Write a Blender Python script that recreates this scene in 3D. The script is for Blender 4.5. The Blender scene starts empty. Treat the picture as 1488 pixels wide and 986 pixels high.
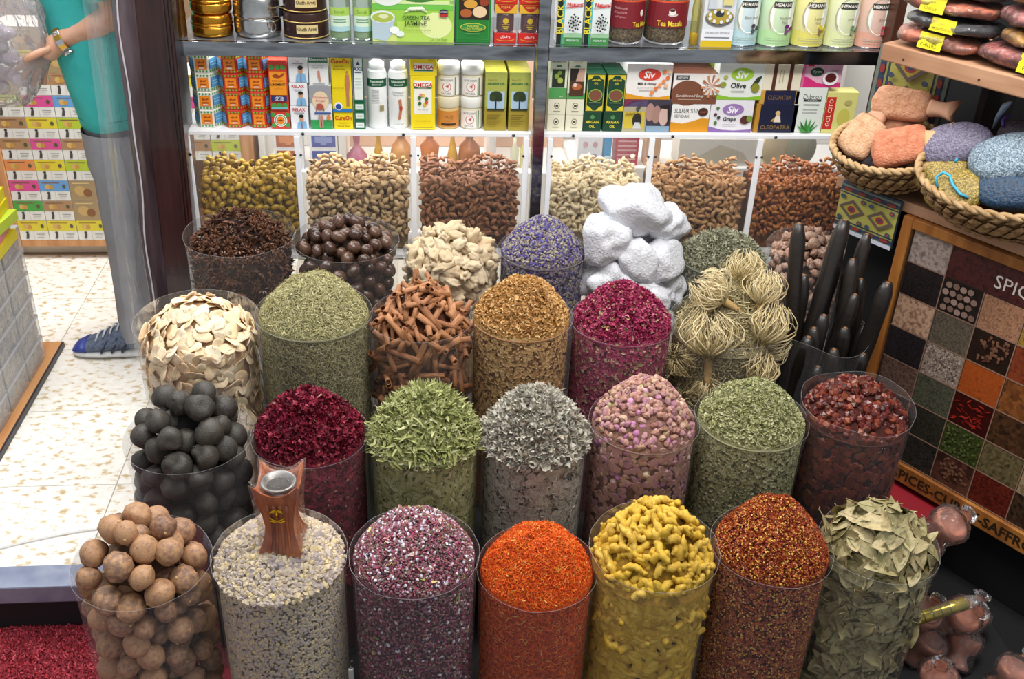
import bpy, bmesh, math, random
import numpy as np
from mathutils import Vector, Matrix, Euler

sc = bpy.context.scene
C = bpy.context.scene.collection
R_ = math.radians

# ---------------------------------------------------------------- camera
FPX, PSI, PITCH, ROLL = 1500.0, R_(6.3), R_(30.0), R_(2.5)
cam_d = bpy.data.cameras.new('camera')
cam_d.sensor_fit = 'HORIZONTAL'
cam_d.sensor_width = 36.0
cam_d.lens = 36.0 * FPX / 1488.0
cam_d.clip_start = 0.02
cam = bpy.data.objects.new('camera', cam_d)
C.objects.link(cam)
Fv = Vector((math.sin(PSI) * math.cos(PITCH), math.cos(PSI) * math.cos(PITCH), -math.sin(PITCH)))
R0 = Vector((math.cos(PSI), -math.sin(PSI), 0))
U0 = R0.cross(Fv)
Rv = math.cos(ROLL) * R0 + math.sin(ROLL) * U0
Uv = math.cos(ROLL) * U0 - math.sin(ROLL) * R0
cam.matrix_world = Matrix(((Rv.x, Uv.x, -Fv.x, 0), (Rv.y, Uv.y, -Fv.y, 0), (Rv.z, Uv.z, -Fv.z, 1.65), (0, 0, 0, 1)))
sc.camera = cam

# ---------------------------------------------------------------- world, lamps, exposure
w = bpy.data.worlds.new('shop_air')
sc.world = w
w.use_nodes = True
w.node_tree.nodes['Background'].inputs[0].default_value = (0.90, 0.95, 1.0, 1)
w.node_tree.nodes['Background'].inputs[1].default_value = 0.52


def area(name, loc, target, sx, sy, power, col=(1, 1, 1)):
    d = bpy.data.lights.new(name, 'AREA')
    d.shape = 'RECTANGLE'
    d.size, d.size_y, d.energy, d.color = sx, sy, power, col
    o = bpy.data.objects.new(name, d)
    C.objects.link(o)
    o.location = loc
    o.rotation_euler = (Vector(target) - Vector(loc)).to_track_quat('-Z', 'Y').to_euler()
    return o


area('shop_ceiling_lamp', (0.15, 1.50, 2.75), (0.2, 1.95, 0.4), 1.7, 0.7, 40, (1.0, 0.97, 0.93))
area('inner_ceiling_lamp', (-1.0, 2.75, 2.6), (-1.05, 2.7, 0.0), 0.9, 1.0, 46, (0.97, 0.98, 1.0))
area('counter_fill_light', (1.0, 1.35, 2.5), (1.25, 2.0, 1.0), 0.6, 0.3, 24, (1.0, 0.97, 0.95))  # added fill light that brightens the powder bags; no known lamp hangs here
area('back_wall_lamp', (0.2, 3.25, 1.9), (0.2, 3.4, 0.2), 1.9, 0.25, 27, (1.0, 0.99, 0.97))
sc.view_settings.view_transform = 'Standard'
sc.view_settings.look = 'None'
sc.view_settings.gamma = 1.0
sc.view_settings.use_curve_mapping = False
sc.view_settings.exposure = 0.0

# ---------------------------------------------------------------- materials


def lin(h):
    if not isinstance(h, str):
        return tuple(h)
    h = h.lstrip('#')
    v = [int(h[i:i + 2], 16) / 255 for i in (0, 2, 4)]
    return tuple(c / 12.92 if c <= 0.04045 else ((c + 0.055) / 1.055) ** 2.4 for c in v) + (1.0,)


MATS = {}


def M(name, cols, rough=0.6, metal=0.0, src=None, scale=30.0, detail=3.0, bump=0.0, bscale=60.0, spec=0.5, mixn=0.0,
      trans=0.0, coat=0.0, sss=0.0, stretch=None, kind='noise'):
    """One principled material. src: None flat, 'noise' / 'voronoi' / 'wave' pattern, 'attr' per-piece random, 'object' per-object random."""
    if name in MATS:
        return MATS[name]
    m = bpy.data.materials.new(name)
    MATS[name] = m
    m.use_nodes = True
    nt = m.node_tree
    N, L = nt.nodes, nt.links
    b = N['Principled BSDF']
    b.inputs['Roughness'].default_value = rough
    b.inputs['Metallic'].default_value = metal
    b.inputs['Specular IOR Level'].default_value = spec
    b.inputs['Transmission Weight'].default_value = trans
    b.inputs['Coat Weight'].default_value = coat
    if sss:
        b.inputs['Subsurface Weight'].default_value = sss
        b.inputs['Subsurface Scale'].default_value = 0.01
    if isinstance(cols, str):
        cols = [cols]
    tc = None

    def coords():
        nonlocal tc
        if tc is None:
            t = N.new('ShaderNodeTexCoord')
            tc = t.outputs['Object']
            if stretch:
                mp = N.new('ShaderNodeMapping')
                mp.inputs['Scale'].default_value = stretch
                L.new(tc, mp.inputs['Vector'])
                tc = mp.outputs['Vector']
        return tc

    if src is None or len(cols) == 1:
        b.inputs['Base Color'].default_value = lin(cols[0])
    else:
        def tex():
            if src == 'voronoi' or kind == 'voronoi':
                t = N.new('ShaderNodeTexVoronoi')
                t.inputs['Scale'].default_value = scale
                s = N.new('ShaderNodeSeparateColor')
                L.new(coords(), t.inputs['Vector'])
                L.new(t.outputs['Color'], s.inputs[0])
                return s.outputs[0]
            if src == 'wave' or kind == 'wave':
                t = N.new('ShaderNodeTexWave')
                t.inputs['Scale'].default_value = scale
                t.inputs['Distortion'].default_value = 6
                t.inputs['Detail'].default_value = detail
                L.new(coords(), t.inputs['Vector'])
                return t.outputs['Fac']
            t = N.new('ShaderNodeTexNoise')
            t.inputs['Scale'].default_value = scale
            t.inputs['Detail'].default_value = detail
            L.new(coords(), t.inputs['Vector'])
            r = N.new('ShaderNodeMapRange')
            r.inputs[1].default_value, r.inputs[2].default_value = 0.3, 0.7
            L.new(t.outputs['Fac'], r.inputs[0])
            return r.outputs[0]
        if src == 'attr':
            a = N.new('ShaderNodeAttribute')
            a.attribute_name = 'rnd'
            fac = a.outputs['Fac']
        elif src == 'object':
            a = N.new('ShaderNodeObjectInfo')
            fac = a.outputs['Random']
        else:
            fac = tex()
        if mixn and src in ('attr', 'object'):
            mx = N.new('ShaderNodeMix')
            mx.inputs[0].default_value = mixn
            L.new(fac, mx.inputs[2])
            L.new(tex(), mx.inputs[3])
            fac = mx.outputs[0]
        cr = N.new('ShaderNodeValToRGB')
        el = cr.color_ramp.elements
        while len(el) < len(cols):
            el.new(0.5)
        for i, c in enumerate(cols):
            if isinstance(c, tuple):
                el[i].position, el[i].color = c[0], lin(c[1])
            else:
                el[i].position, el[i].color = i / (len(cols) - 1), lin(c)
        L.new(fac, cr.inputs[0])
        L.new(cr.outputs[0], b.inputs['Base Color'])
    if bump:
        t = N.new('ShaderNodeTexNoise')
        t.inputs['Scale'].default_value = bscale
        t.inputs['Detail'].default_value = 4
        L.new(coords(), t.inputs['Vector'])
        bp = N.new('ShaderNodeBump')
        bp.inputs['Strength'].default_value = bump
        bp.inputs['Distance'].default_value = 0.004
        L.new(t.outputs['Fac'], bp.inputs['Height'])
        L.new(bp.outputs[0], b.inputs['Normal'])
    return m


def film(name, haze=0.07, gloss=0.5, rough=0.14, bscale=14.0, bump=0.6, tint='#ffffff', stretch=(1, 1, 0.5)):
    """Thin clear plastic: mostly see-through, a little milky, with glossy creases."""
    if name in MATS:
        return MATS[name]
    m = bpy.data.materials.new(name)
    MATS[name] = m
    m.use_nodes = True
    nt = m.node_tree
    N, L = nt.nodes, nt.links
    N.remove(N['Principled BSDF'])
    out = N['Material Output']
    tr = N.new('ShaderNodeBsdfTransparent')
    tr.inputs[0].default_value = lin(tint)
    df = N.new('ShaderNodeBsdfDiffuse')
    df.inputs[0].default_value = (0.85, 0.85, 0.87, 1)
    gl = N.new('ShaderNodeBsdfGlossy')
    gl.inputs['Roughness'].default_value = rough
    gl.inputs['Color'].default_value = (1, 1, 1, 1)
    m1 = N.new('ShaderNodeMixShader')
    m1.inputs[0].default_value = haze
    L.new(tr.outputs[0], m1.inputs[1])
    L.new(df.outputs[0], m1.inputs[2])
    fr = N.new('ShaderNodeLayerWeight')
    fr.inputs[0].default_value = 0.35
    mul = N.new('ShaderNodeMath')
    mul.operation = 'MULTIPLY'
    mul.inputs[1].default_value = gloss
    L.new(fr.outputs['Fresnel'], mul.inputs[0])
    m2 = N.new('ShaderNodeMixShader')
    L.new(mul.outputs[0], m2.inputs[0])
    L.new(m1.outputs[0], m2.inputs[1])
    L.new(gl.outputs[0], m2.inputs[2])
    L.new(m2.outputs[0], out.inputs[0])
    if bump:
        tc = N.new('ShaderNodeTexCoord')
        mp = N.new('ShaderNodeMapping')
        mp.inputs['Scale'].default_value = stretch
        L.new(tc.outputs['Object'], mp.inputs[0])
        t = N.new('ShaderNodeTexNoise')
        t.inputs['Scale'].default_value = bscale
        t.inputs['Detail'].default_value = 3
        t.inputs['Distortion'].default_value = 1.2
        L.new(mp.outputs[0], t.inputs['Vector'])
        bp = N.new('ShaderNodeBump')
        bp.inputs['Strength'].default_value = bump
        bp.inputs['Distance'].default_value = 0.02
        L.new(t.outputs['Fac'], bp.inputs['Height'])
        L.new(bp.outputs[0], gl.inputs['Normal'])
        L.new(bp.outputs[0], fr.inputs['Normal'])
    return m


def ink(h, rough=0.45, metal=0.0):
    return M('ink_' + h.lstrip('#') + ('m' if metal else ''), h, rough, metal)


# ---------------------------------------------------------------- objects
def tag(o, label=None, cat=None, group=None, kind=None):
    if label:
        o['label'] = label
    if cat:
        o['category'] = cat
    if group:
        o['group'] = group
    if kind:
        o['kind'] = kind
    return o


def link(o, parent=None):
    C.objects.link(o)
    if parent is not None:
        o.parent = parent
    return o


def empty(name, loc=(0, 0, 0), rz=0.0, label=None, cat=None, group=None):
    o = bpy.data.objects.new(name, None)
    o.empty_display_size = 0.05
    C.objects.link(o)
    o.location = loc
    o.rotation_euler = (0, 0, rz)
    return tag(o, label, cat, group)


def copy_tree(o, parent=None):
    c = o.copy()
    C.objects.link(c)
    if parent is not None:
        c.parent = parent
    for ch in list(o.children):
        copy_tree(ch, c)
    return c


def raw_mesh(name, V, faces_sizes, idx, mats, mi=None, smooth=True, rnd=None):
    """A mesh straight from arrays: V (n,3), faces_sizes (f,), idx flat loops."""
    me = bpy.data.meshes.new(name)
    V = np.asarray(V, np.float32)
    fs = np.asarray(faces_sizes, np.int32)
    idx = np.asarray(idx, np.int32)
    me.vertices.add(len(V))
    me.vertices.foreach_set('co', V.ravel())
    me.loops.add(len(idx))
    me.loops.foreach_set('vertex_index', idx)
    me.polygons.add(len(fs))
    st = np.concatenate([[0], np.cumsum(fs)[:-1]]).astype(np.int32)
    me.polygons.foreach_set('loop_start', st)
    if mi is not None:
        me.polygons.foreach_set('material_index', np.asarray(mi, np.int32))
    me.polygons.foreach_set('use_smooth', np.full(len(fs), bool(smooth)))
    for m in mats:
        me.materials.append(m)
    if rnd is not None:
        at = me.attributes.new('rnd', 'FLOAT', 'POINT')
        at.data.foreach_set('value', np.asarray(rnd, np.float32))
    me.update(calc_edges=True)
    return me


class MB:
    """Collects simple shapes with material slots into one mesh."""

    def __init__(s):
        s.v, s.f, s.m, s.mats = [], [], [], []

    def slot(s, m):
        if m not in s.mats:
            s.mats.append(m)
        return s.mats.index(m)

    def add(s, vs, fs, m):
        k = len(s.v)
        i = s.slot(m)
        s.v += [tuple(p) for p in vs]
        s.f += [tuple(a + k for a in f) for f in fs]
        s.m += [i] * len(fs)

    def box(s, x0, x1, y0, y1, z0, z1, m, ch=0.0, T=None):
        if ch:
            c = min(ch, (x1 - x0) * .4, (y1 - y0) * .4, (z1 - z0) * .4)
            bm = bmesh.new()
            bmesh.ops.create_cube(bm, size=1)
            for p in bm.verts:
                p.co = Vector(((x0 + x1) / 2 + p.co.x * (x1 - x0), (y0 + y1) / 2 + p.co.y * (y1 - y0), (z0 + z1) / 2 + p.co.z * (z1 - z0)))
            bmesh.ops.bevel(bm, geom=bm.edges[:], offset=c, segments=2, affect='EDGES', profile=0.5)
            bm.verts.index_update()
            vs = [p.co.copy() for p in bm.verts]
            fs = [[q.index for q in f.verts] for f in bm.faces]
            bm.free()
        else:
            vs = [(x, y, z) for x in (x0, x1) for y in (y0, y1) for z in (z0, z1)]
            fs = [(0, 1, 3, 2), (4, 6, 7, 5), (0, 4, 5, 1), (2, 3, 7, 6), (0, 2, 6, 4), (1, 5, 7, 3)]
        if T is not None:
            vs = [T @ Vector(p) for p in vs]
        s.add(vs, fs, m)
        return s

    def lathe(s, prof, m, n=24, T=None, cap0=True, cap1=True, sx=1.0, sy=1.0, fn=None):
        vs, fs = [], []
        for r, z in prof:
            for k in range(n):
                a = 2 * math.pi * k / n
                rr = r * (fn(a, z) if fn else 1)
                vs.append((rr * math.cos(a) * sx, rr * math.sin(a) * sy, z))
        for i in range(len(prof) - 1):
            for k in range(n):
                k2 = (k + 1) % n
                fs.append((i * n + k, i * n + k2, (i + 1) * n + k2, (i + 1) * n + k))
        if cap0:
            fs.append(tuple(reversed(range(n))))
        if cap1:
            fs.append(tuple((len(prof) - 1) * n + k for k in range(n)))
        if T is not None:
            vs = [T @ Vector(p) for p in vs]
        s.add(vs, fs, m)
        return s

    def loft(s, rings, m, cap0=True, cap1=True):
        n = len(rings[0])
        vs = [p for r in rings for p in r]
        fs = []
        for i in range(len(rings) - 1):
            for k in range(n):
                k2 = (k + 1) % n
                fs.append((i * n + k, i * n + k2, (i + 1) * n + k2, (i + 1) * n + k))
        if cap0:
            fs.append(tuple(reversed(range(n))))
        if cap1:
            fs.append(tuple((len(rings) - 1) * n + k for k in range(n)))
        s.add(vs, fs, m)
        return s

    def tube(s, pts, rad, m, n=8, sq=1.0):
        pts = [Vector(p) for p in pts]
        rads = rad if isinstance(rad, (list, tuple)) else [rad] * len(pts)
        rings = []
        t0 = (pts[1] - pts[0]).normalized()
        up = Vector((0, 0, 1)) if abs(t0.z) < 0.9 else Vector((1, 0, 0))
        b = t0.cross(up).normalized()
        for i, p in enumerate(pts):
            t = (pts[min(i + 1, len(pts) - 1)] - pts[max(i - 1, 0)]).normalized()
            b = (b - t * b.dot(t)).normalized()
            c = t.cross(b)
            rings.append([p + b * math.cos(2 * math.pi * k / n) * rads[i] + c * math.sin(2 * math.pi * k / n) * rads[i] * sq for k in range(n)])
        return s.loft(rings, m)

    def quad(s, a, b, c, d, m):
        s.add([a, b, c, d], [(0, 1, 2, 3)], m)
        return s

    def mesh(s, name, smooth=False):
        me = bpy.data.meshes.new(name)
        me.from_pydata([tuple(p) for p in s.v], [], s.f)
        for m in s.mats:
            me.materials.append(m)
        me.polygons.foreach_set('material_index', s.m)
        me.polygons.foreach_set('use_smooth', [smooth] * len(s.f))
        me.update()
        return me

    def build(s, name, parent=None, smooth=False, loc=None):
        o = bpy.data.objects.new(name, s.mesh(name, smooth))
        link(o, parent)
        if loc is not None:
            o.location = loc
        return o


def auto_smooth(o, ang=40):
    """Mark sharp edges by angle so that smooth shading keeps its corners."""
    me = o.data
    bm = bmesh.new()
    bm.from_mesh(me)
    for e in bm.edges:
        if len(e.link_faces) == 2 and e.calc_face_angle() > R_(ang):
            e.smooth = False
    for f in bm.faces:
        f.smooth = True
    bm.to_mesh(me)
    bm.free()
    return o


# ---------------------------------------------------------------- printing (flat inks laid on a face)
_TXT = {}


def text_geo(s, bold=0.0, shear=0.0):
    key = (s, bold, shear)
    if key in _TXT:
        return _TXT[key]
    cu = bpy.data.curves.new('lettering', 'FONT')
    cu.body = s
    cu.resolution_u = 2
    cu.offset = bold
    cu.shear = shear
    cu.align_x = 'LEFT'
    ob = bpy.data.objects.new('lettering', cu)
    me = bpy.data.meshes.new_from_object(ob)
    vs = np.array([v.co[:2] for v in me.vertices]) if len(me.vertices) else np.zeros((0, 2))
    fs = [tuple(p.vertices) for p in me.polygons]
    bpy.data.objects.remove(ob)
    bpy.data.curves.remove(cu)
    bpy.data.meshes.remove(me)
    if len(vs):
        lo, hi = vs.min(0), vs.max(0)
        vs = vs - (lo + hi) / 2
        ext = hi - lo
    else:
        ext = np.array([1.0, 1.0])
    _TXT[key] = (vs, fs, ext)
    return _TXT[key]


def print_face(ops, W, H, fmap, parent, name='printed_face', step=0.00035):
    """ops in face units (u,v in 0..1, v up). fmap(x,y,lift) gives the point for x in -W/2..W/2, y in 0..H."""
    mb = MB()
    for k, op in enumerate(ops):
        lift = 0.0006 + step * k
        t = op[0]
        if t == 'r':
            _, u0, v0, u1, v1, c = op
            n = max(1, int(abs(u1 - u0) * 10)) if W > 0 else 1
            vs, fs = [], []
            for i in range(n + 1):
                u = u0 + (u1 - u0) * i / n
                vs += [((u - .5) * W, v0 * H), ((u - .5) * W, v1 * H)]
            fs = [(2 * i, 2 * i + 2, 2 * i + 3, 2 * i + 1) for i in range(n)]
        elif t == 'e':
            _, u, v, ru, rv, c = op
            n = 18
            vs = [((u - .5) * W + ru * W * math.cos(6.2832 * i / n), v * H + rv * H * math.sin(6.2832 * i / n)) for i in range(n)]
            fs = [tuple(range(n))]
        elif t == 'p':
            _, pts, c = op
            vs = [((u - .5) * W, v * H) for u, v in pts]
            fs = [tuple(range(len(vs)))]
        elif t == 't':
            _, s, u, v, hgt, c = op[:6]
            opt = op[6] if len(op) > 6 else {}
            g, fs, ext = text_geo(s, opt.get('b', 0.0), opt.get('s', 0.0))
            k_ = hgt * H / max(ext[1], 1e-6)
            kx = k_
            mw = opt.get('w', 0.9) * W
            if ext[0] * kx > mw:
                kx = mw / ext[0]
            if opt.get('rot'):
                vs = [((u - .5) * W - p[1] * k_, v * H + p[0] * k_) for p in g]
            else:
                vs = [((u - .5) * W + p[0] * kx, v * H + p[1] * k_) for p in g]
        mb.add([fmap(x, y, lift) for x, y in vs], fs, ink(c))
    return mb.build(name, parent)

# ---------------------------------------------------------------- setting: floor, steps, carpet, walls
tile_m = M('floor_tile', [(0.0, '#c4ac88'), (0.20, '#dccbac'), (0.35, '#f1ece2'), (1.0, '#faf8f2')], 0.22, src='noise', scale=36, detail=2.5, stretch=(1, 1.5, 1))
fl = MB()
fl.box(-1.75, 0.98, 1.80, 3.62, -0.10, -0.004, M('grout', '#b9b2a4', 0.8))
floor = tag(fl.build('floor'), kind='structure')
TS = 0.335
me_t = MB().box(-TS / 2 + .001, TS / 2 - .001, -TS / 2 + .001, TS / 2 - .001, -0.010, 0.0, tile_m, ch=0.0012).mesh('tile')
for i in range(4):
    for j in range(6):
        x, y = -1.585 + i * TS, 1.85 + TS / 2 - 0.045 + j * TS
        if y > 3.6:
            continue
        o = link(bpy.data.objects.new('tile', me_t), floor)
        o.location = (x, y, 0)
st = MB()
st.box(-1.75, -0.56, 1.775, 1.846, -0.045, 0.004, M('step_metal', ['#6f7c9a', '#98a0b4', '#7d86a0'], 0.45, 0.3, src='noise', scale=9), ch=0.004)
st.box(-1.75, 0.98, 1.785, 1.80, -0.125, -0.045, M('step_black', '#151318', 0.7))  # black riser, run on under the sacks to paint their gaps as shade
tag(st.build('trim_1'), kind='structure')
cp = MB()
cp.box(-1.75, -0.40, 0.2, 1.80, -0.16, -0.125, M('carpet_back', '#7c2531', 0.95))
bm_ = MB().box(-0.40, 2.2, 0.2, 1.80, -0.16, -0.125, M('shade_black_floor', '#0b0b0d', 0.9)).box(0.98, 2.2, 1.80, 3.62, -0.16, -0.125, M('shade_black_floor', '#0b0b0d', 0.9))  # black ground stands in for deep shade between the sacks and at right
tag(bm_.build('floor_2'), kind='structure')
tag(cp.build('ground'), 'red carpet base in front of the shop step', kind='structure')
# carpet pile: short upright loops
rng = np.random.default_rng(5)
n = 22000
P = np.column_stack([rng.uniform(-1.25, -0.45, n), rng.uniform(1.36, 1.80, n), np.full(n, -0.125)])
hh = rng.uniform(0.003, 0.008, n)
a = rng.uniform(0, 6.283, n)
d = np.column_stack([np.cos(a), np.sin(a), np.zeros(n)]) * 0.0022
up = np.column_stack([rng.normal(0, .003, n), rng.normal(0, .003, n), hh])
V = np.stack([P - d, P + d, P + up + d * .6, P + up - d * .6], 1).reshape(-1, 3)
me = raw_mesh('carpet_pile', V, np.full(n, 4), np.arange(4 * n), [M('carpet_pile', ['#8e1f2e', '#c23c4a', '#d8626c'], 0.9, src='attr')], rnd=np.repeat(rng.random(n), 4), smooth=False)
tag(link(bpy.data.objects.new('carpet_pile', me)), 'short looped red carpet pile below the shop step', 'carpet', kind='stuff')

wb = MB()
wb.box(-1.75, 2.6, 3.80, 3.86, -0.1, 2.6, M('plaster', '#e9e4da', 0.8))
tag(wb.build('wall_back'), kind='structure')
wl = MB()
wl.box(-1.50, -1.44, 2.7, 3.80, -0.1, 2.6, M('brown_panel', ['#7a5a44', '#8e6b52'], 0.6, src='noise', scale=6))
tag(wl.build('wall_left'), kind='structure')
bb = MB()
bb.box(-1.44, -0.55, 3.50, 3.53, 0.0, 0.05, M('skirting', ['#cfc8bb', '#e2dccf'], 0.4, src='noise', scale=5), ch=.002)
bb.box(-1.44, -1.42, 2.75, 3.50, 0.0, 0.10, M('skirting', '#cfc8bb', 0.4), ch=.002)
tag(bb.build('baseboard_left'), kind='structure')

# raised plinth that carries the two rear rows of sacks
dm = MB().box(-0.575, 0.98, 1.79, 2.212, 0.0005, 0.006, M('shade_sheet_dark', '#17161a', .9), ch=.001).build('shade_sheet')
tag(dm, 'dark sheet standing in for shade under the middle rows of spice sacks', 'shade sheet')  # added sheet: its dark colour paints shade into the gaps between sacks
pl = MB()
pl.box(-0.60, 1.10, 2.215, 2.54, 0.0, 0.13, M('plinth', '#3a332e', 0.8), ch=.004)
tag(pl.build('display_plinth'), 'low dark plinth under the rear row of spice sacks', 'plinth')

# ---------------------------------------------------------------- spice sacks
SK = {  # x, y, rim height, radius, heap rise, base
    'A1': (-0.488, 1.45, 0.356, 0.116, 0.105, -0.12), 'A2': (-0.245, 1.45, 0.355, 0.116, 0.075, -0.12),
    'A3': (-0.003, 1.45, 0.350, 0.114, 0.090, -0.12), 'A4': (0.226, 1.45, 0.303, 0.108, 0.104, -0.12),
    'A5': (0.446, 1.45, 0.342, 0.117, 0.110, -0.12), 'A6': (0.673, 1.45, 0.340, 0.110, 0.112, -0.12),
    'A7': (0.886, 1.45, 0.340, 0.107, 0.100, -0.12),
    'B1': (-0.452, 1.75, 0.414, 0.122, 0.125, -0.12), 'B2': (-0.212, 1.75, 0.410, 0.113, 0.098, -0.12),
    'B3': (0.021, 1.75, 0.406, 0.112, 0.106, -0.12), 'B4': (0.250, 1.75, 0.400, 0.110, 0.106, -0.12),
    'B5': (0.478, 1.75, 0.424, 0.110, 0.105, -0.12), 'B6': (0.709, 1.75, 0.428, 0.114, 0.090, -0.12),
    'B7': (0.935, 1.75, 0.434, 0.112, 0.080, -0.12),
    'C1': (-0.475, 2.05, 0.485, 0.128, 0.088, 0.0065), 'C2': (-0.220, 2.05, 0.528, 0.124, 0.098, 0.0065),
    'C3': (0.018, 2.05, 0.513, 0.111, 0.100, 0.0065), 'C4': (0.246, 2.05, 0.514, 0.112, 0.100, 0.0065),
    'C5': (0.480, 2.05, 0.500, 0.116, 0.095, 0.0065), 'C6': (0.725, 2.05, 0.470, 0.121, 0.120, 0.0065),
    'C7': (0.960, 2.05, 0.420, 0.110, 0.060, 0.0065),
    'D1': (-0.424, 2.385, 0.553, 0.125, 0.085, 0.131), 'D2': (-0.165, 2.385, 0.552, 0.127, 0.072, 0.131),
    'D3': (0.098, 2.385, 0.517, 0.118, 0.085, 0.131), 'D4': (0.333, 2.385, 0.522, 0.110, 0.092, 0.131),
    'D5': (0.563, 2.385, 0.480, 0.115, 0.080, 0.131), 'D6': (0.808, 2.385, 0.501, 0.115, 0.075, 0.131),
    'D7': (1.038, 2.385, 0.510, 0.105, 0.085, 0.131)}

SACK_LABEL = {
    'A1': 'clear plastic sack of tan dried limes beside the red carpet',
    'A2': 'clear plastic sack of pale frankincense resin with a wooden burner on top',
    'A3': 'clear plastic sack of pink and purple flower tea mix, front row',
    'A4': 'clear plastic sack of orange safflower threads, front row',
    'A5': 'clear plastic sack of yellow turmeric fingers, front row',
    'A6': 'clear plastic sack of red chilli flakes with yellow seeds',
    'A7': 'clear plastic sack of dry bay leaves at the front row end',
    'B1': 'clear plastic sack of black dried limes behind the tan limes',
    'B2': 'clear plastic sack of dark red hibiscus flowers behind the wooden burner',
    'B3': 'clear plastic sack of long green verbena leaves behind the pink mix',
    'B4': 'clear plastic sack of silvery grey sage behind the orange safflower',
    'B5': 'clear plastic sack of pale pink rosebuds behind the turmeric',
    'B6': 'clear plastic sack of small crumbled green leaves beside the rosebuds',
    'B7': 'clear plastic sack of glossy dark red dried berries beside the picture board',
    'C1': 'clear plastic sack of cream dried garlic slices beside the white floor',
    'C2': 'clear plastic sack of grey green rosemary needles next to garlic slices',
    'C3': 'clear plastic sack of brown cinnamon sticks between rosemary and golden flowers',
    'C4': 'clear plastic sack of golden shredded flowers next to the cinnamon',
    'C5': 'clear plastic sack of crimson rose petals next to the golden flowers',
    'C6': 'clear plastic sack of tangled cream root bundles beside the black pods',
    'C7': 'clear plastic sack of long black pods standing upright',
    'D1': 'clear plastic sack of star anise beside the dark wooden post',
    'D2': 'clear plastic sack of shiny nutmegs in the rear row',
    'D3': 'clear plastic sack of pale dried ginger below the almond bin',
    'D4': 'clear plastic sack of violet lavender flowers in the rear row',
    'D5': 'clear plastic sack of big white chalky rocks in the rear row',
    'D6': 'clear plastic sack of grey green dried herb behind the root bundles',
    'D7': 'clear plastic sack of brown resin lumps behind the black pods'}
film_m = film('sack_film', haze=0.045, gloss=0.26, rough=0.2)
rim_m = film('sack_rim', haze=0.12, gloss=0.25, rough=0.3, bump=0)


def cam_ang(k):
    x, y = SK[k][0], SK[k][1]
    return math.atan2(-y, -x)


def make_sack(k, seed, rim_up=0.010, loose=0.0015):
    x, y, h, R, hd, base = SK[k]
    rg = np.random.default_rng(seed)
    n = 56
    ph = rg.uniform(0, 6.283, 8)
    am = rg.uniform(.3, 1, 8)
    back = cam_ang(k) + math.pi

    def top(a):
        w_ = sum(am[i] * math.sin((i + 1) * a + ph[i]) for i in range(4)) / 4
        return h + rim_up * (1 + .45 * w_) + 0.010 * max(0, math.cos(a - back))

    def rad(a, t):
        w_ = sum(am[i] * math.sin((2 * i + 3) * a + ph[i] + 3 * t * (i % 3)) for i in range(8)) / 8
        flare = 0.004 * max(0, (t - .93) / .07)
        return R + loose + flare + 0.0022 * w_ * (0.5 + t) - 0.004 * (1 - t)

    lv = [0, .02, .15, .3, .45, .6, .72, .82, .9, .95, 1.0]
    mb = MB()
    rings = []
    for t in lv:
        rings.append([(rad(2 * math.pi * q / n, t) * math.cos(2 * math.pi * q / n), rad(2 * math.pi * q / n, t) * math.sin(2 * math.pi * q / n),
                       t * (top(2 * math.pi * q / n) - base)) for q in range(n)])
    mb.loft(rings, film_m, cap0=True, cap1=False)
    s = tag(mb.build('plastic_sack', smooth=True, loc=(x, y, base)), SACK_LABEL[k], 'sack', 'clear spice sacks in rows')
    rb = MB()
    pts = [Vector(p) for p in rings[-1]]
    rr = []
    for i, p in enumerate(pts):
        t = (pts[(i + 1) % n] - pts[i - 1]).normalized()
        o_ = Vector((p.x, p.y, 0)).normalized()
        u_ = t.cross(o_)
        rr.append([p + (o_ * math.cos(a) + u_ * math.sin(a)) * 0.0004 for a in (0, 2.09, 4.19)])
    rr.append(rr[0])
    rb.loft(rr, rim_m, False, False)
    rb.build('rim', s, smooth=True)
    return s


for i, k in enumerate(SK):
    make_sack(k, 100 + i, rim_up={'A1': .0, 'A5': .012, 'B1': .004, 'C6': .03, 'C1': .030, 'C7': .06, 'D1': .022, 'B7': .034, 'D7': .022, 'A7': .006}.get(k, .008),
              loose={'C6': .006, 'C1': .006, 'D1': .006}.get(k, .0015))


# ---------------------------------------------------------------- heaps of fine contents
def norm(v):
    return v / np.maximum(np.linalg.norm(v, axis=1, keepdims=True), 1e-9)


def T_needle(w=.08, bend=.12):
    V, F = [], []
    for i, x in enumerate((-.5, 0, .5)):
        ww = w * (1, 1.1, .35)[i]
        z = -bend * (x * 2) ** 2
        for a in (0.52, 2.62, 4.71):
            V.append((x, ww * math.cos(a), z + ww * .7 * math.sin(a)))
    for i in range(2):
        for q in range(3):
            q2 = (q + 1) % 3
            F.append((i * 3 + q, i * 3 + q2, i * 3 + 3 + q2, i * 3 + 3 + q))
    return np.array(V), np.array(F)


def T_leaf(w=.3, curl=.2, fold=.1, nx=4):
    V, F = [], []
    for i in range(nx + 1):
        t = i / nx
        ww = w * math.sin(math.pi * min(.98, max(.04, t)) ** .85)
        x = t - .5
        z = curl * (x * x * 2 - .2)
        V += [(x, -ww, z + fold * ww * 2), (x, 0, z), (x, ww, z + fold * ww * 2)]
    for i in range(nx):
        for q in range(2):
            a = i * 3 + q
            F.append((a, a + 1, a + 4, a + 3))
    return np.array(V), np.array(F)


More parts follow.
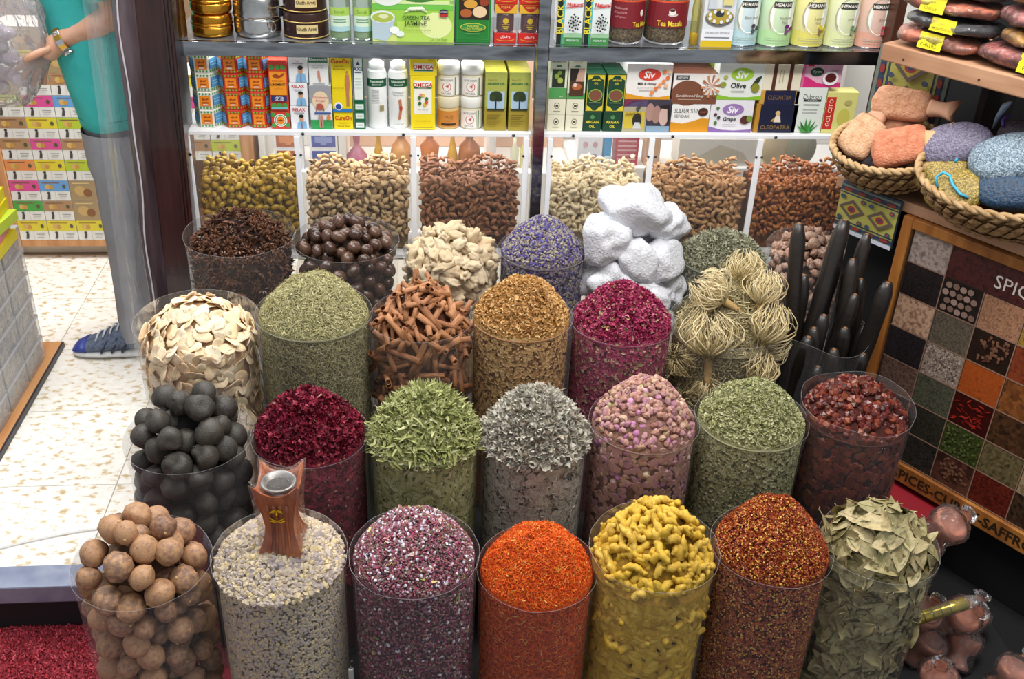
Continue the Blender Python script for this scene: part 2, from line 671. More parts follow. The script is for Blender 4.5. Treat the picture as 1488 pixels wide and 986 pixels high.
def T_petal(cup=.35):
    V, F = [], []
    g = 3
    for i in range(g + 1):
        for j in range(g + 1):
            u, v = i / g - .5, j / g - .5
            k_ = 1 - .35 * (abs(u * v) * 4)
            V.append((u * k_, v * k_, cup * ((u * 2) ** 2 + (v * 2) ** 2) * .5 + .1 * math.sin(7 * u + 3 * v)))
    for i in range(g):
        for j in range(g):
            a = i * (g + 1) + j
            F.append((a, a + 1, a + g + 2, a + g + 1))
    return np.array(V), np.array(F)


def T_chunk(seed=0, sub=1, amp=.25, ax=(1, 1, 1)):
    bm = bmesh.new()
    bmesh.ops.create_icosphere(bm, subdivisions=sub, radius=.5)
    rg = np.random.default_rng(seed)
    V = np.array([v.co[:] for v in bm.verts])
    V *= (1 + rg.uniform(-amp, amp, len(V)))[:, None]
    V *= np.array(ax)
    F = np.array([[v.index for v in f.verts] for f in bm.faces])
    bm.free()
    return V, F


def heap_z(rr, th, h, hd, R, pw, ph):
    z = h + hd * (1 - np.clip(rr / R, 0, 1) ** pw)
    return z + 0.006 * np.sin(5 * rr / R + 2 * th + ph[0]) * np.sin(3 * th + ph[1]) * (1 - np.clip(rr / R, 0, 1) ** 3)


def heap_points(k, nd, ns, zlow, rg, pw, ph, inset=0.0):
    x, y, h, R, hd, base = SK[k]
    rr = R * np.sqrt(rg.random(nd)) * .995
    th = rg.uniform(0, 6.2832, nd)
    z = heap_z(rr, th, h, hd, R, pw, ph)
    e = 1e-3
    dz = (heap_z(rr + e, th, h, hd, R, pw, ph) - heap_z(np.maximum(rr - e, 0), th, h, hd, R, pw, ph)) / (2 * e)
    P = np.column_stack([rr * np.cos(th), rr * np.sin(th), z - inset])
    Nn = norm(np.column_stack([-dz * np.cos(th), -dz * np.sin(th), np.ones(nd)]))
    a0 = cam_ang(k)
    th2 = a0 + rg.uniform(-1, 1, ns) * 2.0
    z2 = zlow + (h - zlow) * rg.random(ns)
    Rs = R - 0.005 - inset * .4
    P2 = np.column_stack([Rs * np.cos(th2), Rs * np.sin(th2), z2])
    N2 = np.column_stack([np.cos(th2), np.sin(th2), np.zeros(ns)])
    return P, Nn, P2, N2


def place_t(tm, P, Nn, Ln, wid, tilt, rg):
    V, F = tm
    n = len(P)
    nn = norm(Nn + tilt[:, None] * rg.normal(0, 1, (n, 3)))
    t = rg.normal(0, 1, (n, 3))
    t = norm(t - nn * (t * nn).sum(1)[:, None])
    b = np.cross(nn, t)
    A = (P[:, None, :] + Ln[:, None, None] * (V[None, :, 0:1] * t[:, None, :] + (V[None, :, 1:2] * wid) * b[:, None, :] + V[None, :, 2:3] * nn[:, None, :]))
    Fi = F[None] + (np.arange(n) * len(V))[:, None, None]
    return A.reshape(-1, 3), Fi.reshape(-1, F.shape[1])


def fine_heap(k, name, label, core_cols, layers, zlow, pw=1.5, seed=1, cat='spice', bump=1.0, deep=0.0):
    pw = max(pw, 1.95)
    """layers: (templates, n_dome, n_side, (Lmin,Lmax), width, tilt_dome, tilt_side, material)."""
    x, y, h, R, hd, base = SK[k]
    rg = np.random.default_rng(seed)
    ph = rg.uniform(0, 6.28, 2)
    # dense core under the loose pieces
    prof_r = [0.012, .3, .55, .75, .9, .985]
    Vs, sizes, idx, mi, rnd = [], [], [], [], []
    n = 40
    rings = []
    for q in [R * t for t in prof_r]:
        th = np.arange(n) * 2 * math.pi / n
        rings.append(np.column_stack([q * np.cos(th), q * np.sin(th), heap_z(np.full(n, q), th, h, hd, R, pw, ph) - 0.003 - deep]))
    for z in (h - .01, (h + base) / 2, base + .006):
        th = np.arange(n) * 2 * math.pi / n
        q = R - 0.010 - deep if z > base + .05 else R - .014 - deep
        rings.append(np.column_stack([q * np.cos(th), q * np.sin(th), np.full(n, z)]))
    Vc = np.concatenate(rings)
    Fc = []
    for i in range(len(rings) - 1):
        for q in range(n):
            q2 = (q + 1) % n
            Fc.append((i * n + q, i * n + n + q, i * n + n + q2, i * n + q2))
    Vs.append(Vc)
    sizes.append(np.full(len(Fc), 4))
    idx.append(np.array(Fc).ravel())
    mi.append(np.zeros(len(Fc), int))
    rnd.append(np.zeros(len(Vc)))
    mats = [M(name + '_core', core_cols, 0.9, src='noise', scale=160, bump=bump, bscale=170)]
    off = len(Vc)
    for tms, nd, ns, (l0, l1), wid, td, ts, mt in layers:
        P, Nn, P2, N2 = heap_points(k, nd, ns, zlow, rg, pw, ph, deep)
        PP = np.concatenate([P, P2])
        NN = np.concatenate([Nn, N2])
        tl = np.concatenate([np.full(nd, td), np.full(ns, ts)])
        LL = rg.uniform(l0, l1, nd + ns)
        which = rg.integers(0, len(tms), nd + ns)
        if mt not in mats:
            mats.append(mt)
        for w_, tm in enumerate(tms):
            s = which == w_
            A, Fi = place_t(tm, PP[s], NN[s], LL[s], wid, tl[s], rg)
            if ns:   # pieces along the wall stay inside the film
                q = np.hypot(A[:, 0], A[:, 1])
                lim = R - 0.0035
                low = (A[:, 2] < h + (0.03 if k not in ('B3', 'B4') else -.005)) & (q > lim)
                A[low, :2] *= (lim / q[low])[:, None]
            Vs.append(A)
            sizes.append(np.full(len(Fi), Fi.shape[1]))
            idx.append((Fi + off).ravel())
            mi.append(np.full(len(Fi), mats.index(mt)))
            rnd.append(np.repeat(rg.random(s.sum()), len(tm[0])))
            off += len(A)
    me = raw_mesh(name, np.concatenate(Vs), np.concatenate(sizes), np.concatenate(idx), mats, np.concatenate(mi), smooth=False, rnd=np.concatenate(rnd))
    o = link(bpy.data.objects.new(name, me))
    o.location = (x, y, 0)
    return tag(o, label, cat, kind='stuff')


def attr_mat(name, cols, rough=.7, spec=.3):
    return M(name, cols, rough, src='attr', spec=spec)


NE, NE2, LF, LF2, PT = T_needle(), T_needle(.05, .3), T_leaf(), T_leaf(.22, .6, .25), T_petal()
CK = [T_chunk(s, 1, .28, (1, .8, .7)) for s in range(4)]
GR = [T_chunk(s + 9, 1, .2, (1, .7, .6)) for s in range(3)]

fine_heap('A2', 'frankincense_heap', 'pale grey and cream frankincense tears heaped under the wooden burner', ['#a89d92', '#c4b9ac'],
          [(CK, 3200, 0, (.007, .015), 1, .8, .5, attr_mat('frankincense', ['#a0949a', '#c6b6a0', '#b2a49e', '#d4c4a6', '#a89c9c', '#cbb99a', '#dac592', '#c0ae9a'], .5)), (CK, 0, 8500, (.0055, .0105), 1, .8, .6, attr_mat('frankincense', ['#a0949a', '#c6b6a0', '#b2a49e', '#d4c4a6', '#a89c9c', '#cbb99a', '#dac592', '#c0ae9a'], .5)),
           (CK, 60, 0, (.016, .026), 1, .8, .5, attr_mat('frankincense', [], .5))], -.0, 1.9, 2, 'resin', deep=.003)
fine_heap('A3', 'flower_tea_heap', 'pink purple and green flower tea mix heaped in its clear sack', ['#4a2f38', '#6d4650'],
          [(GR, 6500, 7500, (.003, .0065), 1, .8, .5, attr_mat('tea_mix', ['#5d2740', '#8c2f4f', '#6b6a4e', '#a7506a', '#4d3a44', '#c0708c', '#7d7a5c', '#6d4a63', '#b9a59a'])),
           (CK, 420, 220, (.005, .009), 1, .8, .5, attr_mat('tea_white', ['#d9d2da', '#b9b4c4', '#ece6e6'])),
           ([LF], 90, 40, (.010, .024), .7, .4, .2, attr_mat('tea_leaf', ['#7f8f4e', '#a7ad5e', '#c46f9a', '#e0c77a', '#8e3a8c'])),
           ([NE], 1500, 1300, (.006, .012), .9, .6, .3, attr_mat('tea_thread', ['#c23a5a', '#8c4a5a', '#d68a8a', '#6a4a3a']))], .0, 2.0, 3, 'flower tea')
fine_heap('A4', 'safflower_heap', 'bright orange safflower threads heaped in their clear sack', ['#8e2f0c', '#b9430f'],
          [([NE, NE2], 11000, 9000, (.006, .013), .8, .55, .25, attr_mat('safflower', ['#b5300a', '#d9480f', '#ee6a1a', '#e2581a', '#f08a2a', '#c43a08'])),
           ([NE], 220, 150, (.008, .016), .9, .5, .2, attr_mat('safflower_straw', ['#e8b060', '#c9a04a']))], .0, 1.9, 4, 'safflower')
fine_heap('A6', 'chilli_flake_heap', 'crushed red chilli flakes with yellow seeds heaped in a sack', ['#4a1408', '#6e200c'],
          [([T_petal(.2)], 6500, 8000, (.004, .009), .8, .7, .35, attr_mat('chilli_flake', ['#742814', '#9c3e1c', '#b2501f', '#7e2c16', '#c26226'], .4, .5)),
           (GR, 2600, 3200, (.003, .0050), 1.2, .6, .3, attr_mat('chilli_seed', ['#d9a03a', '#efc468', '#c4842a']))], .0, 1.9, 5, 'chilli')
fine_heap('B2', 'hibiscus_heap', 'crumpled dark red hibiscus flowers heaped in their clear sack', ['#3a0c18', '#5a1424'],
          [([T_petal(.6), T_petal(-.5), LF2], 3600, 4200, (.009, .022), .8, .9, .4, attr_mat('hibiscus', ['#4a0f1e', '#6e1428', '#8f2038', '#5c1022', '#a83a50', '#3e0c1a'], .6)),
           (GR, 140, 120, (.005, .009), 1, .6, .4, attr_mat('hibiscus_seed', ['#caa07a', '#b57a60'])),
           ([NE], 60, 90, (.02, .04), .5, .4, .2, attr_mat('hibiscus_stem', ['#c9a88c', '#8e5a4a']))], .08, 1.6, 6, 'hibiscus')
fine_heap('B3', 'verbena_heap', 'long curled green verbena leaves heaped in their clear sack', ['#6a7040', '#868c54'],
          [([T_leaf(.15, .6, .25), T_leaf(.10, .9, .2), T_leaf(.13, -.8, .3)], 3600, 4400, (.022, .048), .85, .6, .25, attr_mat('verbena', ['#7f8648', '#9ca062', '#b4b67c', '#8c9056', '#c6c698', '#a5a86a'])),
           ([NE2], 700, 500, (.02, .05), .5, .5, .2, attr_mat('verbena_stem', ['#b3b67c', '#8f8f58']))], .08, 1.6, 7, 'herb')
fine_heap('B4', 'sage_heap', 'silvery grey dried sage with stalks heaped in its clear sack', ['#6e6a64', '#8b8680'],
          [([T_leaf(.16, .5, .4), T_leaf(.12, .9, .5), T_petal(.7), NE2], 5200, 5200, (.008, .024), 1, .9, .3, attr_mat('sage', ['#959084', '#b5b0a4', '#c8c4b6', '#a29a8c', '#d4d0c2', '#aea290'])),
           ([T_needle(.04, .1)], 260, 140, (.03, .065), .8, .45, .15, attr_mat('sage_stalk', ['#a89e88', '#8c8270', '#bdb6a2']))], .08, 1.6, 8, 'herb')
fine_heap('B6', 'green_leaf_heap', 'small crumbled pale green leaves heaped beside the rosebuds', ['#7c7c50', '#969468'],
          [([LF, T_petal(.25), LF2], 6500, 6500, (.006, .014), 1, .7, .3, attr_mat('green_leaf', ['#868850', '#a2a272', '#b8b68c', '#93945f', '#c8c6a0', '#7c7e4e'])),
           ([NE2], 220, 100, (.015, .035), .4, .4, .2, attr_mat('green_leaf_stem', ['#c4bf92', '#a59c6c']))], .1, 1.5, 9, 'herb')
fine_heap('C2', 'rosemary_heap', 'fine grey green rosemary needles heaped next to the garlic slices', ['#6b6a44', '#84825a'],
          [([NE, NE2], 9500, 11000, (.010, .019), .65, .5, .2, attr_mat('rosemary', ['#86804e', '#a69e6c', '#bcb488', '#928a5a', '#cbc49c', '#aea674']))], .2, 1.4, 10, 'herb')
fine_heap('C4', 'golden_flower_heap', 'shredded golden brown flowers heaped next to the cinnamon', ['#8a5a24', '#a8702e'],
          [([LF2, T_petal(.5), NE2], 6000, 7500, (.007, .015), .8, .8, .3, attr_mat('golden_flower', ['#a87a44', '#c4985a', '#d8b074', '#b4864a', '#e8c690', '#d0a262']))], .18, 1.4, 11, 'flower')
fine_heap('C5', 'rose_petal_heap', 'crimson dried rose petals heaped next to the golden flowers', ['#5a0f2c', '#7a1a3e'],
          [([T_petal(.5), T_petal(-.4)], 3600, 4400, (.008, .016), .9, .9, .4, attr_mat('rose_petal', ['#701838', '#94264e', '#b43c66', '#801c44', '#cc6484', '#a83258', '#8a2248', '#d890a0'], .6)),
           ([LF, T_petal(.3)], 550, 900, (.009, .015), .8, .7, .3, attr_mat('rose_calyx', ['#b0a06a', '#8f8a58', '#d6b78a', '#e3cfae']))], .2, 1.4, 12, 'petals')
fine_heap('D4', 'lavender_heap', 'violet and straw coloured lavender flowers heaped in their sack', ['#4c4456', '#665c60'],
          [(GR, 3600, 3600, (.006, .011), 1.1, .8, .4, attr_mat('lavender', ['#383066', '#544a86', '#463d76', '#6a6292', '#948a78', '#b0a68c', '#7a7278', '#8c8470'])),
           ([NE], 900, 500, (.006, .012), .9, .7, .3, attr_mat('lavender_straw', ['#b5a888', '#8c8068', '#5f50a0']))], .3, 1.5, 13, 'lavender')
fine_heap('D6', 'grey_herb_heap', 'dull grey green dried herb heaped behind the root bundles', ['#5e624c', '#777a60'],
          [([LF2, T_leaf(.2, .7, .3)], 2800, 2600, (.010, .024), .9, .8, .3, attr_mat('grey_herb', ['#757660', '#929278', '#acaa92', '#838269', '#c2c0aa'])),
           ([NE2], 800, 500, (.018, .04), .5, .5, .2, attr_mat('grey_herb_stem', ['#a9a488', '#8a866c', '#c4bfa6']))], .3, 1.6, 14, 'herb')

# ---------------------------------------------------------------- single pieces heaped in sacks
from mathutils import noise as mn


def blob_mesh(name, m, seed, axes=(1, 1, 1), sub=2, amp=.25, freq=1.6, r=1.0, flat=0.0, bend=0.0):
    """A lumpy lump about 2r long along x."""
    bm = bmesh.new()
    bmesh.ops.create_icosphere(bm, subdivisions=sub, radius=1)
    off = Vector((seed * 7.3, seed * 3.1, seed * 1.7))
    for v in bm.verts:
        p = v.co.copy()
        d = 1 + amp * mn.noise(p * freq + off) + amp * .5 * mn.noise(p * freq * 2.3 + off)
        if flat:
            for j in range(6):
                dr = Vector((mn.noise(off + Vector((j, 0, 0)) * 3.3), mn.noise(off + Vector((0, j, 0)) * 4.1), mn.noise(off + Vector((0, 0, j)) * 5.7)))
                if dr.length > 1e-3:
                    dr.normalize()
                    q = p.dot(dr)
                    lim = 1 - flat
                    if q * d > lim:
                        d = lim / q
        v.co = Vector((p.x * d * axes[0], p.y * d * axes[1], p.z * d * axes[2])) * r
        v.co.z += bend * (v.co.x ** 2) / r
    for f in bm.faces:
        f.smooth = True
    me = bpy.data.meshes.new(name)
    bm.to_mesh(me)
    bm.free()
    me.materials.append(m)
    return me


def lime_mesh(name, m, nub, seed, ridges=9, dent=0.0, shrink=.05):
    mb = MB()
    n, k = 20, 12
    ph = seed * 1.3
    prof = []
    for i in range(k + 1):
        t = math.pi * i / k
        prof.append((max(.02, math.sin(t)), -math.cos(t) * 1.03))

    def fn(a, z):
        s = 1 + shrink * .6 * math.sin(ridges * a + ph + z) * (1 - z * z) ** .5 if abs(z) < 1 else 1
        s += .05 * math.sin(2 * a + ph) + .03 * math.sin(3 * a + 2 * ph)
        return s
    mb.lathe(prof, m, n, fn=fn)
    vs = []
    dd = [Vector((math.sin(seed * 2.1 + j * 2), math.cos(seed * 1.7 + j), math.sin(seed + j * 1.3))).normalized() for j in range(3)]
    for p in mb.v:
        q = Vector(p)
        f = 1.0
        for j in range(3):
            c = q.normalized().dot(dd[j])
            f -= dent * max(0, (c - .72) / .28) ** 1.2
        vs.append(tuple(q * f))
    mb.v = vs
    z = 1.03
    mb.lathe([(.12, z - .03), (.10, z + .035), (.03, z + .05)], nub, 8)
    return mb.mesh(name, True)


def quill_mesh(name, m, seed):
    """A cinnamon stick: bark rolled inwards from both edges; unit length along x, radius about .085."""
    rg = np.random.default_rng(seed)
    sec = []
    for i in range(17):
        t = i / 16 * 2 - 1
        a = t * 4.6 * (0.9 + .2 * rg.random()) / 1.0
        r = .085 * (1 - .32 * abs(t) ** 2.2)
        sec.append((r * math.sin(a), r * math.cos(a) * .85))
    th = .010
    mb = MB()
    n = len(sec)
    vs = []
    for x, s in ((-.5, 1.0), (-.15, .97), (.2, 1.03), (.5, .96)):
        for layer in (0, 1):
            for q, (y, z) in enumerate(sec):
                k_ = 1 - layer * th / .085
                vs.append((x + .012 * math.sin(q * 1.7 + seed), y * s * k_, z * s * k_))
    fs = []
    for i in range(3):
        a0, b0 = i * 2 * n, (i + 1) * 2 * n
        for q in range(n - 1):
            fs.append((a0 + q, a0 + q + 1, b0 + q + 1, b0 + q))
            fs.append((a0 + n + q + 1, a0 + n + q, b0 + n + q, b0 + n + q + 1))
    for q in range(n - 1):
        fs.append((q + 1, q, n + q, n + q + 1))
        e = 3 * 2 * n
        fs.append((e + q, e + q + 1, e + n + q + 1, e + n + q))
    mb.add(vs, fs, m)
    return mb.mesh(name, True)


def finger_mesh(name, m, seed, rad=.16, bend=.25, knobs=True):
    """Turmeric / ginger finger, unit length along x with joint rings and a bud."""
    rg = np.random.default_rng(seed)
    mb = MB()
    k = 11
    pts, rr = [], []
    for i in range(k):
        t = i / (k - 1)
        e = math.sin(math.pi * min(1, max(0, (t * .94 + .03)))) ** .38
        pts.append((t - .5, bend * math.sin(math.pi * t) + .03 * rg.normal(), .04 * rg.normal()))
        rr.append(rad * e * (1 + .16 * math.sin(t * 22 + seed) + .06 * rg.normal()) * (1.1 - .35 * t))
    mb.tube(pts, rr, m, 8)
    if knobs and seed % 2 == 0:
        q = Vector(pts[4])
        mb.tube([q, q + Vector((.06, -.13, .03)), q + Vector((.10, -.20, .04))], [rad * .7, rad * .55, rad * .3], m, 6)
    return mb.mesh(name, True)


def anise_mesh(name, m, seedm, seed):
    rg = np.random.default_rng(seed)
    mb = MB()
    na = 8
    for i in range(na):
        a = 6.2832 * i / na + rg.normal() * .08
        L = .5 * rg.uniform(.72, 1.05)
        c, s = math.cos(a), math.sin(a)
        h = .10 * rg.uniform(.8, 1.3)

        def P(x, y, z):
            return (x * c - y * s, x * s + y * c, z)
        w = .085
        V = [P(.03, 0, -.03), P(L * .55, -w, .02), P(L * .55, w, .02), P(L, 0, .05 + .05 * rg.random()), P(L * .5, 0, -h), P(L * .5, -w * .55, h * .75), P(L * .5, w * .55, h * .75), P(.04, 0, .04)]
        F = [(0, 4, 1), (1, 4, 3), (3, 4, 2), (2, 4, 0), (1, 3, 5), (3, 2, 6), (0, 1, 5, 7), (2, 0, 7, 6)]
        mb.add(V, F, m)
        mb.add([P(L * .25, 0, .02), P(L * .5, -w * .5, .035), P(L * .8, 0, .05), P(L * .5, w * .5, .035)], [(0, 1, 2, 3)], seedm)
    return mb.mesh(name, False)


def slice_mesh(name, m, seed, thick=.05):
    rg = np.random.default_rng(seed)
    n = 12
    ph = rg.uniform(0, 6.28, 3)

    def zz(x, y):
        return .10 * math.sin(2.4 * x + ph[0]) * math.cos(2.0 * y + ph[1]) + .06 * (x * x - y * y) * math.cos(ph[2])
    rings = []
    for r, dz in ((.02, -thick / 2), (.55, -thick / 2), (.93, -thick / 2), (1, 0), (.93, thick / 2), (.55, thick / 2), (.02, thick / 2)):
        ring = []
        for q in range(n):
            a = 6.2832 * q / n
            R = r * (.5 + .07 * math.sin(2 * a + ph[0]) + .05 * math.sin(3 * a + ph[1]))
            x, y = R * math.cos(a), R * math.sin(a) * .82
            ring.append((x, y, zz(x * 2, y * 2) * .5 + dz))
        rings.append(ring)
    return MB().loft(rings, m).mesh(name, True)


def bay_mesh(name, m, seed):
    rg = np.random.default_rng(seed)
    c1, c2, fo = rg.uniform(-.5, .6), rg.uniform(-.4, .4), rg.uniform(-.05, .35)
    wd = rg.uniform(.20, .26)
    mb = MB()
    V, F = [], []
    nx, ny = 8, 4
    for i in range(nx + 1):
        t = i / nx
        w = wd * max(.03, math.sin(math.pi * t ** .9)) ** .8
        for j in range(ny + 1):
            v = j / ny * 2 - 1
            x = t - .5
            z = c1 * (x * x - .08) + c2 * x * v * w * 2 + fo * abs(v) * w + .012 * math.sin(9 * t + 5 * v + seed)
            V.append((x, v * w + .03 * math.sin(3 * t + seed), z))
    for i in range(nx):
        for j in range(ny):
            a = i * (ny + 1) + j
            F.append((a, a + 1, a + ny + 2, a + ny + 1))
    mb.add(V, F, m)
    mb.tube([(-.56, .02, .01), (-.5, .01, c1 * .17), (-.3, .02 * math.sin(seed), c1 * .01 + .004), (0, .03 * math.sin(1.5 + seed), -c1 * .08 + .004)], [.008, .009, .007, .004], m, 4)
    return mb.mesh(name, True)


def bud_mesh(name, pink, green, seed):
    rg = np.random.default_rng(seed)
    mb = MB()
    k = rg.uniform(.85, 1.15)
    mb.lathe([(.10, -.52), (.22, -.42), (.30, -.25), (.32, -.1)], green, 9)
    tw = rg.uniform(0, 6)

    def fn(a, z):
        return 1 + .10 * math.sin(5 * a + tw + 3 * z)
    mb.lathe([(.29, -.16), (.37 * k, .02), (.36 * k, .18), (.26, .36), (.10, .48), (.02, .5)], pink, 10, fn=fn)
    for i in range(5):
        a = 6.28 * i / 5 + tw
        c, s = math.cos(a), math.sin(a)
        mb.add([(.30 * c - .1 * s, .30 * s + .1 * c, -.15), (.30 * c + .1 * s, .30 * s - .1 * c, -.15), (.41 * c, .41 * s, .18 + .1 * math.sin(i + tw))], [(0, 1, 2)], green)
    return mb.mesh(name, True)


def pod_mesh(name, m, tip, seed, L=.30, r=.0135):
    rg = np.random.default_rng(seed)
    mb = MB()
    k = 16
    bx, by = rg.uniform(-.03, .03), rg.uniform(-.02, .03)
    pts = [(bx * math.sin(math.pi * i / (k - 1)), by * math.sin(math.pi * i / (k - 1)), L * i / (k - 1)) for i in range(k)]
    rr = [r * (.35 + .65 * math.sin(math.pi * min(.5, .04 + i / (k - 1) * 3.4 if i < 4 else .5))) for i in range(k)]
    rr = [r * (.7 if i == 0 else 1) * (1 + .04 * math.sin(i * 2.1 + seed)) for i in range(k)]
    rr[-1], rr[-2] = r * .55, r * .95
    mb.tube(pts, rr, m, 10)
    e = Vector(pts[-1])
    mb.tube([e - Vector((0, 0, .002)), e + Vector((0, 0, .004)), e + Vector((0.001, 0, .007))], [r * .4, r * .22, r * .1], tip, 6)
    return mb.mesh(name, True)


def root_bundle_mesh(name, stem_m, seed, fl=0.09, n=60):
    rg = np.random.default_rng(seed)
    mb = MB()
    mb.tube([(0, 0, -.055), (.004, .003, -.03), (0, 0, 0), (0, 0, .012)], [.0055, .0065, .0085, .010], stem_m[1], 7)
    for i in range(n):
        a = rg.uniform(0, 6.28)
        sp = rg.uniform(.15, 1.0) ** .6
        H = fl * rg.uniform(.75, 1.1)
        W = .052 * sp * rg.uniform(.85, 1.15)
        pts = []
        for j in range(7):
            t = j / 6
            r_ = .004 + W * max(0, math.sin(min(2.75, t * 2.75))) ** .85
            z = .008 + H * t * (1 - .12 * sp * t)
            wob = .0022 * t
            aa = a + .7 * math.sin(3 * t + i) * .5
            pts.append((r_ * math.cos(aa) + rg.normal() * wob, r_ * math.sin(aa) + rg.normal() * wob, z + rg.normal() * wob))
        q = rg.uniform(.0008, .0017)
        mb.tube(pts, [q * 1.5, q * 1.3, q * 1.15, q, q * .85, q * .7, q * .35], stem_m[0], 4)
    return mb.mesh(name, True)


def ellipsoid_nut(name, m, L, W, Tk, point=.0, seam=None, seed=0):
    mb = MB()
    prof = []
    k = 8
    for i in range(k + 1):
        t = math.pi * i / k
        prof.append((max(.015, math.sin(t)) * .5 * (1 - point * (.5 - .5 * math.cos(t)) ** 2), -math.cos(t) * .5))
    T = Matrix(((0, 0, L, 0), (W, 0, 0, 0), (0, Tk, 0, 0), (0, 0, 0, 1)))
    mb.lathe(prof, m, 10, T=T)
    if seam:
        rings = [(x * L * .5, W * .505 * math.sqrt(max(0, 1 - x * x)) * .97, 0) for x in (-.15, .2, .5, .75, .93)]
        mb.tube([(p[0], p[1], p[2]) for p in rings], [.0002, .0010, .0016, .0018, .0006], seam, 5)
    return mb.mesh(name, True)


def cashew_mesh(name, m, seed, L=.026):
    mb = MB()
    pts, rr = [], []
    for i in range(8):
        t = i / 7
        a = -1.05 + 2.1 * t
        pts.append((L * .55 * math.sin(a), L * .5 * (math.cos(a) - .6), 0))
        rr.append(L * .27 * (math.sin(math.pi * (.06 + .88 * t)) ** .45) * (1.12 - .3 * t))
    mb.tube(pts, rr, m, 7, sq=.85)
    return mb.mesh(name, True)


# ---- packing
def shell_pack(cands, depth, mind, limit, rg, jit=.3):
    order = np.argsort(depth + rg.random(len(depth)) * jit * mind)
    out = np.zeros((0, 3))
    keep = []
    for i in order:
        p = cands[i]
        if len(keep) == 0 or ((out - p) ** 2).sum(1).min() > mind * mind:
            keep.append(i)
            out = np.vstack([out, p])
            if len(keep) >= limit:
                break
    return keep


def sack_pack(k, r, zlow, seed, limit=300, n=9000, layers=1.6, mind=1.8, pw=1.7, half=1.9, rz=None):
    """Centres (local to the sack) and outward normals for pieces of radius r lying in a heap and against the film."""
    x, y, h, R, hd, base = SK[k]
    rg = np.random.default_rng(seed)
    a0 = cam_ang(k)
    th = rg.uniform(0, 6.2832, n)
    rr = R * np.sqrt(rg.random(n))
    z = zlow + (h + hd - zlow) * rg.random(n)
    prof = h + hd * (1 - (rr / R) ** pw)
    slope = hd * pw * (rr / R) ** (pw - 1) / R
    dt = (prof - z) / np.sqrt(1 + slope ** 2)
    ds = np.where(z < h + .3 * hd, R - 0.004 - rr, R - rr)
    d = np.minimum(dt, ds)
    ok = (d > r * (rz or .9)) & (d < r * (1 + 2 * layers))
    side = ds < dt
    da = np.abs((th - a0 + math.pi) % (2 * math.pi) - math.pi)
    ok &= ~(side & (z < h) & (da > half))
    P = np.column_stack([rr * np.cos(th), rr * np.sin(th), z])[ok]
    rad = np.column_stack([np.cos(th), np.sin(th), np.zeros(n)])[ok]
    Nt = norm(np.column_stack([slope * np.cos(th), slope * np.sin(th), np.ones(n)])[ok])
    Nn = np.where(side[ok][:, None], rad, Nt)
    dd = d[ok]
    keep = shell_pack(P, dd, mind * r, limit, rg)
    P, Nn = P[keep], Nn[keep]
    return P, Nn, rg


def orient(nv, rg, tilt=.3, roll=True):
    nn = Vector(nv) + Vector(rg.normal(0, tilt, 3))
    nn.normalize()
    t = Vector(rg.normal(0, 1, 3))
    t = (t - nn * t.dot(nn)).normalized()
    b = nn.cross(t)
    return Matrix((t, b, nn)).transposed()


def drop(name, meshes, pts, nrm, rg, scale, label, cat, group, org, tilt=.3, anyrot=False, align=None):
    """Each piece is an object of its own; pieces share mesh data."""
    outs = []
    for i in range(len(pts)):
        o = bpy.data.objects.new(name, meshes[int(rg.integers(len(meshes)))])
        C.objects.link(o)
        if anyrot:
            q = orient(rg.normal(0, 1, 3), rg, .3)
        else:
            q = orient(nrm[i], rg, tilt)
        s = rg.uniform(*scale)
        o.matrix_world = Matrix.Translation(Vector(org) + Vector(pts[i])) @ q.to_4x4() @ Matrix.Scale(s, 4)
        tag(o, label, cat, group)
        outs.append(o)
    return outs


def core(k, name, label, col, inset=.022, zl=None, cat='spice', pw=1.7, down=None):
    """What lies inside the heap, out of reach: one plain mass that nobody could count."""
    x, y, h, R, hd, base = SK[k]
    mb = MB()
    r0 = R - inset
    dn = inset if down is None else down
    prof = [(r0 - .006, base + .012), (r0, base + .05), (r0, h - dn * .8)]
    for t in (.92, .78, .6, .4, .2, .06):
        prof.append((r0 * t, h + hd * (1 - t ** pw) - dn))
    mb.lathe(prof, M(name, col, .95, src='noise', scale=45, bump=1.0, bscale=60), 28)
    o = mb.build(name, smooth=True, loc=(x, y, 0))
    return tag(o, label, cat, kind='stuff')


def nth(i):
    return ['first', 'second', 'third', 'fourth', 'fifth', 'sixth', 'seventh', 'eighth', 'ninth', 'tenth', 'eleventh', 'twelfth', 'thirteenth', 'fourteenth', 'fifteenth', 'sixteenth', 'seventeenth', 'eighteenth'][min(i, 17)]


def label_rows(objs, noun, radius, buried):
    """Pieces that can be seen get their own label, by the row they lie in and their turn along it."""
    bpy.context.view_layer.update()
    W = np.array([o.matrix_world.translation[:] for o in objs]) - np.array(cam.matrix_world.translation[:])
    d = W @ np.array(Fv[:])
    u, v = W @ np.array(Rv[:]) / d, -(W @ np.array(Uv[:])) / d
    rr = radius / d
    seen = [i for i in range(len(objs)) if not any(d[j] < d[i] and (u[i] - u[j]) ** 2 + (v[i] - v[j]) ** 2 < (rr[i] * .75) ** 2 for j in range(len(objs)))]
    v0 = min(v[i] for i in seen) - .001
    rows = {}
    for i in seen:
        rows.setdefault(int((v[i] - v0) / (1.7 * rr.mean())), []).append(i)
    for i in range(len(objs)):
        if i not in seen:
            objs[i]['label'] = buried
    for q, k in enumerate(sorted(rows)):
        for c, i in enumerate(sorted(rows[k], key=lambda i: u[i])):
            objs[i]['label'] = '%s, %s from the left in the %s row from the top' % (noun, nth(c), nth(q))


def org(k):
    return (SK[k][0], SK[k][1], 0)


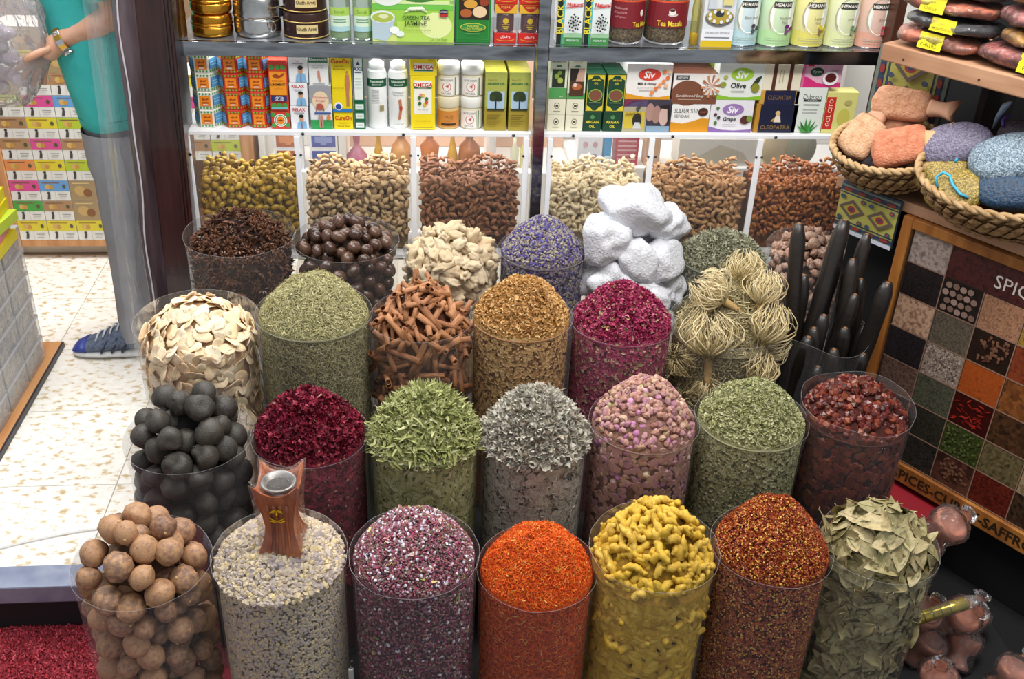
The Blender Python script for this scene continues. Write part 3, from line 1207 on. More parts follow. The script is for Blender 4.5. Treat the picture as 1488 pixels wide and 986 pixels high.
# tan limes
lime_tan = M('lime_tan', ['#5e4436', '#84604a', '#a47c5c', '#b88c64', '#8e6c54', '#6e564a'], .55, src='object', mixn=.42, scale=2.6, bump=.25, bscale=9)
nub_tan = M('lime_nub', '#c9a36e', .6)
ms = [lime_mesh('dried_lime', lime_tan, nub_tan, s, 9 + s % 3, .06 if s != 2 else .18, .075) for s in range(4)]
P, Nn, rg = sack_pack('A1', .0235, .02, 21, 190, mind=1.70, layers=1.4, pw=2.5)
L_ = drop('tan_dried_lime', ms, P, Nn, rg, (.0205, .0265), 'round tan dried lime in the sack beside the red carpet', 'dried lime', 'tan dried limes in their sack', org('A1'), anyrot=True)
label_rows(L_, 'tan dried lime', .0235, 'tan dried lime buried inside the heap by the carpet')
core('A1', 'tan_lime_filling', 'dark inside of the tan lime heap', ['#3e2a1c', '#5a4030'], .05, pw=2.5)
# black limes
lime_blk = M('lime_black', ['#24211e', '#36322d', '#453f37', '#2e2a26', '#54493c'], .55, src='object', mixn=.4, scale=2, bump=.3, bscale=8)
nub_blk = M('lime_black_nub', '#3a3128', .6)
ms = [lime_mesh('black_lime', lime_blk, nub_blk, s + 11, 10, (.05, .30, .12, .42)[s % 4], .06) for s in range(4)]
P, Nn, rg = sack_pack('B1', .0265, .10, 22, 170, mind=1.60, layers=1.4, pw=2.4)
L_ = drop('black_dried_lime', ms, P, Nn, rg, (.0235, .0295), 'wrinkled black dried lime in the sack behind the tan limes', 'dried lime', 'black dried limes in their sack', org('B1'), anyrot=True)
label_rows(L_, 'black dried lime', .026, 'black dried lime buried inside its heap')
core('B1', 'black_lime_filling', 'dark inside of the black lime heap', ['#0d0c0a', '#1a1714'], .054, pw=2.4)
# turmeric
tur = M('turmeric_skin', ['#b08a1c', '#cfa428', '#dcb43c', '#c2982c', '#e0bc50', '#b9922e'], .6, src='object', mixn=.4, scale=6, bump=.4, bscale=40)
ms = [finger_mesh('turmeric_finger', tur, s, .155, (.06, .18, .12, .26, .02, .10)[s]) for s in range(6)]
P, Nn, rg = sack_pack('A5', .0122, .18, 23, 300, n=16000, mind=1.62, layers=1.2, pw=2.2)
drop('turmeric_finger', ms, P, Nn, rg, (.043, .062), 'knobbly yellow turmeric finger in the front row sack', 'turmeric', 'turmeric fingers in their sack', org('A5'), tilt=.35)
TF = [(np.array(T_chunk(s, 2, .10)[0]) * np.array([1.0, .36, .34]), T_chunk(s, 2, .1)[1]) for s in (1, 2, 3)]
fine_heap('A5', 'turmeric_filling', 'turmeric fingers packed deeper and lower in the sack', ['#7a5a10', '#9a7618'], [(TF, 0, 800, (.038, .055), 1, .4, .10, attr_mat('turmeric_side', ['#a8821c', '#c49c2a', '#d4b044', '#b48c28']))], .0, 2.2, 47, 'turmeric', bump=.4, deep=.028)
# bay leaves
bay = M('bay_leaf', ['#7c764c', '#988e62', '#b0a276', '#8c8358', '#bca97c', '#86784e', '#a69468'], .55, src='object', mixn=.25, scale=5, bump=.15, bscale=30)
ms = [bay_mesh('bay_leaf', bay, s) for s in range(6)]
P, Nn, rg = sack_pack('A7', .0065, .15, 24, 300, n=20000, mind=2.4, layers=2.2, pw=1.9, rz=1.0)
drop('bay_leaf', ms, P, Nn, rg, (.050, .082), 'dry olive green bay leaf in the sack at the front row end', 'bay leaf', 'bay leaves in their sack', org('A7'), tilt=.28)
fine_heap('A7', 'bay_leaf_filling', 'bay leaves packed deeper in the sack at the front row end', ['#5e583c', '#7c7452'], [([T_leaf(.24, .3, .1, 6)], 0, 480, (.05, .075), 1, .15, .10, attr_mat('bay_side', ['#8a8256', '#a89a6c', '#b8aa7e', '#7c7048', '#a08a64']))], .0, 1.9, 48, 'bay leaves', bump=.4, deep=.024)
# rosebuds
pink = M('bud_pink', ['#a8609c', '#c488ac', '#d8a4b8', '#e8ccc0', '#9c5090', '#ead8ba', '#bc74a4', '#dcb8c0'], .6, src='object')
grn = M('bud_green', ['#8f9060', '#b5a878', '#c9b98c', '#a08a5c'], .7, src='object')
ms = [bud_mesh('rosebud', pink, grn, s) for s in range(5)]
P, Nn, rg = sack_pack('B5', .0088, .33, 25, 300, n=16000, mind=1.75, layers=1.1, pw=2.0)
drop('rosebud', ms, P, Nn, rg, (.018, .0245), 'small pale pink dried rosebud heaped behind the turmeric', 'rosebud', 'rosebuds in their sack', org('B5'), tilt=1.2)
BT = [(np.column_stack([T_chunk(s, 1, .1)[0][:, 0] * 1.1, T_chunk(s, 1, .1)[0][:, 1] * .75, T_chunk(s, 1, .1)[0][:, 2] * .75]), T_chunk(s, 1, .1)[1]) for s in (3, 4)]
fine_heap('B5', 'rosebud_heap', 'brownish pink rosebuds packed along the film lower in their sack', ['#6a4a40', '#8c6656'],
          [(BT, 500, 1500, (.014, .020), 1, .6, .4, attr_mat('rosebud_side', ['#9a6a60', '#b58a78', '#a87a84', '#c7a68c', '#8a6a50', '#b07a94']))], .08, 1.6, 35, 'rosebuds', bump=.4)
# glossy red berries
ber = M('red_berry', ['#2a0a06', '#42100a', '#5c190d', '#742414', '#360c08', '#8c381f'], .2, src='object', mixn=.3, scale=3, bump=.5, bscale=5, spec=.6)
ms = [blob_mesh('red_berry', ber, s, (1, .95, .9), 2, .22, 1.8) for s in range(4)]
P, Nn, rg = sack_pack('B7', .0096, .31, 26, 300, n=16000, mind=1.75, layers=1.1, pw=2.0)
drop('red_berry', ms, P, Nn, rg, (.0088, .0118), 'glossy dark red dried berry in the sack beside the picture board', 'dried berry', 'red berries in their sack', org('B7'), anyrot=True)
fine_heap('B7', 'red_berry_heap', 'dark red berries packed along the film lower in their sack', ['#2e0b06', '#47140c'],
          [([T_chunk(5, 1, .12), T_chunk(6, 1, .15)], 400, 1300, (.016, .021), 1, .6, .4, attr_mat('berry_side', ['#360e08', '#521710', '#662216', '#844026', '#2c0a06'], .35, .5))], .1, 1.6, 36, 'berries', bump=.4)
# garlic slices
gar = M('garlic_slice', ['#d9b48a', '#e8cda4', '#f0dcb8', '#e2c095', '#f3e4c8', '#cfa478'], .55, src='object', mixn=.3, scale=4, sss=.1)
ms = [slice_mesh('garlic_slice', gar, s) for s in range(5)]
P, Nn, rg = sack_pack('C1', .0066, .27, 27, 300, n=20000, mind=2.15, layers=2.0, pw=2.0, rz=.75)
drop('garlic_slice', ms, P, Nn, rg, (.030, .046), 'thin cream dried garlic slice in the sack beside the white floor', 'garlic slice', 'garlic slices in their sack', org('C1'), tilt=.28)
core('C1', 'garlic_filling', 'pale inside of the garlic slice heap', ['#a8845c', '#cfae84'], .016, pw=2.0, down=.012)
# cinnamon
cin = M('cinnamon_bark', ['#7e4c2c', '#9c6640', '#b37c50', '#8a5634', '#c28e62'], .65, src='object', mixn=.35, scale=7, stretch=(1, 6, 6), bump=.3, bscale=12)
ms = [quill_mesh('cinnamon_stick', cin, s) for s in range(4)]
P, Nn, rg = sack_pack('C3', .0085, .27, 28, 230, n=14000, mind=2.2, layers=1.6, pw=1.7, rz=1.2)
drop('cinnamon_stick', ms, P, Nn, rg, (.060, .098), 'rolled brown cinnamon stick between the rosemary and the golden flowers', 'cinnamon stick', 'cinnamon sticks in their sack', org('C3'), tilt=.28)
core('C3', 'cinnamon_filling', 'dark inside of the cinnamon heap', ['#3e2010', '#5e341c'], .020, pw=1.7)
# roots
rootm = (M('root_hair', ['#b09c6a', '#cbb888', '#ddcca2', '#bda878'], .75, src='object', mixn=.5, scale=60), M('root_stem', ['#b08a50', '#c9a870'], .7, src='object'))
ms = [root_bundle_mesh('root_bundle', rootm, s, .085 + .01 * (s % 2), 95) for s in range(3)]
rg = np.random.default_rng(44)
RB = [  # position relative to the sack, direction of the root crown, scale
    (-.020, -.045, .575, (-.80, .10, .55), 1.05), (.060, -.045, .560, (.15, .35, .90), .90), (.03, .02, .585, (.1, .4, .9), .9),
    (-.055, -.090, .450, (-.05, .25, .95), 1.35), (.060, -.085, .480, (.25, .30, .90), 1.10), (.040, -.100, .385, (.30, .15, .95), 1.05),
    (-.085, -.04, .40, (-.5, -.4, .6), .9), (-.035, -.085, .345, (-.3, -.3, .8), .85), (.0, -.09, .30, (.2, -.4, .7), .8), (.08, -.04, .44, (.7, -.2, .5), .8), (-.07, -.05, .31, (-.4, -.5, .5), .8), (.07, -.06, .33, (.4, -.5, .5), .8)]
for i, (x, y, z, dr, s) in enumerate(RB):
    o = bpy.data.objects.new('root_bundle', ms[i % 3])
    C.objects.link(o)
    q = Vector(dr).normalized().to_track_quat('Z', 'Y').to_matrix().to_4x4()
    o.matrix_world = Matrix.Translation(Vector(org('C6')) + Vector((x, y, z))) @ q @ Matrix.Scale(s, 4)
    tag(o, 'cream root bundle with a short stem, %s highest in the root sack' % nth(sorted(RB, key=lambda t: -t[2]).index(RB[i])), 'root bundle', 'root bundles in their sack')
fine_heap('C6', 'root_heap', 'matted greyish roots filling the sack beneath the root bundles', ['#6e6246', '#8e8260'],
          [([NE2, T_needle(.03, .5)], 2600, 3800, (.03, .06), .5, .5, .25, attr_mat('root_mat', ['#8f8258', '#b3a47a', '#6e6448', '#c9bb92', '#a3946a']))], .2, 1.6, 45, 'roots')
# pods
podm = M('pod_black', ['#14110f', '#221d1a', '#2c2521'], .38, src='object', mixn=.3, scale=12, bump=.2, bscale=40)
ptip = M('pod_tip', '#7a5636', .7)
ms = [pod_mesh('black_pod', podm, ptip, s, 1.0, .048) for s in range(4)]
PODS = [  # foot x, y, z (relative to the sack), top x, y, z
    (-.055, -.02, .30, -.090, .03, .735), (-.03, .00, .30, .025, .05, .735), (.02, .01, .25, .085, .05, .70), (.03, -.03, .22, .045, .01, .655),
    (.065, -.04, .18, .105, -.06, .63), (.03, -.06, .16, .025, -.07, .52), (.00, -.07, .15, -.045, -.06, .515), (-.05, -.06, .15, -.06, -.075, .50),
    (.05, -.07, .13, .075, -.085, .46), (.005, -.085, .12, .0, -.09, .475), (-.075, -.03, .15, -.095, -.02, .54), (.07, .0, .2, .080, .02, .60),
    (-.03, .03, .2, -.05, .04, .60), (.0, .04, .2, .03, .06, .66), (.085, -.02, .14, .09, -.03, .50), (-.02, -.04, .14, -.02, -.045, .54),
    (-.08, .02, .2, -.075, .02, .56), (.03, -.09, .10, .045, -.095, .41), (-.045, -.085, .10, -.03, -.09, .43), (.05, .04, .2, .06, .045, .62), (.01, -.02, .2, .055, -.02, .58)]
for i, (a, b, c_, d_, e, f) in enumerate(PODS):
    p0, p1 = Vector((a, b, c_)), Vector((d_, e, f))
    o = bpy.data.objects.new('black_pod', ms[i % 4])
    C.objects.link(o)
    L = (p1 - p0).length
    q = (p1 - p0).to_track_quat('Z', 'Y').to_matrix().to_4x4()
    rr = (.0175, .0195, .0165)[i % 3] / .048
    o.matrix_world = Matrix.Translation(Vector(org('C7')) + p0) @ q @ Matrix.Diagonal((rr, rr, L, 1))
    rk_ = sorted(range(len(PODS)), key=lambda t: -PODS[t][5]).index(i)
    tag(o, ('long black seed pod with the %s highest tip in the pod sack' % nth(rk_)) if rk_ < 17 else 'short black seed pod low in the pod sack', 'seed pod', 'black pods in their sack')
mb = MB()
x, y, h, R, hd, base = SK['C7']
mb.lathe([(.085, .012), (.088, .08), (.085, .16), (.06, .20), (.01, .21)], M('pod_filling', '#0c0a09', .9), 24)
tag(mb.build('black_pod_filling', smooth=True, loc=(x, y, 0)), 'black mass of pods low in the upright pod sack', 'seed pods', kind='stuff')
# star anise
ani = M('anise_shell', ['#432a20', '#5a3828', '#744c36', '#38211a', '#865a3e'], .7, src='object', mixn=.2, scale=8)
ansd = M('anise_seed', '#7a4a26', .3)
ms = [anise_mesh('star_anise', ani, ansd, s) for s in range(4)]
P, Nn, rg = sack_pack('D1', .0100, .43, 29, 300, n=16000, mind=1.62, layers=1.4, pw=1.9, rz=.6)
drop('star_anise', ms, P, Nn, rg, (.031, .046), 'brown star anise in the sack beside the dark post', 'star anise', 'star anise in their sack', org('D1'), tilt=.7)
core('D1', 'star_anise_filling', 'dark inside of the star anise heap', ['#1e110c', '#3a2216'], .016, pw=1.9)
# nutmegs
nut = M('nutmeg_shell', ['#1c100c', '#34201a', '#54392c', '#281812', '#644838', '#402b21'], .22, src='object', mixn=.3, scale=5, bump=.12, bscale=20, spec=.55)
ms = [blob_mesh('nutmeg', nut, s, (1.16, .92, .92), 3, .05, 1.2) for s in range(3)]
P, Nn, rg = sack_pack('D2', .0170, .36, 30, 150, n=9000, mind=1.76, layers=1.3, pw=1.7)
L_ = drop('nutmeg', ms, P, Nn, rg, (.0150, .0186), 'shiny brown nutmeg in the rear row sack below the pistachios', 'nutmeg', 'nutmegs in their sack', org('D2'), anyrot=True)
label_rows(L_, 'brown shiny nutmeg', .017, 'brown nutmeg buried inside its heap')
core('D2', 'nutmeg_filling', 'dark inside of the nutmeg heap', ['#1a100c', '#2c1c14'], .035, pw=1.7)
# ginger
gin = M('ginger_root', ['#c4a67a', '#d9c09a', '#e6d4b4', '#cdb48a', '#efe2c8'], .75, src='object', mixn=.4, scale=30, bump=.5, bscale=60)
ms = [blob_mesh('dried_ginger', gin, s + 3, (1, .55, .42), 3, .55, 1.7) for s in range(5)]
P, Nn, rg = sack_pack('D3', .0125, .34, 31, 150, n=9000, mind=1.75, layers=1.3, pw=1.6, rz=.8)
L_ = drop('dried_ginger', ms, P, Nn, rg, (.020, .031), 'knobbly pale dried ginger piece in the sack below the almonds', 'ginger', 'dried ginger pieces in their sack', org('D3'), tilt=.5)
label_rows(L_, 'pale dried ginger piece', .016, 'pale dried ginger piece buried inside its heap')
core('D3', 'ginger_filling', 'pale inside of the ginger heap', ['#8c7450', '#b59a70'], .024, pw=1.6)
# white rocks
chalk = M('chalk_rock', ['#d2d4da', '#dfe0e4', '#c8ccd4'], .9, src='noise', scale=8, bump=.8, bscale=11)
ROCK = [(.00, -.02, .690, .078, .058, .060, 0), (-.075, -.035, .600, .060, .055, .066, 1), (.072, .005, .628, .055, .045, .050, 2), (.005, -.060, .555, .052, .045, .056, 3),
        (.068, -.045, .545, .055, .05, .055, 4), (-.05, -.07, .495, .05, .04, .05, 5), (.03, -.08, .470, .06, .038, .045, 6), (.085, -.04, .46, .04, .05, .05, 7), (-.09, -.015, .49, .04, .04, .05, 8), (-.01, .05, .58, .07, .05, .06, 9), (-.03, -.08, .40, .06, .04, .05, 10), (.05, -.07, .39, .06, .04, .045, 11)]
RL = ['topmost big white chalky rock, balanced on the rock heap', 'big white rock on the lavender side of the rock heap', 'white rock under the top rock, on the herb side', 'white rock in the middle front of the rock heap',
      'rounded white rock beside the middle front rock']
for i, (x, y, z, a, b, c_, sd) in enumerate(ROCK):
    me = blob_mesh('chalk_rock', chalk, sd + 21, (1, 1, 1), 4, .34, 1.15, 1.0, flat=.20)
    o = bpy.data.objects.new('chalk_rock', me)
    C.objects.link(o)
    o.location = Vector(org('D5')) + Vector((x, y, z - (.038 if i == 0 else .03)))
    o.scale = (a * 1.2, b * 1.2, c_ * 1.14)
    o.rotation_euler = (0, .35 if i == 0 else .2 * math.sin(i), .5 * math.sin(i * 2))
    if i < 5:
        tag(o, RL[i], 'rock', 'white chalky rocks')
    else:
        tag(o, 'white rock behind the film, %s highest in the rock sack' % nth(sorted(range(12), key=lambda t: -ROCK[t][2]).index(i)), 'rock', 'white chalky rocks')
# brown resin
res = M('brown_resin', ['#6a4636', '#8f6652', '#b08a74', '#c9a893', '#7c5848', '#54382c'], .5, src='object', mixn=.5, scale=3, bump=.6, bscale=4, spec=.5)
ms = [blob_mesh('brown_resin', res, s + 51, (1, .8, .62), 2, .55, 1.6) for s in range(5)]
P, Nn, rg = sack_pack('D7', .0125, .34, 33, 150, n=9000, mind=1.7, layers=1.3, pw=1.6, rz=.8)
drop('resin_lump', ms, P, Nn, rg, (.012, .021), 'rough pinkish brown resin lump in the sack behind the pods', 'resin', 'brown resin lumps in their sack', org('D7'), tilt=.8)
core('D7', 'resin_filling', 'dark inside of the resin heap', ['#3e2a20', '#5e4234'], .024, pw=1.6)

# ---------------------------------------------------------------- shelving, nut bins
CHR = M('chrome', ['#5a5c60', '#9fa2a6', '#75787c'], .10, 1.0, src='noise', scale=5, stretch=(1, 1, 6))
WHT = M('white_acrylic', '#f4f5f7', .25)
GREYB = M('shelf_back', ['#b9b9bd', '#d9d9dc'], .25, .3, src='noise', scale=4)
WOODD = M('dark_wood', ['#1e0f0c', '#2e1612', '#3a1d17'], .28, src='noise', scale=7, stretch=(6, 6, .6), bump=.15, bscale=30, coat=.3)

sh = empty('display_shelving', (0, 2.62, 0), 0, 'chrome and white shelf unit packed with soaps, oils and tins above the nut bins', 'shelving')


def part(mb, name, parent, smooth=False):
    o = mb.build(name, parent, smooth)
    o.matrix_parent_inverse = parent.matrix_world.inverted() if False else Matrix.Identity(4)
    return o


def sh_part(name, x0, x1, y0, y1, z0, z1, m, ch=.001):
    return MB().box(x0, x1, y0 - 2.62, y1 - 2.62, z0, z1, m, ch=ch).build(name, sh)


for x0, x1 in ((-.585, .318), (.352, 1.235)):
    sh_part('shelf_board', x0, x1, 2.625, 2.93, .745, .756, WHT)
    sh_part('shelf_board', x0, x1, 2.635, 2.93, .972, .986, M('shelf_under', '#8d9096', .2, .6))
    sh_part('chrome_edge', x0, x1, 2.618, 2.634, .950, .986, CHR)
    sh_part('back_panel', x0, x1, 2.935, 2.945, .756, 1.36, GREYB)
for x0, x1 in ((.320, .350),):
    sh_part('upright', x0, x1, 2.605, 2.635, .14, 1.40, CHR, .002)
sh_part('upright', 1.238, 1.262, 2.60, 2.66, .25, 1.40, M('brown_upright', ['#3a1f16', '#54301f'], .35, src='noise', scale=6, stretch=(5, 5, .6)), .002)
for x in (-.28, -.02, .27, .43, .70, .985):   # little bolts along the white shelf front
    m_ = MB().lathe([(.004, 0), (.004, .003), (.002, .004)], M('bolt_steel', '#55565a', .3, 1.0), 10, T=Matrix.Translation((x, 2.6245 - 2.62, .7505)) @ Matrix.Rotation(R_(90), 4, 'X'))
    m_.build('bolt', sh, True)

NB = [  # x0, x1, label, fill
    (-.572, -.302, 'clear front bin of golden roasted pistachios beside the dark post'),
    (-.290, .000, 'clear front bin of pale pistachios above the nutmegs'),
    (.016, .300, 'clear front bin of brown almonds next to the chrome upright'),
    (.372, .640, 'clear front bin of pale raw cashews behind the white rocks'),
    (.656, .940, 'clear front bin of tan roasted cashews above the grey herb'),
    (.952, 1.232, 'clear front bin of orange spiced nuts beside the brown upright')]
PANE = film('acrylic_pane', haze=.02, gloss=.30, rough=.06, bump=.05, bscale=4)
LEDW = M('lit_white_bar', '#fbfcff', .3)
BZ0, BZT, BY0, BY1 = .40, .622, 2.64, 2.79


def bin_pack(x0, x1, r, seed, limit=230, n=9000, mind=1.75):
    rg = np.random.default_rng(seed)
    P = np.column_stack([rg.uniform(x0 + r, x1 - r, n), rg.uniform(BY0 + r * .8, BY1 - r, n), rg.uniform(.455, BZT + .02, n)])
    top = BZT + .012 * np.sin(P[:, 0] * 40 + seed) + .010 * (P[:, 0] - x0) / (x1 - x0) + .012 * np.sin(P[:, 1] * 30) - P[:, 2]
    dy = P[:, 1] - BY0
    d = np.minimum(top, dy)
    ok = (d > r * .8) & (d < r * 3.4) & (top > r * .6)
    fr = (dy < top)[ok]
    P = P[ok]
    Nn = np.where(fr[:, None], np.array([[0, -1.0, 0]]), np.array([[0, 0, 1.0]]))
    keep = shell_pack(P, d[ok], mind * r, limit, rg)
    return P[keep], Nn[keep], rg


pist_y = M('pistachio_gold', ['#806010', '#a8841c', '#bd9a28', '#9c7818', '#c8a838'], .35, src='object', mixn=.3, scale=60)
pist_p = M('pistachio_pale', ['#a3855a', '#bf9f70', '#cfb384', '#b5946a', '#d9c094'], .5, src='object', mixn=.3, scale=60)
almd = M('almond_skin', ['#74462a', '#8e5a36', '#a06a42', '#7e4e2e', '#b07a50'], .55, src='object', mixn=.4, scale=70, bump=.3, bscale=200)
cas_p = M('cashew_pale', ['#cdb68a', '#dcc79c', '#e6d6b0', '#d2bd94'], .5, src='object', mixn=.2, scale=40)
cas_t = M('cashew_tan', ['#a3774a', '#b98c5c', '#c79e6e', '#99693e'], .45, src='object', mixn=.3, scale=40)
spn = M('spiced_nut', ['#8a4a1a', '#a8602a', '#bd7838', '#96541e', '#c98a4a'], .35, src='object', mixn=.3, scale=50)
seamm = M('nut_seam', '#4a3018', .7)
NUTS = [
    ('golden_pistachio', [ellipsoid_nut('golden_pistachio', pist_y, .024, .018, .016, .2, seamm)], .0098, 'golden yellow roasted pistachio behind the clear bin front', 'pistachio', 'golden pistachios in their bin'),
    ('pale_pistachio', [ellipsoid_nut('pale_pistachio', pist_p, .025, .0155, .014, .25, seamm)], .0092, 'pale beige pistachio in its shell behind the clear bin front', 'pistachio', 'pale pistachios in their bin'),
    ('almond', [ellipsoid_nut('almond', almd, .0245, .0145, .0095, .5)], .0080, 'brown skinned almond behind the clear bin front', 'almond', 'almonds in their bin'),
    ('pale_cashew', [cashew_mesh('pale_cashew', cas_p, s, .022 + .002 * s) for s in range(2)], .0086, 'pale raw curved cashew behind the white rocks', 'cashew', 'pale cashews in their bin'),
    ('roasted_cashew', [cashew_mesh('roasted_cashew', cas_t, s, .0225 + .002 * s) for s in range(2)], .0086, 'tan roasted curved cashew above the grey herb sack', 'cashew', 'roasted cashews in their bin'),
    ('spiced_nut', [ellipsoid_nut('spiced_nut', spn, .019, .014, .012, .2), cashew_mesh('spiced_nut', spn, 3, .0195)], .0080, 'orange brown spiced nut in the bin beside the brown upright', 'nut', 'spiced nuts in their bin')]
for i, (x0, x1, lab) in enumerate(NB):
    b = empty('nut_bin', ((x0 + x1) / 2, 2.64, BZ0), 0, lab, 'nut bin', 'clear nut bins under the shelves')
    W = x1 - x0
    MB().box(-W / 2, W / 2, -.012, -.0095, .0, .343, PANE).build('front_pane', b)
    MB().box(-W / 2, W / 2, .168, .170, .0, .30, PANE).build('back_pane', b)
    MB().box(-W / 2, W / 2, -.008, .17, -.012, 0, WHT, ch=.001).build('bin_floor', b)
    if i in (0, 3):
        MB().box(-W / 2 - .010, -W / 2 + .004, -.020, -.012, .005, .344, LEDW, ch=.0015).build('white_bar', b)
    if i != 5:
        MB().box(W / 2 - .002, W / 2 + .013, -.020, -.012, .005, .344, LEDW, ch=.0015).build('white_bar', b)
    for sx in (-1, 1):
        MB().lathe([(.0035, 0), (.0035, .002), (.0015, .003)], M('bolt_steel', '#55565a', .3, 1.0), 8, T=Matrix.Translation((sx * (W / 2 - .002), -.020, .295)) @ Matrix.Rotation(R_(90), 4, 'X')).build('screw', b, True)
    nm, ms, r, lab2, cat, grp = NUTS[i]
    P, Nn, rg = bin_pack(x0 + .004, x1 - .004, r, 60 + i, 300, mind=1.58)
    drop(nm, ms, P, Nn, rg, (.9, 1.12), lab2, cat, grp, (0, 0, 0), tilt=.55)
    cm = MB()
    ins = .030
    cm.box(x0 + .012, x1 - .012, BY0 + ins, BY1 - .012, BZ0 + .004, BZT - .026, M(nm + '_fill', list({0: ('#5e430c', '#8a6818'), 1: ('#6e5636', '#94774e'), 2: ('#3e2010', '#5e341c'), 3: ('#8e7a54', '#b09a6e'), 4: ('#5e4022', '#7e5a34'), 5: ('#54290c', '#7a4418')}[i]), .9, src='noise', scale=60, bump=1, bscale=80))
    rf = np.random.default_rng(300 + i)
    nf = 420
    for q in range(nf):
        front = q < 300
        tv, tf = CK[q % 4]
        c_ = (rf.uniform(x0 + .012, x1 - .012), BY0 + rf.uniform(.016, .026) if front else rf.uniform(BY0 + .02, BY1 - .02), rf.uniform(.45, BZT - .016) if front else BZT - rf.uniform(.012, .022))
        e_ = Euler(rf.uniform(0, 6.28, 3)).to_matrix()
        cm.add([tuple(Vector(c_) + e_ @ Vector((v[0] * .024, v[1] * .018, v[2] * .016))) for v in tv], [tuple(f) for f in tf], ms[0].materials[0])
    tag(cm.build(nm + '_filling'), 'mass of nuts deeper inside the bin of ' + cat + 's', 'nuts', kind='stuff')
area('bin_strip_lamp', (-.13, 2.78, .742), (-.13, 2.70, .4), .86, .05, 2.2, (1, 1, 1))
area('bin_strip_lamp', (.79, 2.78, .742), (.79, 2.70, .4), .86, .05, 1.6, (1, 1, 1))
area('shelf_strip_lamp', (-.13, 2.66, .968), (-.13, 2.70, .7), .86, .03, 1.0, (1, 1, 1))
area('shelf_strip_lamp', (.79, 2.66, .968), (.79, 2.70, .7), .86, .03, .8, (1, 1, 1))

# ---------------------------------------------------------------- packets on the shelves
S2, S1 = .7565, .9865
CARD = {}


def card(h):
    return M('card_' + h.lstrip('#'), h, .42, spec=.4)


def pack(name, x0, x1, z0, hgt, dep, col, ops, label, cat='box', group=None, y=2.645, top=None, rz=0.0, behind=0, tops=None):
    W = x1 - x0 - .0015
    o = MB().box(-W / 2, W / 2, 0, dep, 0, hgt, card(col), ch=.0012).build(name)
    o.location = ((x0 + x1) / 2, y, z0)
    o.rotation_euler = (0, 0, rz)
    tag(o, label, cat, group)
    if ops:
        print_face(ops, W, hgt, lambda a, b, l: (a, -l, b), o)
    if tops:
        print_face(tops, W, dep, lambda a, b, l: (a, b, hgt + l), o, 'printed_top')
    return o


def can(name, x, r, z0, hgt, col, ops, label, cat='can', y=None, rim=True, group=None, lid=None, span=2.4):
    mb = MB()
    mb.lathe([(r * .97, 0), (r, .003), (r, hgt - .003), (r * .97, hgt)], card(col), 32)
    if y is None:
        y = 2.645 + r
    o = mb.build(name, None, True)
    o.location = (x, y, z0)
    auto_smooth(o)
    tag(o, label, cat, group)
    if rim:
        for z in (0, hgt - .004):
            MB().lathe([(r * 1.0, z), (r * 1.025, z + .001), (r * 1.025, z + .003), (r, z + .004)], CHR, 32, cap0=False, cap1=False).build('rim', o, True)
    f0 = math.atan2(-y, -x)
    Wd = r * span

    def fm(a, b, l):
        t = -math.pi / 2 + a / r
        return ((r + l) * math.cos(t), (r + l) * math.sin(t), b)
    if ops:
        print_face(ops, Wd, hgt, fm, o)
    return o


def T_(txt_, u, v, h, c, **k):
    return ('t', txt_, u, v, h, c, k)


def person_icon(u, v, s, asp, skin='#c99a78', hair='#1a1412', shirt='#7fb4dc'):
    """A tiny head-and-shoulders picture."""
    a = asp
    return [('p', [(u - .26 * s * a, v - .30 * s), (u + .28 * s * a, v - .30 * s), (u + .22 * s * a, v + .0 * s), (u + .02 * s * a, v + .08 * s), (u - .2 * s * a, v - .02 * s)], shirt),
            ('e', u, v + .16 * s, .11 * s * a, .15 * s, skin), ('e', u, v + .27 * s, .13 * s * a, .08 * s, hair), ('p', [(u - .02 * a * s, v - .3 * s), (u + .03 * a * s, v - .3 * s), (u + .02 * a * s, v), (u - .0, v)], '#7a2a2a')]


# --- hexagonal balm jars in printed cartons: three stacks of four
def balm(x, z0, base, dot, label, group):
    r, h = .0345, .0468
    mb = MB()
    a0 = R_(0)
    ring = [(r * math.cos(a0 + R_(60) * q), r * math.sin(a0 + R_(60) * q)) for q in range(6)]
    mb.loft([[(px * .97, py * .97, 0) for px, py in ring], [(px, py, .002) for px, py in ring], [(px, py, h - .002) for px, py in ring], [(px * .96, py * .96, h) for px, py in ring]], card(base))
    o = mb.build('balm_carton')
    o.location = (x, 2.645 + r, z0)
    tag(o, label, 'box', group)
    for q in (3, 4, 5):
        p, p2 = Vector(ring[q]), Vector(ring[(q + 1) % 6])
        W = (p2 - p).length
        mid = (p + p2) / 2
        t = (p2 - p).normalized()
        nn = Vector((t.y, -t.x))
        ops = []
        for j in range(4):
            for v in (.12, .88):
                ops.append(('e', .14 + .24 * j, v, .075, .06, dot))
        if q == 4:
            ops += [('r', .10, .22, .90, .78, '#ee8a12'), ('p', [(.25, .62), (.42, .66), (.55, .60), (.72, .67), (.78, .60), (.62, .54), (.45, .56), (.32, .52)], '#a8480c'), ('r', .28, .36, .74, .45, '#a8480c'), ('r', .34, .27, .68, .33, '#e2e2e2')]
        else:
            ops += [('r', .06, .22, .94, .78, '#5a9ac4'), ('r', .06, .22, .12, .78, '#2a3a7a'), ('r', .2, .55, .85, .60, '#9ccbe6'), ('r', .2, .40, .85, .45, '#9ccbe6')]
        print_face(ops, W, h, lambda a, b, l: (mid.x + t.x * a + nn.x * l, mid.y + t.y * a + nn.y * l, b), o, 'printed_side', step=.00012)
    print_face([('e', .5, .5, .32, .32, '#e07a1a'), ('e', .5, .5, .2, .2, '#c9581a')], 2 * r, 2 * r, lambda a, b, l: (a, b - r, h + l), o, 'printed_top')
    return o


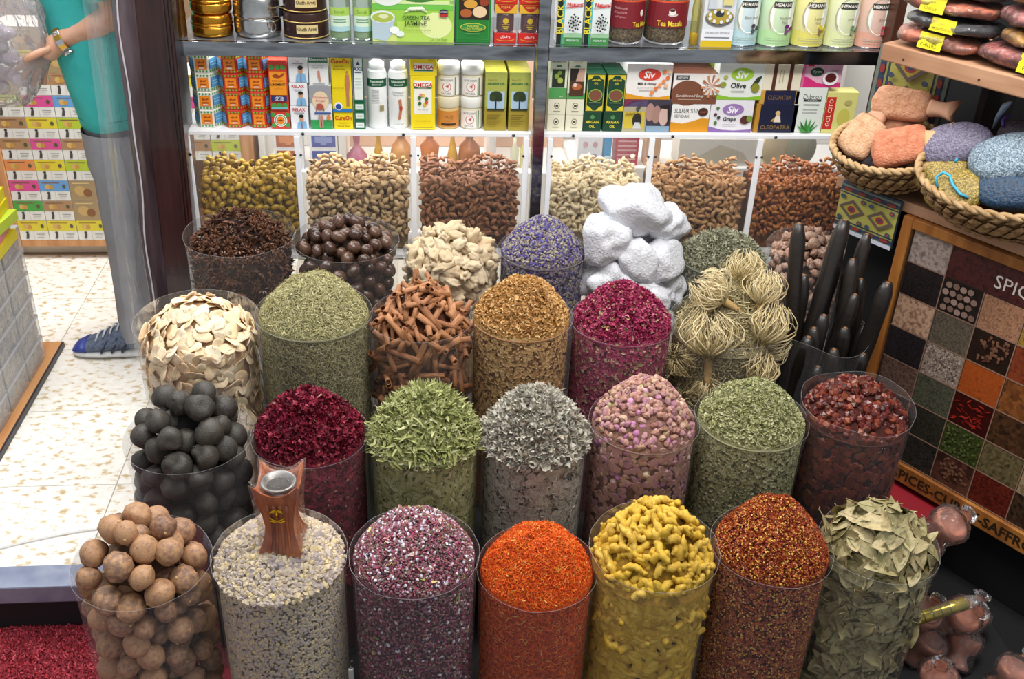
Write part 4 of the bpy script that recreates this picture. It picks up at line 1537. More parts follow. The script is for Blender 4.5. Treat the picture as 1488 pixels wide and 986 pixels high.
ORD = ['bottom', 'second lowest', 'second highest', 'top']
for q in range(4):
    balm(-.524, S2 + q * .0472, '#e9e7dc', '#4f9a4a', 'white and green hexagonal balm carton, %s of its stack by the dark post' % ORD[q], 'hexagonal balm cartons')
    balm(-.455, S2 + q * .0472, '#c9301f', '#7fae3a', 'red hexagonal balm carton, %s of the middle stack' % ORD[q], 'hexagonal balm cartons')
    balm(-.392, S2 + q * .0472, '#c9301f', '#7fae3a', 'red hexagonal balm carton, %s of the stack beside the liniment' % ORD[q], 'hexagonal balm cartons')

lin_ops = [('e', .2, .86, .13, .05, '#3f9a44'), ('e', .5, .86, .13, .05, '#3f9a44'), ('e', .8, .86, .13, .05, '#3f9a44'), ('r', .06, .32, .94, .78, '#f09a1c'), ('p', [(.2, .70), (.4, .74), (.6, .70), (.85, .76), (.8, .69), (.55, .65), (.3, .66)], '#9c3c10'), T_('TIGER BALM', .5, .60, .03, '#a83a10'), T_('LINIMENT', .5, .53, .045, '#1c1410', b=.02), T_('زيت النمر'[::-1], .5, .45, .04, '#b0561a'), ('r', .08, .20, .92, .31, '#22306e'), T_('虎油', .5, .255, .085, '#f4f4f4'), ('e', .2, .12, .14, .05, '#3f9a44'), ('e', .5, .12, .14, .05, '#3f9a44'), ('e', .8, .12, .14, .05, '#3f9a44'), ('r', .06, .045, .94, .085, '#6cc4c9')]
pack('liniment_box', -.360, -.312, S2 + .0475, .132, .04, '#d8402e', lin_ops, 'tall red and orange liniment box with white Chinese characters')
pack('balm_box', -.361, -.312, S2, .047, .04, '#d8402e', [('e', .12, .2, .12, .13, '#3f9a44'), ('e', .88, .2, .12, .13, '#3f9a44'), ('e', .12, .8, .12, .13, '#3f9a44'), ('e', .88, .8, .12, .13, '#3f9a44'), ('e', .5, .5, .36, .36, '#f2efe6'), ('e', .5, .5, .31, .31, '#3f9a44'), ('e', .5, .5, .26, .26, '#f2efe6'), ('e', .5, .5, .22, .22, '#ee8a1a'), ('p', [(.34, .5), (.5, .56), (.66, .52), (.5, .44)], '#9c3c10')], 'small red box with an orange roundel under the liniment box')


def relax(z0, h, x0, x1, txt, lab):
    ops = ([T_('راحة'[::-1], .45, .80, .10, '#c9242c')] if not txt else [T_('RELAX', .5, .85, .13, '#c9242c', b=.02)]) + [('r', .2, .70, .8, .73, '#9a9a9a'), ('r', .3, .65, .7, .67, '#b0b0b0')] + person_icon(.62, .32, .95, 1.15)
    pack('relax_box', x0, x1, z0, h, .04, '#eceef0', ops, lab, group='white relaxing balm boxes')


relax(S2, .0605, -.311, -.265, True, 'white box with red lettering and a seated man, bottom of its stack')
relax(S2 + .061, .0605, -.310, -.263, True, 'white box with red lettering and a seated man, middle of its stack')
relax(S2 + .122, .068, -.308, -.259, False, 'white box with red Arabic lettering and a seated man, top of its stack')
pack('ointment_box', -.260, -.203, S2, .115, .04, '#e6e8ea', [('r', 0, .6, 1, 1, '#9a9ca2'), ('r', 0, .0, 1, .22, '#2f9a52'), ('e', .5, .66, .38, .22, '#e9d2ae'), T_('Ointment', .5, .74, .06, '#c9506a', s=.2), T_('Emulgel', .5, .66, .06, '#c9506a', s=.2), ('p', [(.30, .58), (.42, .60), (.52, .60), (.62, .56), (.66, .42), (.55, .46), (.46, .44), (.36, .46), (.26, .40)], '#b0584a'), ('r', .2, .36, .95, .40, '#3a5a9c'), ('p', [(.36, .32), (.46, .34), (.47, .04), (.40, .04)], '#c08a7a'), ('p', [(.50, .34), (.60, .32), (.58, .04), (.52, .04)], '#c08a7a'), ('e', .84, .28, .1, .06, '#d98a3a')], 'grey and green ointment box with red muscle figures')
pack('cream_box', -.258, -.208, S2 + .1155, .077, .04, '#e9eceb', [('r', 0, .76, 1, .97, '#1f7040'), T_('Rheumoch', .5, .865, .11, '#f0f0f0', b=.02), T_('Joint Muscle Gel', .5, .67, .05, '#7a7a7a'), T_('Massage Cream', .5, .59, .05, '#7a7a7a'), ('p', [(.46, .50), (.56, .50), (.58, .36), (.62, .14), (.52, .14), (.46, .30)], '#c98a72'), ('r', .2, .05, .8, .08, '#9aa0a0')], 'white and green cream box on top of the ointment box')
pack('pain_spray_box', -.202, -.150, S2 + .047, .158, .04, '#ecd414', [('r', 0, .93, 1, 1, '#d9bf10'), T_('CureOn', .45, .83, .07, '#c9201c', b=.025), T_('Joint, Joint &', .42, .75, .026, '#5a4a10'), T_('Muscle Pains', .42, .71, .026, '#5a4a10'), ('e', .80, .66, .06, .022, '#c9846a'), ('p', [(.72, .62), (.88, .62), (.92, .46), (.86, .34), (.86, .10), (.80, .10), (.80, .30), (.76, .30), (.78, .10), (.72, .10), (.72, .34), (.68, .46)], '#c07a5e'), ('r', 0, .0, 1, .055, '#2a7ac0'), ('e', .3, .10, .2, .07, '#f2f2f2'), ('e', .3, .09, .15, .05, '#1f4f9c'), T_('Quick Pain Relief', .32, .40, .024, '#6a5a20')], 'tall yellow box with red lettering and an anatomical figure')
pack('pain_box', -.200, -.150, S2, .0465, .04, '#ecd414', [T_('CureOn', .5, .66, .24, '#c9201c', b=.025), T_('Joint, Joint &', .5, .36, .09, '#5a4a10'), T_('Muscle Pains', .5, .2, .09, '#5a4a10')], 'small yellow box with red lettering under the tall yellow one')
pack('axe_box', -.147, -.119, S2 + .0735, .123, .03, '#1f6a44', [('r', .1, .05, .9, .94, '#e6efe9'), ('p', [(.3, .78), (.5, .86), (.7, .78)], '#1c3a6e'), T_('AXE', .5, .70, .075, '#1c2f6e', b=.02), ('r', .2, .62, .8, .64, '#3a4a7e'), ('r', .2, .5, .8, .51, '#9ab0a6'), ('r', .2, .44, .8, .45, '#9ab0a6'), ('r', .2, .38, .8, .39, '#9ab0a6'), ('r', .2, .32, .8, .33, '#9ab0a6')], 'narrow green and white medicated oil box, on three flat ones')
for q in range(3):
    pack('axe_box', -.147, -.118, S2 + q * .0243, .0238, .03, '#1f6a44', [('r', .12, .2, .88, .8, '#dfeae4'), ('r', .25, .45, .75, .55, '#6a8a7a')], 'small flat green box with a white panel, %s of three' % ('bottom', 'middle', 'top')[q], group='flat green oil boxes')

# spray bottles
PLAS = M('white_plastic', '#eef0ee', .3, spec=.5)
HAZEP = film('cap_clear', haze=.04, gloss=.3, rough=.1, bump=0)
for x, fr, lab in ((-.087, True, 'white spray bottle with a green band and barcode, next to the narrow green box'), (-.032, False, 'white spray bottle with a green band and a knee picture')):
    o = tag(MB().lathe([(.024, 0), (.0262, .004), (.0262, .140), (.0235, .150), (.019, .153)], PLAS, 28).build('spray_bottle', None, True), lab, 'bottle', 'white spray bottles')
    auto_smooth(o)
    o.location = (x, 2.675, S2)
    MB().lathe([(.019, .153), (.0195, .156), (.0195, .170), (.010, .176), (.0085, .196), (.006, .204)], PLAS, 24).build('nozzle', o, True)
    MB().lathe([(.0245, .150), (.0245, .196), (.020, .205), (.004, .207)], HAZEP, 24, cap0=False).build('clear_cap', o, True)
    ops = [('r', 0, .80, 1, .95, '#1f5a3c'), T_('Rheumoch', .5, .90, .045, '#e8efe9', b=.02), T_('Janurood', .5, .84, .04, '#e8efe9', b=.02)]
    if fr:
        ops += [('r', .25, .50, .60, .76, '#dfe1e0')] + [('r', .27, .52 + .03 * j, .58, .527 + .03 * j, '#8a8f8c') for j in range(8)] + [('r', .60, .34, .80, .46, '#cfc49a')] + [('r', .61 + .03 * j, .35, .622 + .03 * j, .45, '#3a3428') for j in range(6)]
    else:
        ops += [T_('Pain Reliever', .5, .70, .03, '#6a6e6a'), T_('Massage Spray', .5, .65, .03, '#6a6e6a'), ('p', [(.50, .56), (.62, .58), (.66, .40), (.60, .20), (.48, .18), (.54, .38)], '#b9785a'), ('e', .60, .40, .07, .05, '#b0402a'), T_('For pain relief', .5, .10, .03, '#7a7e7a')]
    print_face(ops, .06, .140, lambda a, b, l: ((.0264 + l) * math.cos(-1.5708 + a / .0264), (.0264 + l) * math.sin(-1.5708 + a / .0264), b), o, 'printed_label', step=.00012)
# omega
om = [('r', .08, .10, .92, .92, '#e6cf1a')]
pack('omega_box', -.001, .064, S2, .143, .05, '#f0d81c', [('r', .14, .30, .86, .92, '#f3f2e6'), T_('OMEGA', .5, .84, .075, '#c9281e', b=.02), ('r', .14, .775, .86, .80, '#2a6a3a'), T_('PAIN RELIEVING', .5, .787, .015, '#f0f0e0')] + [('e', .5 + .16 * math.cos(a), .56 + .09 * math.sin(a), .07, .035, c) for a, c in ((.3, '#3a7a2e'), (1.5, '#e8c832'), (2.6, '#3a7a2e'), (3.8, '#2f6a2a'), (5.2, '#e2b82a'), (5.9, '#c9503a'))] + [('e', .42, .66, .06, .03, '#d98a8a'), T_('Fast relief oil', .5, .39, .025, '#5a5a4a'), T_('FOR EXTERNAL USE', .5, .18, .022, '#a86a1a'), ('r', .1, .05, .9, .07, '#b0981a')], 'yellow oil box with red lettering and painted flowers')
pack('omega_box', -.002, .068, S2 + .1435, .050, .05, '#f0d81c', [('r', .16, .22, .86, .64, '#f3f2e6'), T_('OMEGA', .5, .46, .22, '#c9281e', b=.02), ('r', .16, .25, .86, .33, '#2a6a3a'), T_('30 ml', .8, .82, .09, '#8a7a1a')], 'short yellow oil box lying on the taller yellow one')
# jars
JP = M('jar_plastic', '#dfe0d8', .35)
for i, (x, z0, bo, lab) in enumerate(((.099, S2, True, 'squat jar with an orange label, below another jar'), (.160, S2, False, 'squat white label jar, lower one near the argan boxes'), (.099, S2 + .0875, False, 'squat white label jar standing on the orange label jar'), (.161, S2 + .0875, False, 'squat white label jar, upper one near the argan boxes'))):
    o = tag(MB().lathe([(.026, 0), (.0285, .003), (.0285, .054), (.0275, .057)], M('jar_cream', '#d9d2b4', .35) if not bo else M('jar_honey', '#d9b878', .35), 28).build('cream_jar', None, True), lab, 'jar', 'squat cream jars')
    auto_smooth(o)
    o.location = (x, 2.677, z0)
    MB().lathe([(.0285, .057), (.0295, .059), (.0295, .083), (.0265, .087)], JP if not bo else M('jar_lid_cream', '#d6cdb0', .35), 28).build('lid', o, True)
    if bo:
        ops = [('r', 0, .12, 1, .92, '#c98438'), T_('خلطة'[::-1], .5, .62, .2, '#6a3a12'), ('r', .2, .2, .8, .32, '#3a2410'), ('r', .3, .42, .7, .45, '#8a5420')]
    else:
        ops = [('r', 0, .08, 1, .95, '#eeeae2'), ('r', .68, .08, .80, .95, '#6f8a6a'), ('e', .42, .5, .17, .22, '#c95a5a'), ('e', .42, .5, .14, .18, '#eeeae2'), ('p', [(.36, .52), (.5, .62), (.48, .44)], '#c95a5a'), T_('ALOE CORPS', .40, .82, .10, '#6a6a6a', w=.5), T_('NATUREL', .40, .18, .09, '#8a8a8a', w=.4)]
    print_face(ops, .068, .054, lambda a, b, l: ((.0286 + l) * math.cos(-1.5708 + a / .0286), (.0286 + l) * math.sin(-1.5708 + a / .0286), b), o, 'printed_label', step=.00012)
# argan cartons, four deep
ar = [('r', 0, 0, 1, .42, '#a38f2e'), ('r', 0, .40, 1, 1, '#a5ad52'), T_('Pure Oil', .32, .87, .03, '#8a5a2a'), T_('ARGAN OIL', .5, .81, .042, '#1f6a3a', b=.03), ('r', .1, .36, .9, .68, '#a9c4d9'), ('e', .5, .60, .30, .085, '#2a3a1e'), ('e', .36, .56, .16, .05, '#324422'), ('e', .64, .56, .17, .05, '#26341a'), ('r', .47, .38, .53, .54, '#2a241a'), ('r', .1, .355, .9, .385, '#2e3820')] + [('r', .1, .10 + .035 * j, .55 + .1 * (j % 3), .112 + .035 * j, '#6e5f1e') for j in range(6)]
for i, (x0, x1, nmx) in enumerate(((.193, .251, 'beside the jars'), (.256, .312, 'next to the chrome upright'))):
    for dpt in range(4):
        pack('argan_oil_box', x0, x1, S2, .156 + .006 * (dpt > 1), .055, '#b0aa44', ar if dpt == 0 else [], 'olive green tree argan carton %s, %s' % (nmx, ('front of its row', 'second in its row', 'third in its row', 'last in its row')[dpt]), 'box', 'tree argan oil cartons', y=2.645 + dpt * .058)

# --- right bay, middle shelf
pack('argan_oil_box', .360, .408, S2 + .0875, .112, .045, '#e2e6cc', [('r', 0, 0, 1, .26, '#4f9a50'), T_('ARGAN OIL', .5, .88, .05, '#2a5a32', w=.8, b=.02), ('e', .5, .77, .16, .025, '#3a7a5a'), ('r', .14, .28, .86, .70, '#1e2e1a'), ('e', .4, .54, .14, .06, '#8aa03a'), ('e', .6, .44, .15, .07, '#a8b44a'), ('e', .55, .62, .12, .05, '#6f8a2e'), T_('60ml', .7, .06, .03, '#dfe8d0')], 'cream and green argan oil carton with a fruit picture')
pack('argan_oil_box', .409, .457, S2 + .0875, .112, .045, '#e2e6cc', [('r', 0, 0, 1, .14, '#4f9a50'), T_('زيت أركان'[::-1], .5, .88, .06, '#8a7a3a', w=.8), ('e', .5, .77, .16, .025, '#3a7a5a'), ('r', .10, .42, .90, .72, '#c9a08a'), ('p', [(.1, .72), (.6, .72), (.5, .55), (.42, .42), (.1, .42)], '#201812'), ('r', .10, .08, .90, .42, '#4a2e1a'), ('e', .5, .3, .28, .08, '#b0602e'), ('e', .4, .34, .1, .05, '#d9c9c0')], 'cream argan oil carton with a dark haired woman picture')
for q, (x0, x1, z0, lab) in enumerate(((.360, .408, S2 + .0435, 'upper small cream box under the fruit argan carton'), (.409, .457, S2 + .0435, 'upper small cream box under the woman argan carton'), (.360, .408, S2, 'lower small cream box at the chrome upright'), (.409, .457, S2, 'lower small cream box beside the dark green boxes'))):
    pack('cream_box', x0, x1, z0, .043, .045, '#e4e0c6', [('e', .5, .6, .16, .19, '#4a4434'), ('e', .5, .6, .13, .155, '#e4e0c6'), ('r', .42, .54, .58, .66, '#4a4434'), ('r', .3, .24, .7, .28, '#8a8468')], lab, group='small cream argan boxes')
ga = [('r', .05, .03, .95, .97, '#d9c832'), ('r', .08, .045, .92, .955, '#14402a'), ('p', [(.08, .955), (.38, .955), (.26, .88), (.08, .84)], '#d9c832'), ('p', [(.92, .955), (.62, .955), (.74, .88), (.92, .84)], '#d9c832'), ('p', [(.08, .045), (.42, .045), (.26, .14), (.08, .18)], '#d9c832'), ('p', [(.92, .045), (.58, .045), (.74, .14), (.92, .18)], '#d9c832'), T_('ARGAN', .5, .84, .05, '#e2d23a', b=.02), T_('OIL', .5, .76, .05, '#e2d23a', b=.02), ('e', .5, .45, .38, .17, '#7fae3a'), ('e', .5, .45, .34, .14, '#7a4a34'), ('r', .2, .25, .8, .27, '#8aa07a')]
for i, (x0, x1) in enumerate(((.458, .510), (.512, .566))):
    for dpt in range(2):
        pack('argan_oil_box', x0, x1, S2 + .0525, .103, .05, '#14402a', ga if dpt == 0 else [], 'dark green and gold argan oil carton, %s, %s' % (('beside the cream boxes', 'beside the milk soap')[i], ('front', 'behind another')[dpt]), group='dark green argan cartons', y=2.645 + .055 * dpt)
    pack('argan_oil_box', x0 - .002, x1 - .003, S2, .052, .05, '#14402a', [('e', .5, .75, .12, .11, '#4a8a4a'), T_('ARGAN', .5, .5, .15, '#e2d23a', b=.02), T_('OIL', .5, .26, .14, '#e2d23a', b=.02)], 'short dark green argan box under the gold cartons, %s' % ('beside the cream boxes', 'beside the snake picture box')[i], group='dark green argan cartons')
mk = [('p', [(0, 0), (1, 0), (1, .12), (.75, .07), (.45, .07), (.2, .12), (0, .18)], '#e09a1c'), ('e', .5, .70, .25, .17, '#d9402e'), T_('Siv', .5, .70, .2, '#f6f2ee', b=.03, s=.2), T_('Milk & Honey', .46, .44, .09, '#3a2a20', b=.02), T_('with honey and milk extracts', .44, .33, .04, '#9a8a80'), ('r', .3, .25, .6, .27, '#b0a49a')] + [('e', u, v, .045, .06, c) for u, v, c in ((.82, .78, '#e88a4a'), (.90, .62, '#e2763a'), (.82, .52, '#e88a4a'), (.74, .42, '#ee9a5a'), (.66, .32, '#e2763a'), (.88, .40, '#f0b890'), (.58, .2, '#e88a4a'), (.94, .8, '#f4c8a0'))]
for dpt in range(3):
    pack('soap_box', .563, .686, S2 + .0885, .0945 + .006 * dpt, .05, '#ede9e4', mk if dpt == 0 else [], 'white milk and honey soap box with a red oval, %s' % ('front of its row', 'second in its row', 'third in its row')[dpt], 'box', 'milk and honey soap boxes', y=2.645 + .055 * dpt)
pack('oil_box', .563, .692, S2, .088, .05, '#5a4a6e', [('r', 0, .0, .5, .78, '#b0a88a'), ('r', .02, .1, .46, .62, '#d0b83a'), ('e', .30, .36, .10, .22, '#2a2620'), ('p', [(.22, .1), (.4, .1), (.36, .3), (.26, .3)], '#c9ccd0'), ('p', [(.25, .72), (.40, .95), (.34, .7), (.3, .6)], '#4a4844'), ('p', [(0, .78), (.2, .96), (.5, 1), (0, 1)], '#7a2a4a'), ('r', .5, 0, 1, 1, '#3e3a48'), ('e', .56, .62, .09, .28, '#b08a7e'), ('e', .70, .55, .09, .28, '#a88276'), ('e', .86, .50, .10, .30, '#d0b0a4'), ('p', [(.76, .82), (.96, .86), (1, .5), (.96, .2), (.92, .72), (.80, .74)], '#241c1a'), ('r', .5, 0, 1, .2, '#8aa4b9'), T_('SNAKE OIL', .22, .56, .1, '#5a3a10', w=.36)], 'dark oil box with a snake and three faces under the milk soap', 'box')
sd = [('r', 0, 0, 1, 1, '#f0ece6'), ('e', .34, .36, .36, .42, '#7a4a34'), ('r', 0, 0, 1, .3, '#7a4a34'), ('r', .06, .8, .34, .94, '#2a2a2a'), T_('HEMANI', .2, .87, .07, '#e8e8e8', w=.22), T_('Sandalwood Soap', .40, .26, .12, '#f0e6d8', s=.2), ('r', .14, .14, .66, .16, '#c9a88a')] + [('p', [(.84, .6), (.84 + .22 * math.cos(a), .6 + .38 * math.sin(a)), (.84 + .22 * math.cos(a + .22), .6 + .38 * math.sin(a + .22))], c) for a, c in zip([k * .63 for k in range(10)], ['#a8683e', '#c98a5a'] * 5)]
for dpt in range(2):
    pack('soap_box', .689, .812, S2 + .0780, .081, .05, '#5e3a2a', sd if dpt == 0 else [], 'brown and white sandalwood soap box, %s' % ('front of its row', 'behind the first')[dpt], group='sandalwood soap boxes', y=2.645 + .055 * dpt)
pack('soap_box', .694, .800, S2, .0775, .05, '#eceae6', [('p', [(0, 0), (1, 0), (1, .48), (.8, .5), (.55, .38), (.3, .3), (0, .36)], '#d9941e'), T_('SULFUR %10', .37, .76, .15, '#3a3a3a', s=.15, w=.6), T_('SEFIDAK', .28, .57, .1, '#6a6a6a', w=.4), ('e', .82, .72, .13, .15, '#4a2a22'), T_('SOAP', .82, .72, .06, '#c96a4a', w=.2)], 'white and orange sulfur soap box below the sandalwood soap')
pack('soap_box', .809, .934, S2 + .0905, .097, .05, '#e4e8e0', [('p', [(0, 0), (1, 0), (1, .12), (.7, .07), (.3, .07), (0, .14)], '#8ac02e'), ('e', .52, .70, .25, .18, '#a0cc3a'), T_('Siv', .52, .70, .22, '#f4f8ee', b=.03, s=.2), T_('Olive', .46, .40, .15, '#2a2a26', b=.02), ('e', .16, .62, .05, .06, '#b0b46a'), ('e', .12, .42, .07, .08, '#8a9a3a'), ('p', [(.72, .35), (.84, .62), (.96, .68), (.9, .5), (.82, .36)], '#2e3a24'), ('e', .84, .34, .09, .13, '#8a8a2e'), ('r', .3, .24, .6, .26, '#a0a49a')], 'white and lime green olive soap box on the grape soap')
pack('soap_box', .800, .920, S2, .090, .05, '#e6e4e8', [('p', [(0, 0), (1, 0), (1, .1), (.6, .06), (.3, .08), (0, .18)], '#8a6aa8'), ('e', .52, .70, .25, .18, '#9a78b4'), T_('Siv', .52, .70, .22, '#f6f2f8', b=.03, s=.2), T_('Grape', .46, .40, .15, '#2a2a2a', b=.02), ('e', .16, .74, .04, .05, '#5a7a4a'), ('e', .12, .55, .04, .05, '#5a3a3a'), ('e', .2, .46, .04, .05, '#3a3a44'), ('e', .14, .3, .04, .06, '#5a7a4a'), ('e', .82, .40, .11, .13, '#5a2e2a'), ('e', .92, .44, .07, .10, '#7a9a3a'), ('r', .3, .24, .62, .26, '#a09aa4')], 'white and purple grape soap box below the olive soap')
pack('soap_box', .808, .934, S2 + .0905, .110, .05, '#8fae4a', [], 'bright green soap box standing behind the olive soap', y=2.70)
o = pack('towel_soap', .932, 1.036, S2 + .117, .070, .05, '#e6dfc6', [('r', .24, 0, .34, 1, '#5a2e22'), ('r', .66, 0, .76, 1, '#5a2e22'), ('r', .42, .3, .44, .8, '#b0a888'), ('r', .5, .3, .52, .8, '#b0a888')], 'cream paper wrapped soap with two brown ribbons', 'soap', rz=-.03)
pack('gold_soap', .930, 1.040, S2 + .0785, .038, .05, '#c99a48', [('r', .12, 0, .90, 1, '#1c2040'), T_('CLEOPATRA', .5, .5, .3, '#8a6a34', w=.6)], 'flat navy and gold wrapped soap under the ribboned soap', 'soap')
pack('gold_soap', .926, 1.044, S2, .078, .05, '#b8862e', [('r', .10, 0, .90, 1, '#181c38'), ('p', [(.44, .38), (.62, .38), (.58, .62), (.48, .62)], '#e8dcc8'), ('e', .52, .70, .06, .09, '#d9b884'), ('p', [(.36, .42), (.46, .56), (.42, .40)], '#c9963a'), T_('CLEOPATRA', .5, .2, .14, '#9a7a3c', w=.7)], 'tall navy and gold wrapped soap beside the aloe box', 'soap')
pack('soap_box', 1.036, 1.146, S2 + .1265, .074, .05, '#e8b8cc', [('p', [(0, 0), (1, 0), (1, .2), (.7, .1), (.4, .16), (.15, .36), (0, .4)], '#d6327a'), ('r', 0, .0, .06, 1, '#d86a9a'), ('e', .36, .56, .17, .16, '#1e4a34'), T_('Ryon', .36, .56, .14, '#eef2ee', s=.2, w=.28), ('r', .10, .76, .26, .86, '#c9243a'), T_('SAFFRON', .76, .86, .09, '#5a3a4a', w=.42), T_('SOAP', .80, .62, .08, '#8a6a7a', w=.2), ('e', .72, .34, .20, .26, '#f4f0f2'), ('e', .72, .36, .14, .17, '#5a1c1c')], 'pink saffron soap box lying on the aloe box')
pack('soap_box', 1.028, 1.116, S2, .126, .05, '#e2e8e0', [T_('Dibron', .55, .80, .10, '#4a5450', w=.6, b=-.005), ('r', .28, .70, .84, .745, '#3a3e3c'), T_('PLACENTA', .56, .722, .03, '#e8e8e8'), ('r', .3, .62, .8, .64, '#9aa49e'), ('r', .3, .52, .76, .535, '#a8b0aa'), ('r', .3, .46, .76, .475, '#a8b0aa')] + [('p', [(.46 + .1 * math.cos(a), .02), (.62 + .06 * math.cos(a), .02), (.54 + .40 * math.cos(a), .08 + .26 * math.sin(a) ** 1)], c) for a, c in zip((.5, .95, 1.4, 1.8, 2.3, 2.7), ('#3a8a3a', '#2e7a34', '#4a9a44', '#3a8a3a', '#2e7030', '#4a9a48'))], 'white skin soap box with a green aloe plant')
pack('soap_box', 1.117, 1.205, S2, .114, .05, '#dcd884', [('r', .0, .1, .30, .88, '#c92c2a'), T_('GOL CITO', .15, .5, .10, '#f2e6c0', rot=True), ('e', .62, .4, .2, .2, '#ccc45a'), ('e', .7, .75, .12, .07, '#b9b06a')], 'pale yellow soap box with a red side panel')

# --- upper shelf, left bay
GOLD = M('gold_tin', ['#8a5a14', '#c4862a', '#e0a640'], .25, 1.0, src='noise', scale=4)
SILV = M('silver_tin', ['#9a9a98', '#c4c4c2', '#e0e0dc'], .2, 1.0, src='noise', scale=14)


def tin(name, x, z0, r, h, m, label, ribs=((.15, 1.0), (.45, .97), (.5, 1.03), (.85, 1.0)), y=None):
    prof = [(r * .9, 0), (r * .98, h * .06), (r, h * .14), (r, h * .40), (r * .965, h * .44), (r * 1.03, h * .50), (r * 1.03, h * .56), (r * .985, h * .60), (r, h * .70), (r * .97, h * .90), (r * .86, h)]
    o = MB().lathe(prof, m, 36).build(name, None, True)
    auto_smooth(o, 50)
    o.location = (x, y or 2.645 + r, z0)
    return tag(o, label, 'tin')


tin('gold_tin', -.494, S1, .051, .056, GOLD, 'shiny gold round tin, lower one of two')
tin('gold_tin', -.493, S1 + .0565, .051, .056, GOLD, 'shiny gold round tin, upper one of two')
tin('dark_tin', -.568, S1, .016, .10, M('bronze_tin', ['#5a3a1a', '#8a642e'], .3, .8, src='noise', scale=9), 'narrow bronze tin squeezed in beside the dark post', y=2.67)
o = tin('silver_tin', -.382, S1, .059, .100, SILV, 'big silver engraved tin with a clasp')
MB().box(.030, .050, -.054, -.048, .048, .075, CHR, ch=.002, T=Matrix.Rotation(.6, 4, 'Z')).build('clasp', o)
MB().tube([(.040 + .010 * math.cos(a), -.050 - .004 * math.sin(a), .030 + .014 * math.sin(a)) for a in [k * .6 for k in range(11)]], .0018, CHR, 6).build('ring_pull', o, True)
BRN = M('brown_tin', ['#2e1a16', '#3e241e'], .3, .2, src='noise', scale=5)
for q, (z0, r, lab) in enumerate(((S1, .0565, 'dark brown round oudh tin with gilt edges, lower one'), (S1 + .0645, .054, 'dark brown round oudh tin with gilt edges, upper one'))):
    o = MB().lathe([(r * .97, 0), (r, .003), (r, .040), (r * 1.0, .041), (r, .060), (r * .97, .063)], BRN, 36).build('oudh_tin', None, True)
    auto_smooth(o)
    o.location = (-.262, 2.645 + r, z0)
    tag(o, lab, 'tin', 'oudh tins')
    for z in (.002, .040):
        MB().lathe([(r, z), (r * 1.02, z + .0008), (r * 1.02, z + .0024), (r, z + .003)], M('gilt', '#c9a860', .3, .6), 36, cap0=False, cap1=False).build('gilt_band', o, True)
    print_face([('r', .32, .22, .82, .58, '#3a2a14'), ('r', .325, .23, .815, .57, '#d9c48a'), T_('Oudh Areej', .57, .40, .20, '#3a2a14', w=.44, b=.01)], .110, .063, lambda a, b, l, r=r: ((r + l) * math.cos(-1.5708 + a / r), (r + l) * math.sin(-1.5708 + a / r), b), o, 'printed_label', step=.0002)
GLS = film('jar_glass', haze=.05, gloss=.7, rough=.03, bump=0, tint='#e6f0e8')
for x, r, lab, c in ((-.174, .0265, 'clear jar of pale scrub with a green label, beside the oudh tins', '#cfe0b0'), (-.118, .0245, 'clear jar of pale scrub with a green label, beside the jasmine tea', '#d9e6c0')):
    o = tag(MB().lathe([(r * .95, 0), (r, .004), (r, .098), (r * .9, .104)], GLS, 28, cap1=False).build('scrub_jar', None, True), lab, 'jar', 'pale scrub jars')
    o.location = (x, 2.675, S1)
    MB().lathe([(r * .88, .003), (r * .92, .006), (r * .92, .040), (.004, .041)], M('scrub_' + c[1:], c, .6), 24).build('filling', o, True)
    MB().lathe([(r * .95, .104), (r * 1.02, .105), (r * 1.02, .125), (r * .95, .128)], PLAS, 24).build('lid', o, True)
    print_face([('r', 0, .22, 1, .80, '#d4e8d0'), ('r', 0, .60, 1, .80, '#a8cc5a'), ('r', 0, .22, 1, .34, '#a8d0d4'), T_('Scrub', .5, .70, .08, '#5a8a2e'), ('r', .2, .5, .8, .52, '#6a9a7a'), ('r', .2, .44, .8, .46, '#6a9a7a')], r * 2, .100, lambda a, b, l, r=r: ((r + .0006 + l) * math.cos(-1.5708 + a / r), (r + .0006 + l) * math.sin(-1.5708 + a / r), b), o, 'printed_label', step=.00012)
ja = [('r', 0, .86, 1, 1, '#6fc04a'), ('r', 0, .0, 1, .30, '#cfe07a'), ('r', .3, .0, 1, .55, '#b4d65a'), ('e', .78, .45, .2, .35, '#dfeaa0'), ('p', [(0, .08), (.16, .02), (.24, .2), (.28, .6), (.0, .8)], '#b4c8d0'), ('e', .13, .66, .15, .17, '#dfe8ea'), ('e', .13, .65, .13, .13, '#a8bc4a'), ('e', .14, .68, .06, .06, '#d9e0b0'), ('e', .27, .32, .06, .10, '#f0f4f0'), ('e', .34, .22, .05, .08, '#e6eeea'), ('p', [(.38, .78), (.46, .94), (.62, .96), (.68, .80), (.6, .86), (.46, .84)], '#eef2dc'), T_('SPECIALLY SELECTED', .53, .86, .05, '#5a8a4a', w=.26), T_('GREEN TEA', .54, .66, .11, '#24522a', w=.34, b=.01), T_('JASMINE', .53, .49, .15, '#1e4a24', w=.38, b=.01), T_('finest green tea with jasmine', .55, .33, .06, '#5a8a3a', w=.5), ('e', .88, .82, .055, .08, '#1e1e2a'), ('r', .83, .70, .93, .78, '#b02a2a'), T_('LONDON', .88, .83, .05, '#e8e8e8', w=.09), T_('25 Tea Bags', .82, .08, .09, '#3a6a2e', w=.3)]
pack('tea_box', -.094, .110, S1, .092, .07, '#9ccc4a', ja, 'wide green jasmine tea box with a cup picture')
pack('tea_box', -.093, .100, S1 + .0925, .092, .07, '#a8d05a', [('r', 0, 0, 1, .1, '#cfe6a0'), ('e', .6, .25, .25, .2, '#3f7a34'), ('e', .2, .2, .2, .25, '#dfe8e0')], 'second green tea box lying on the jasmine tea box')
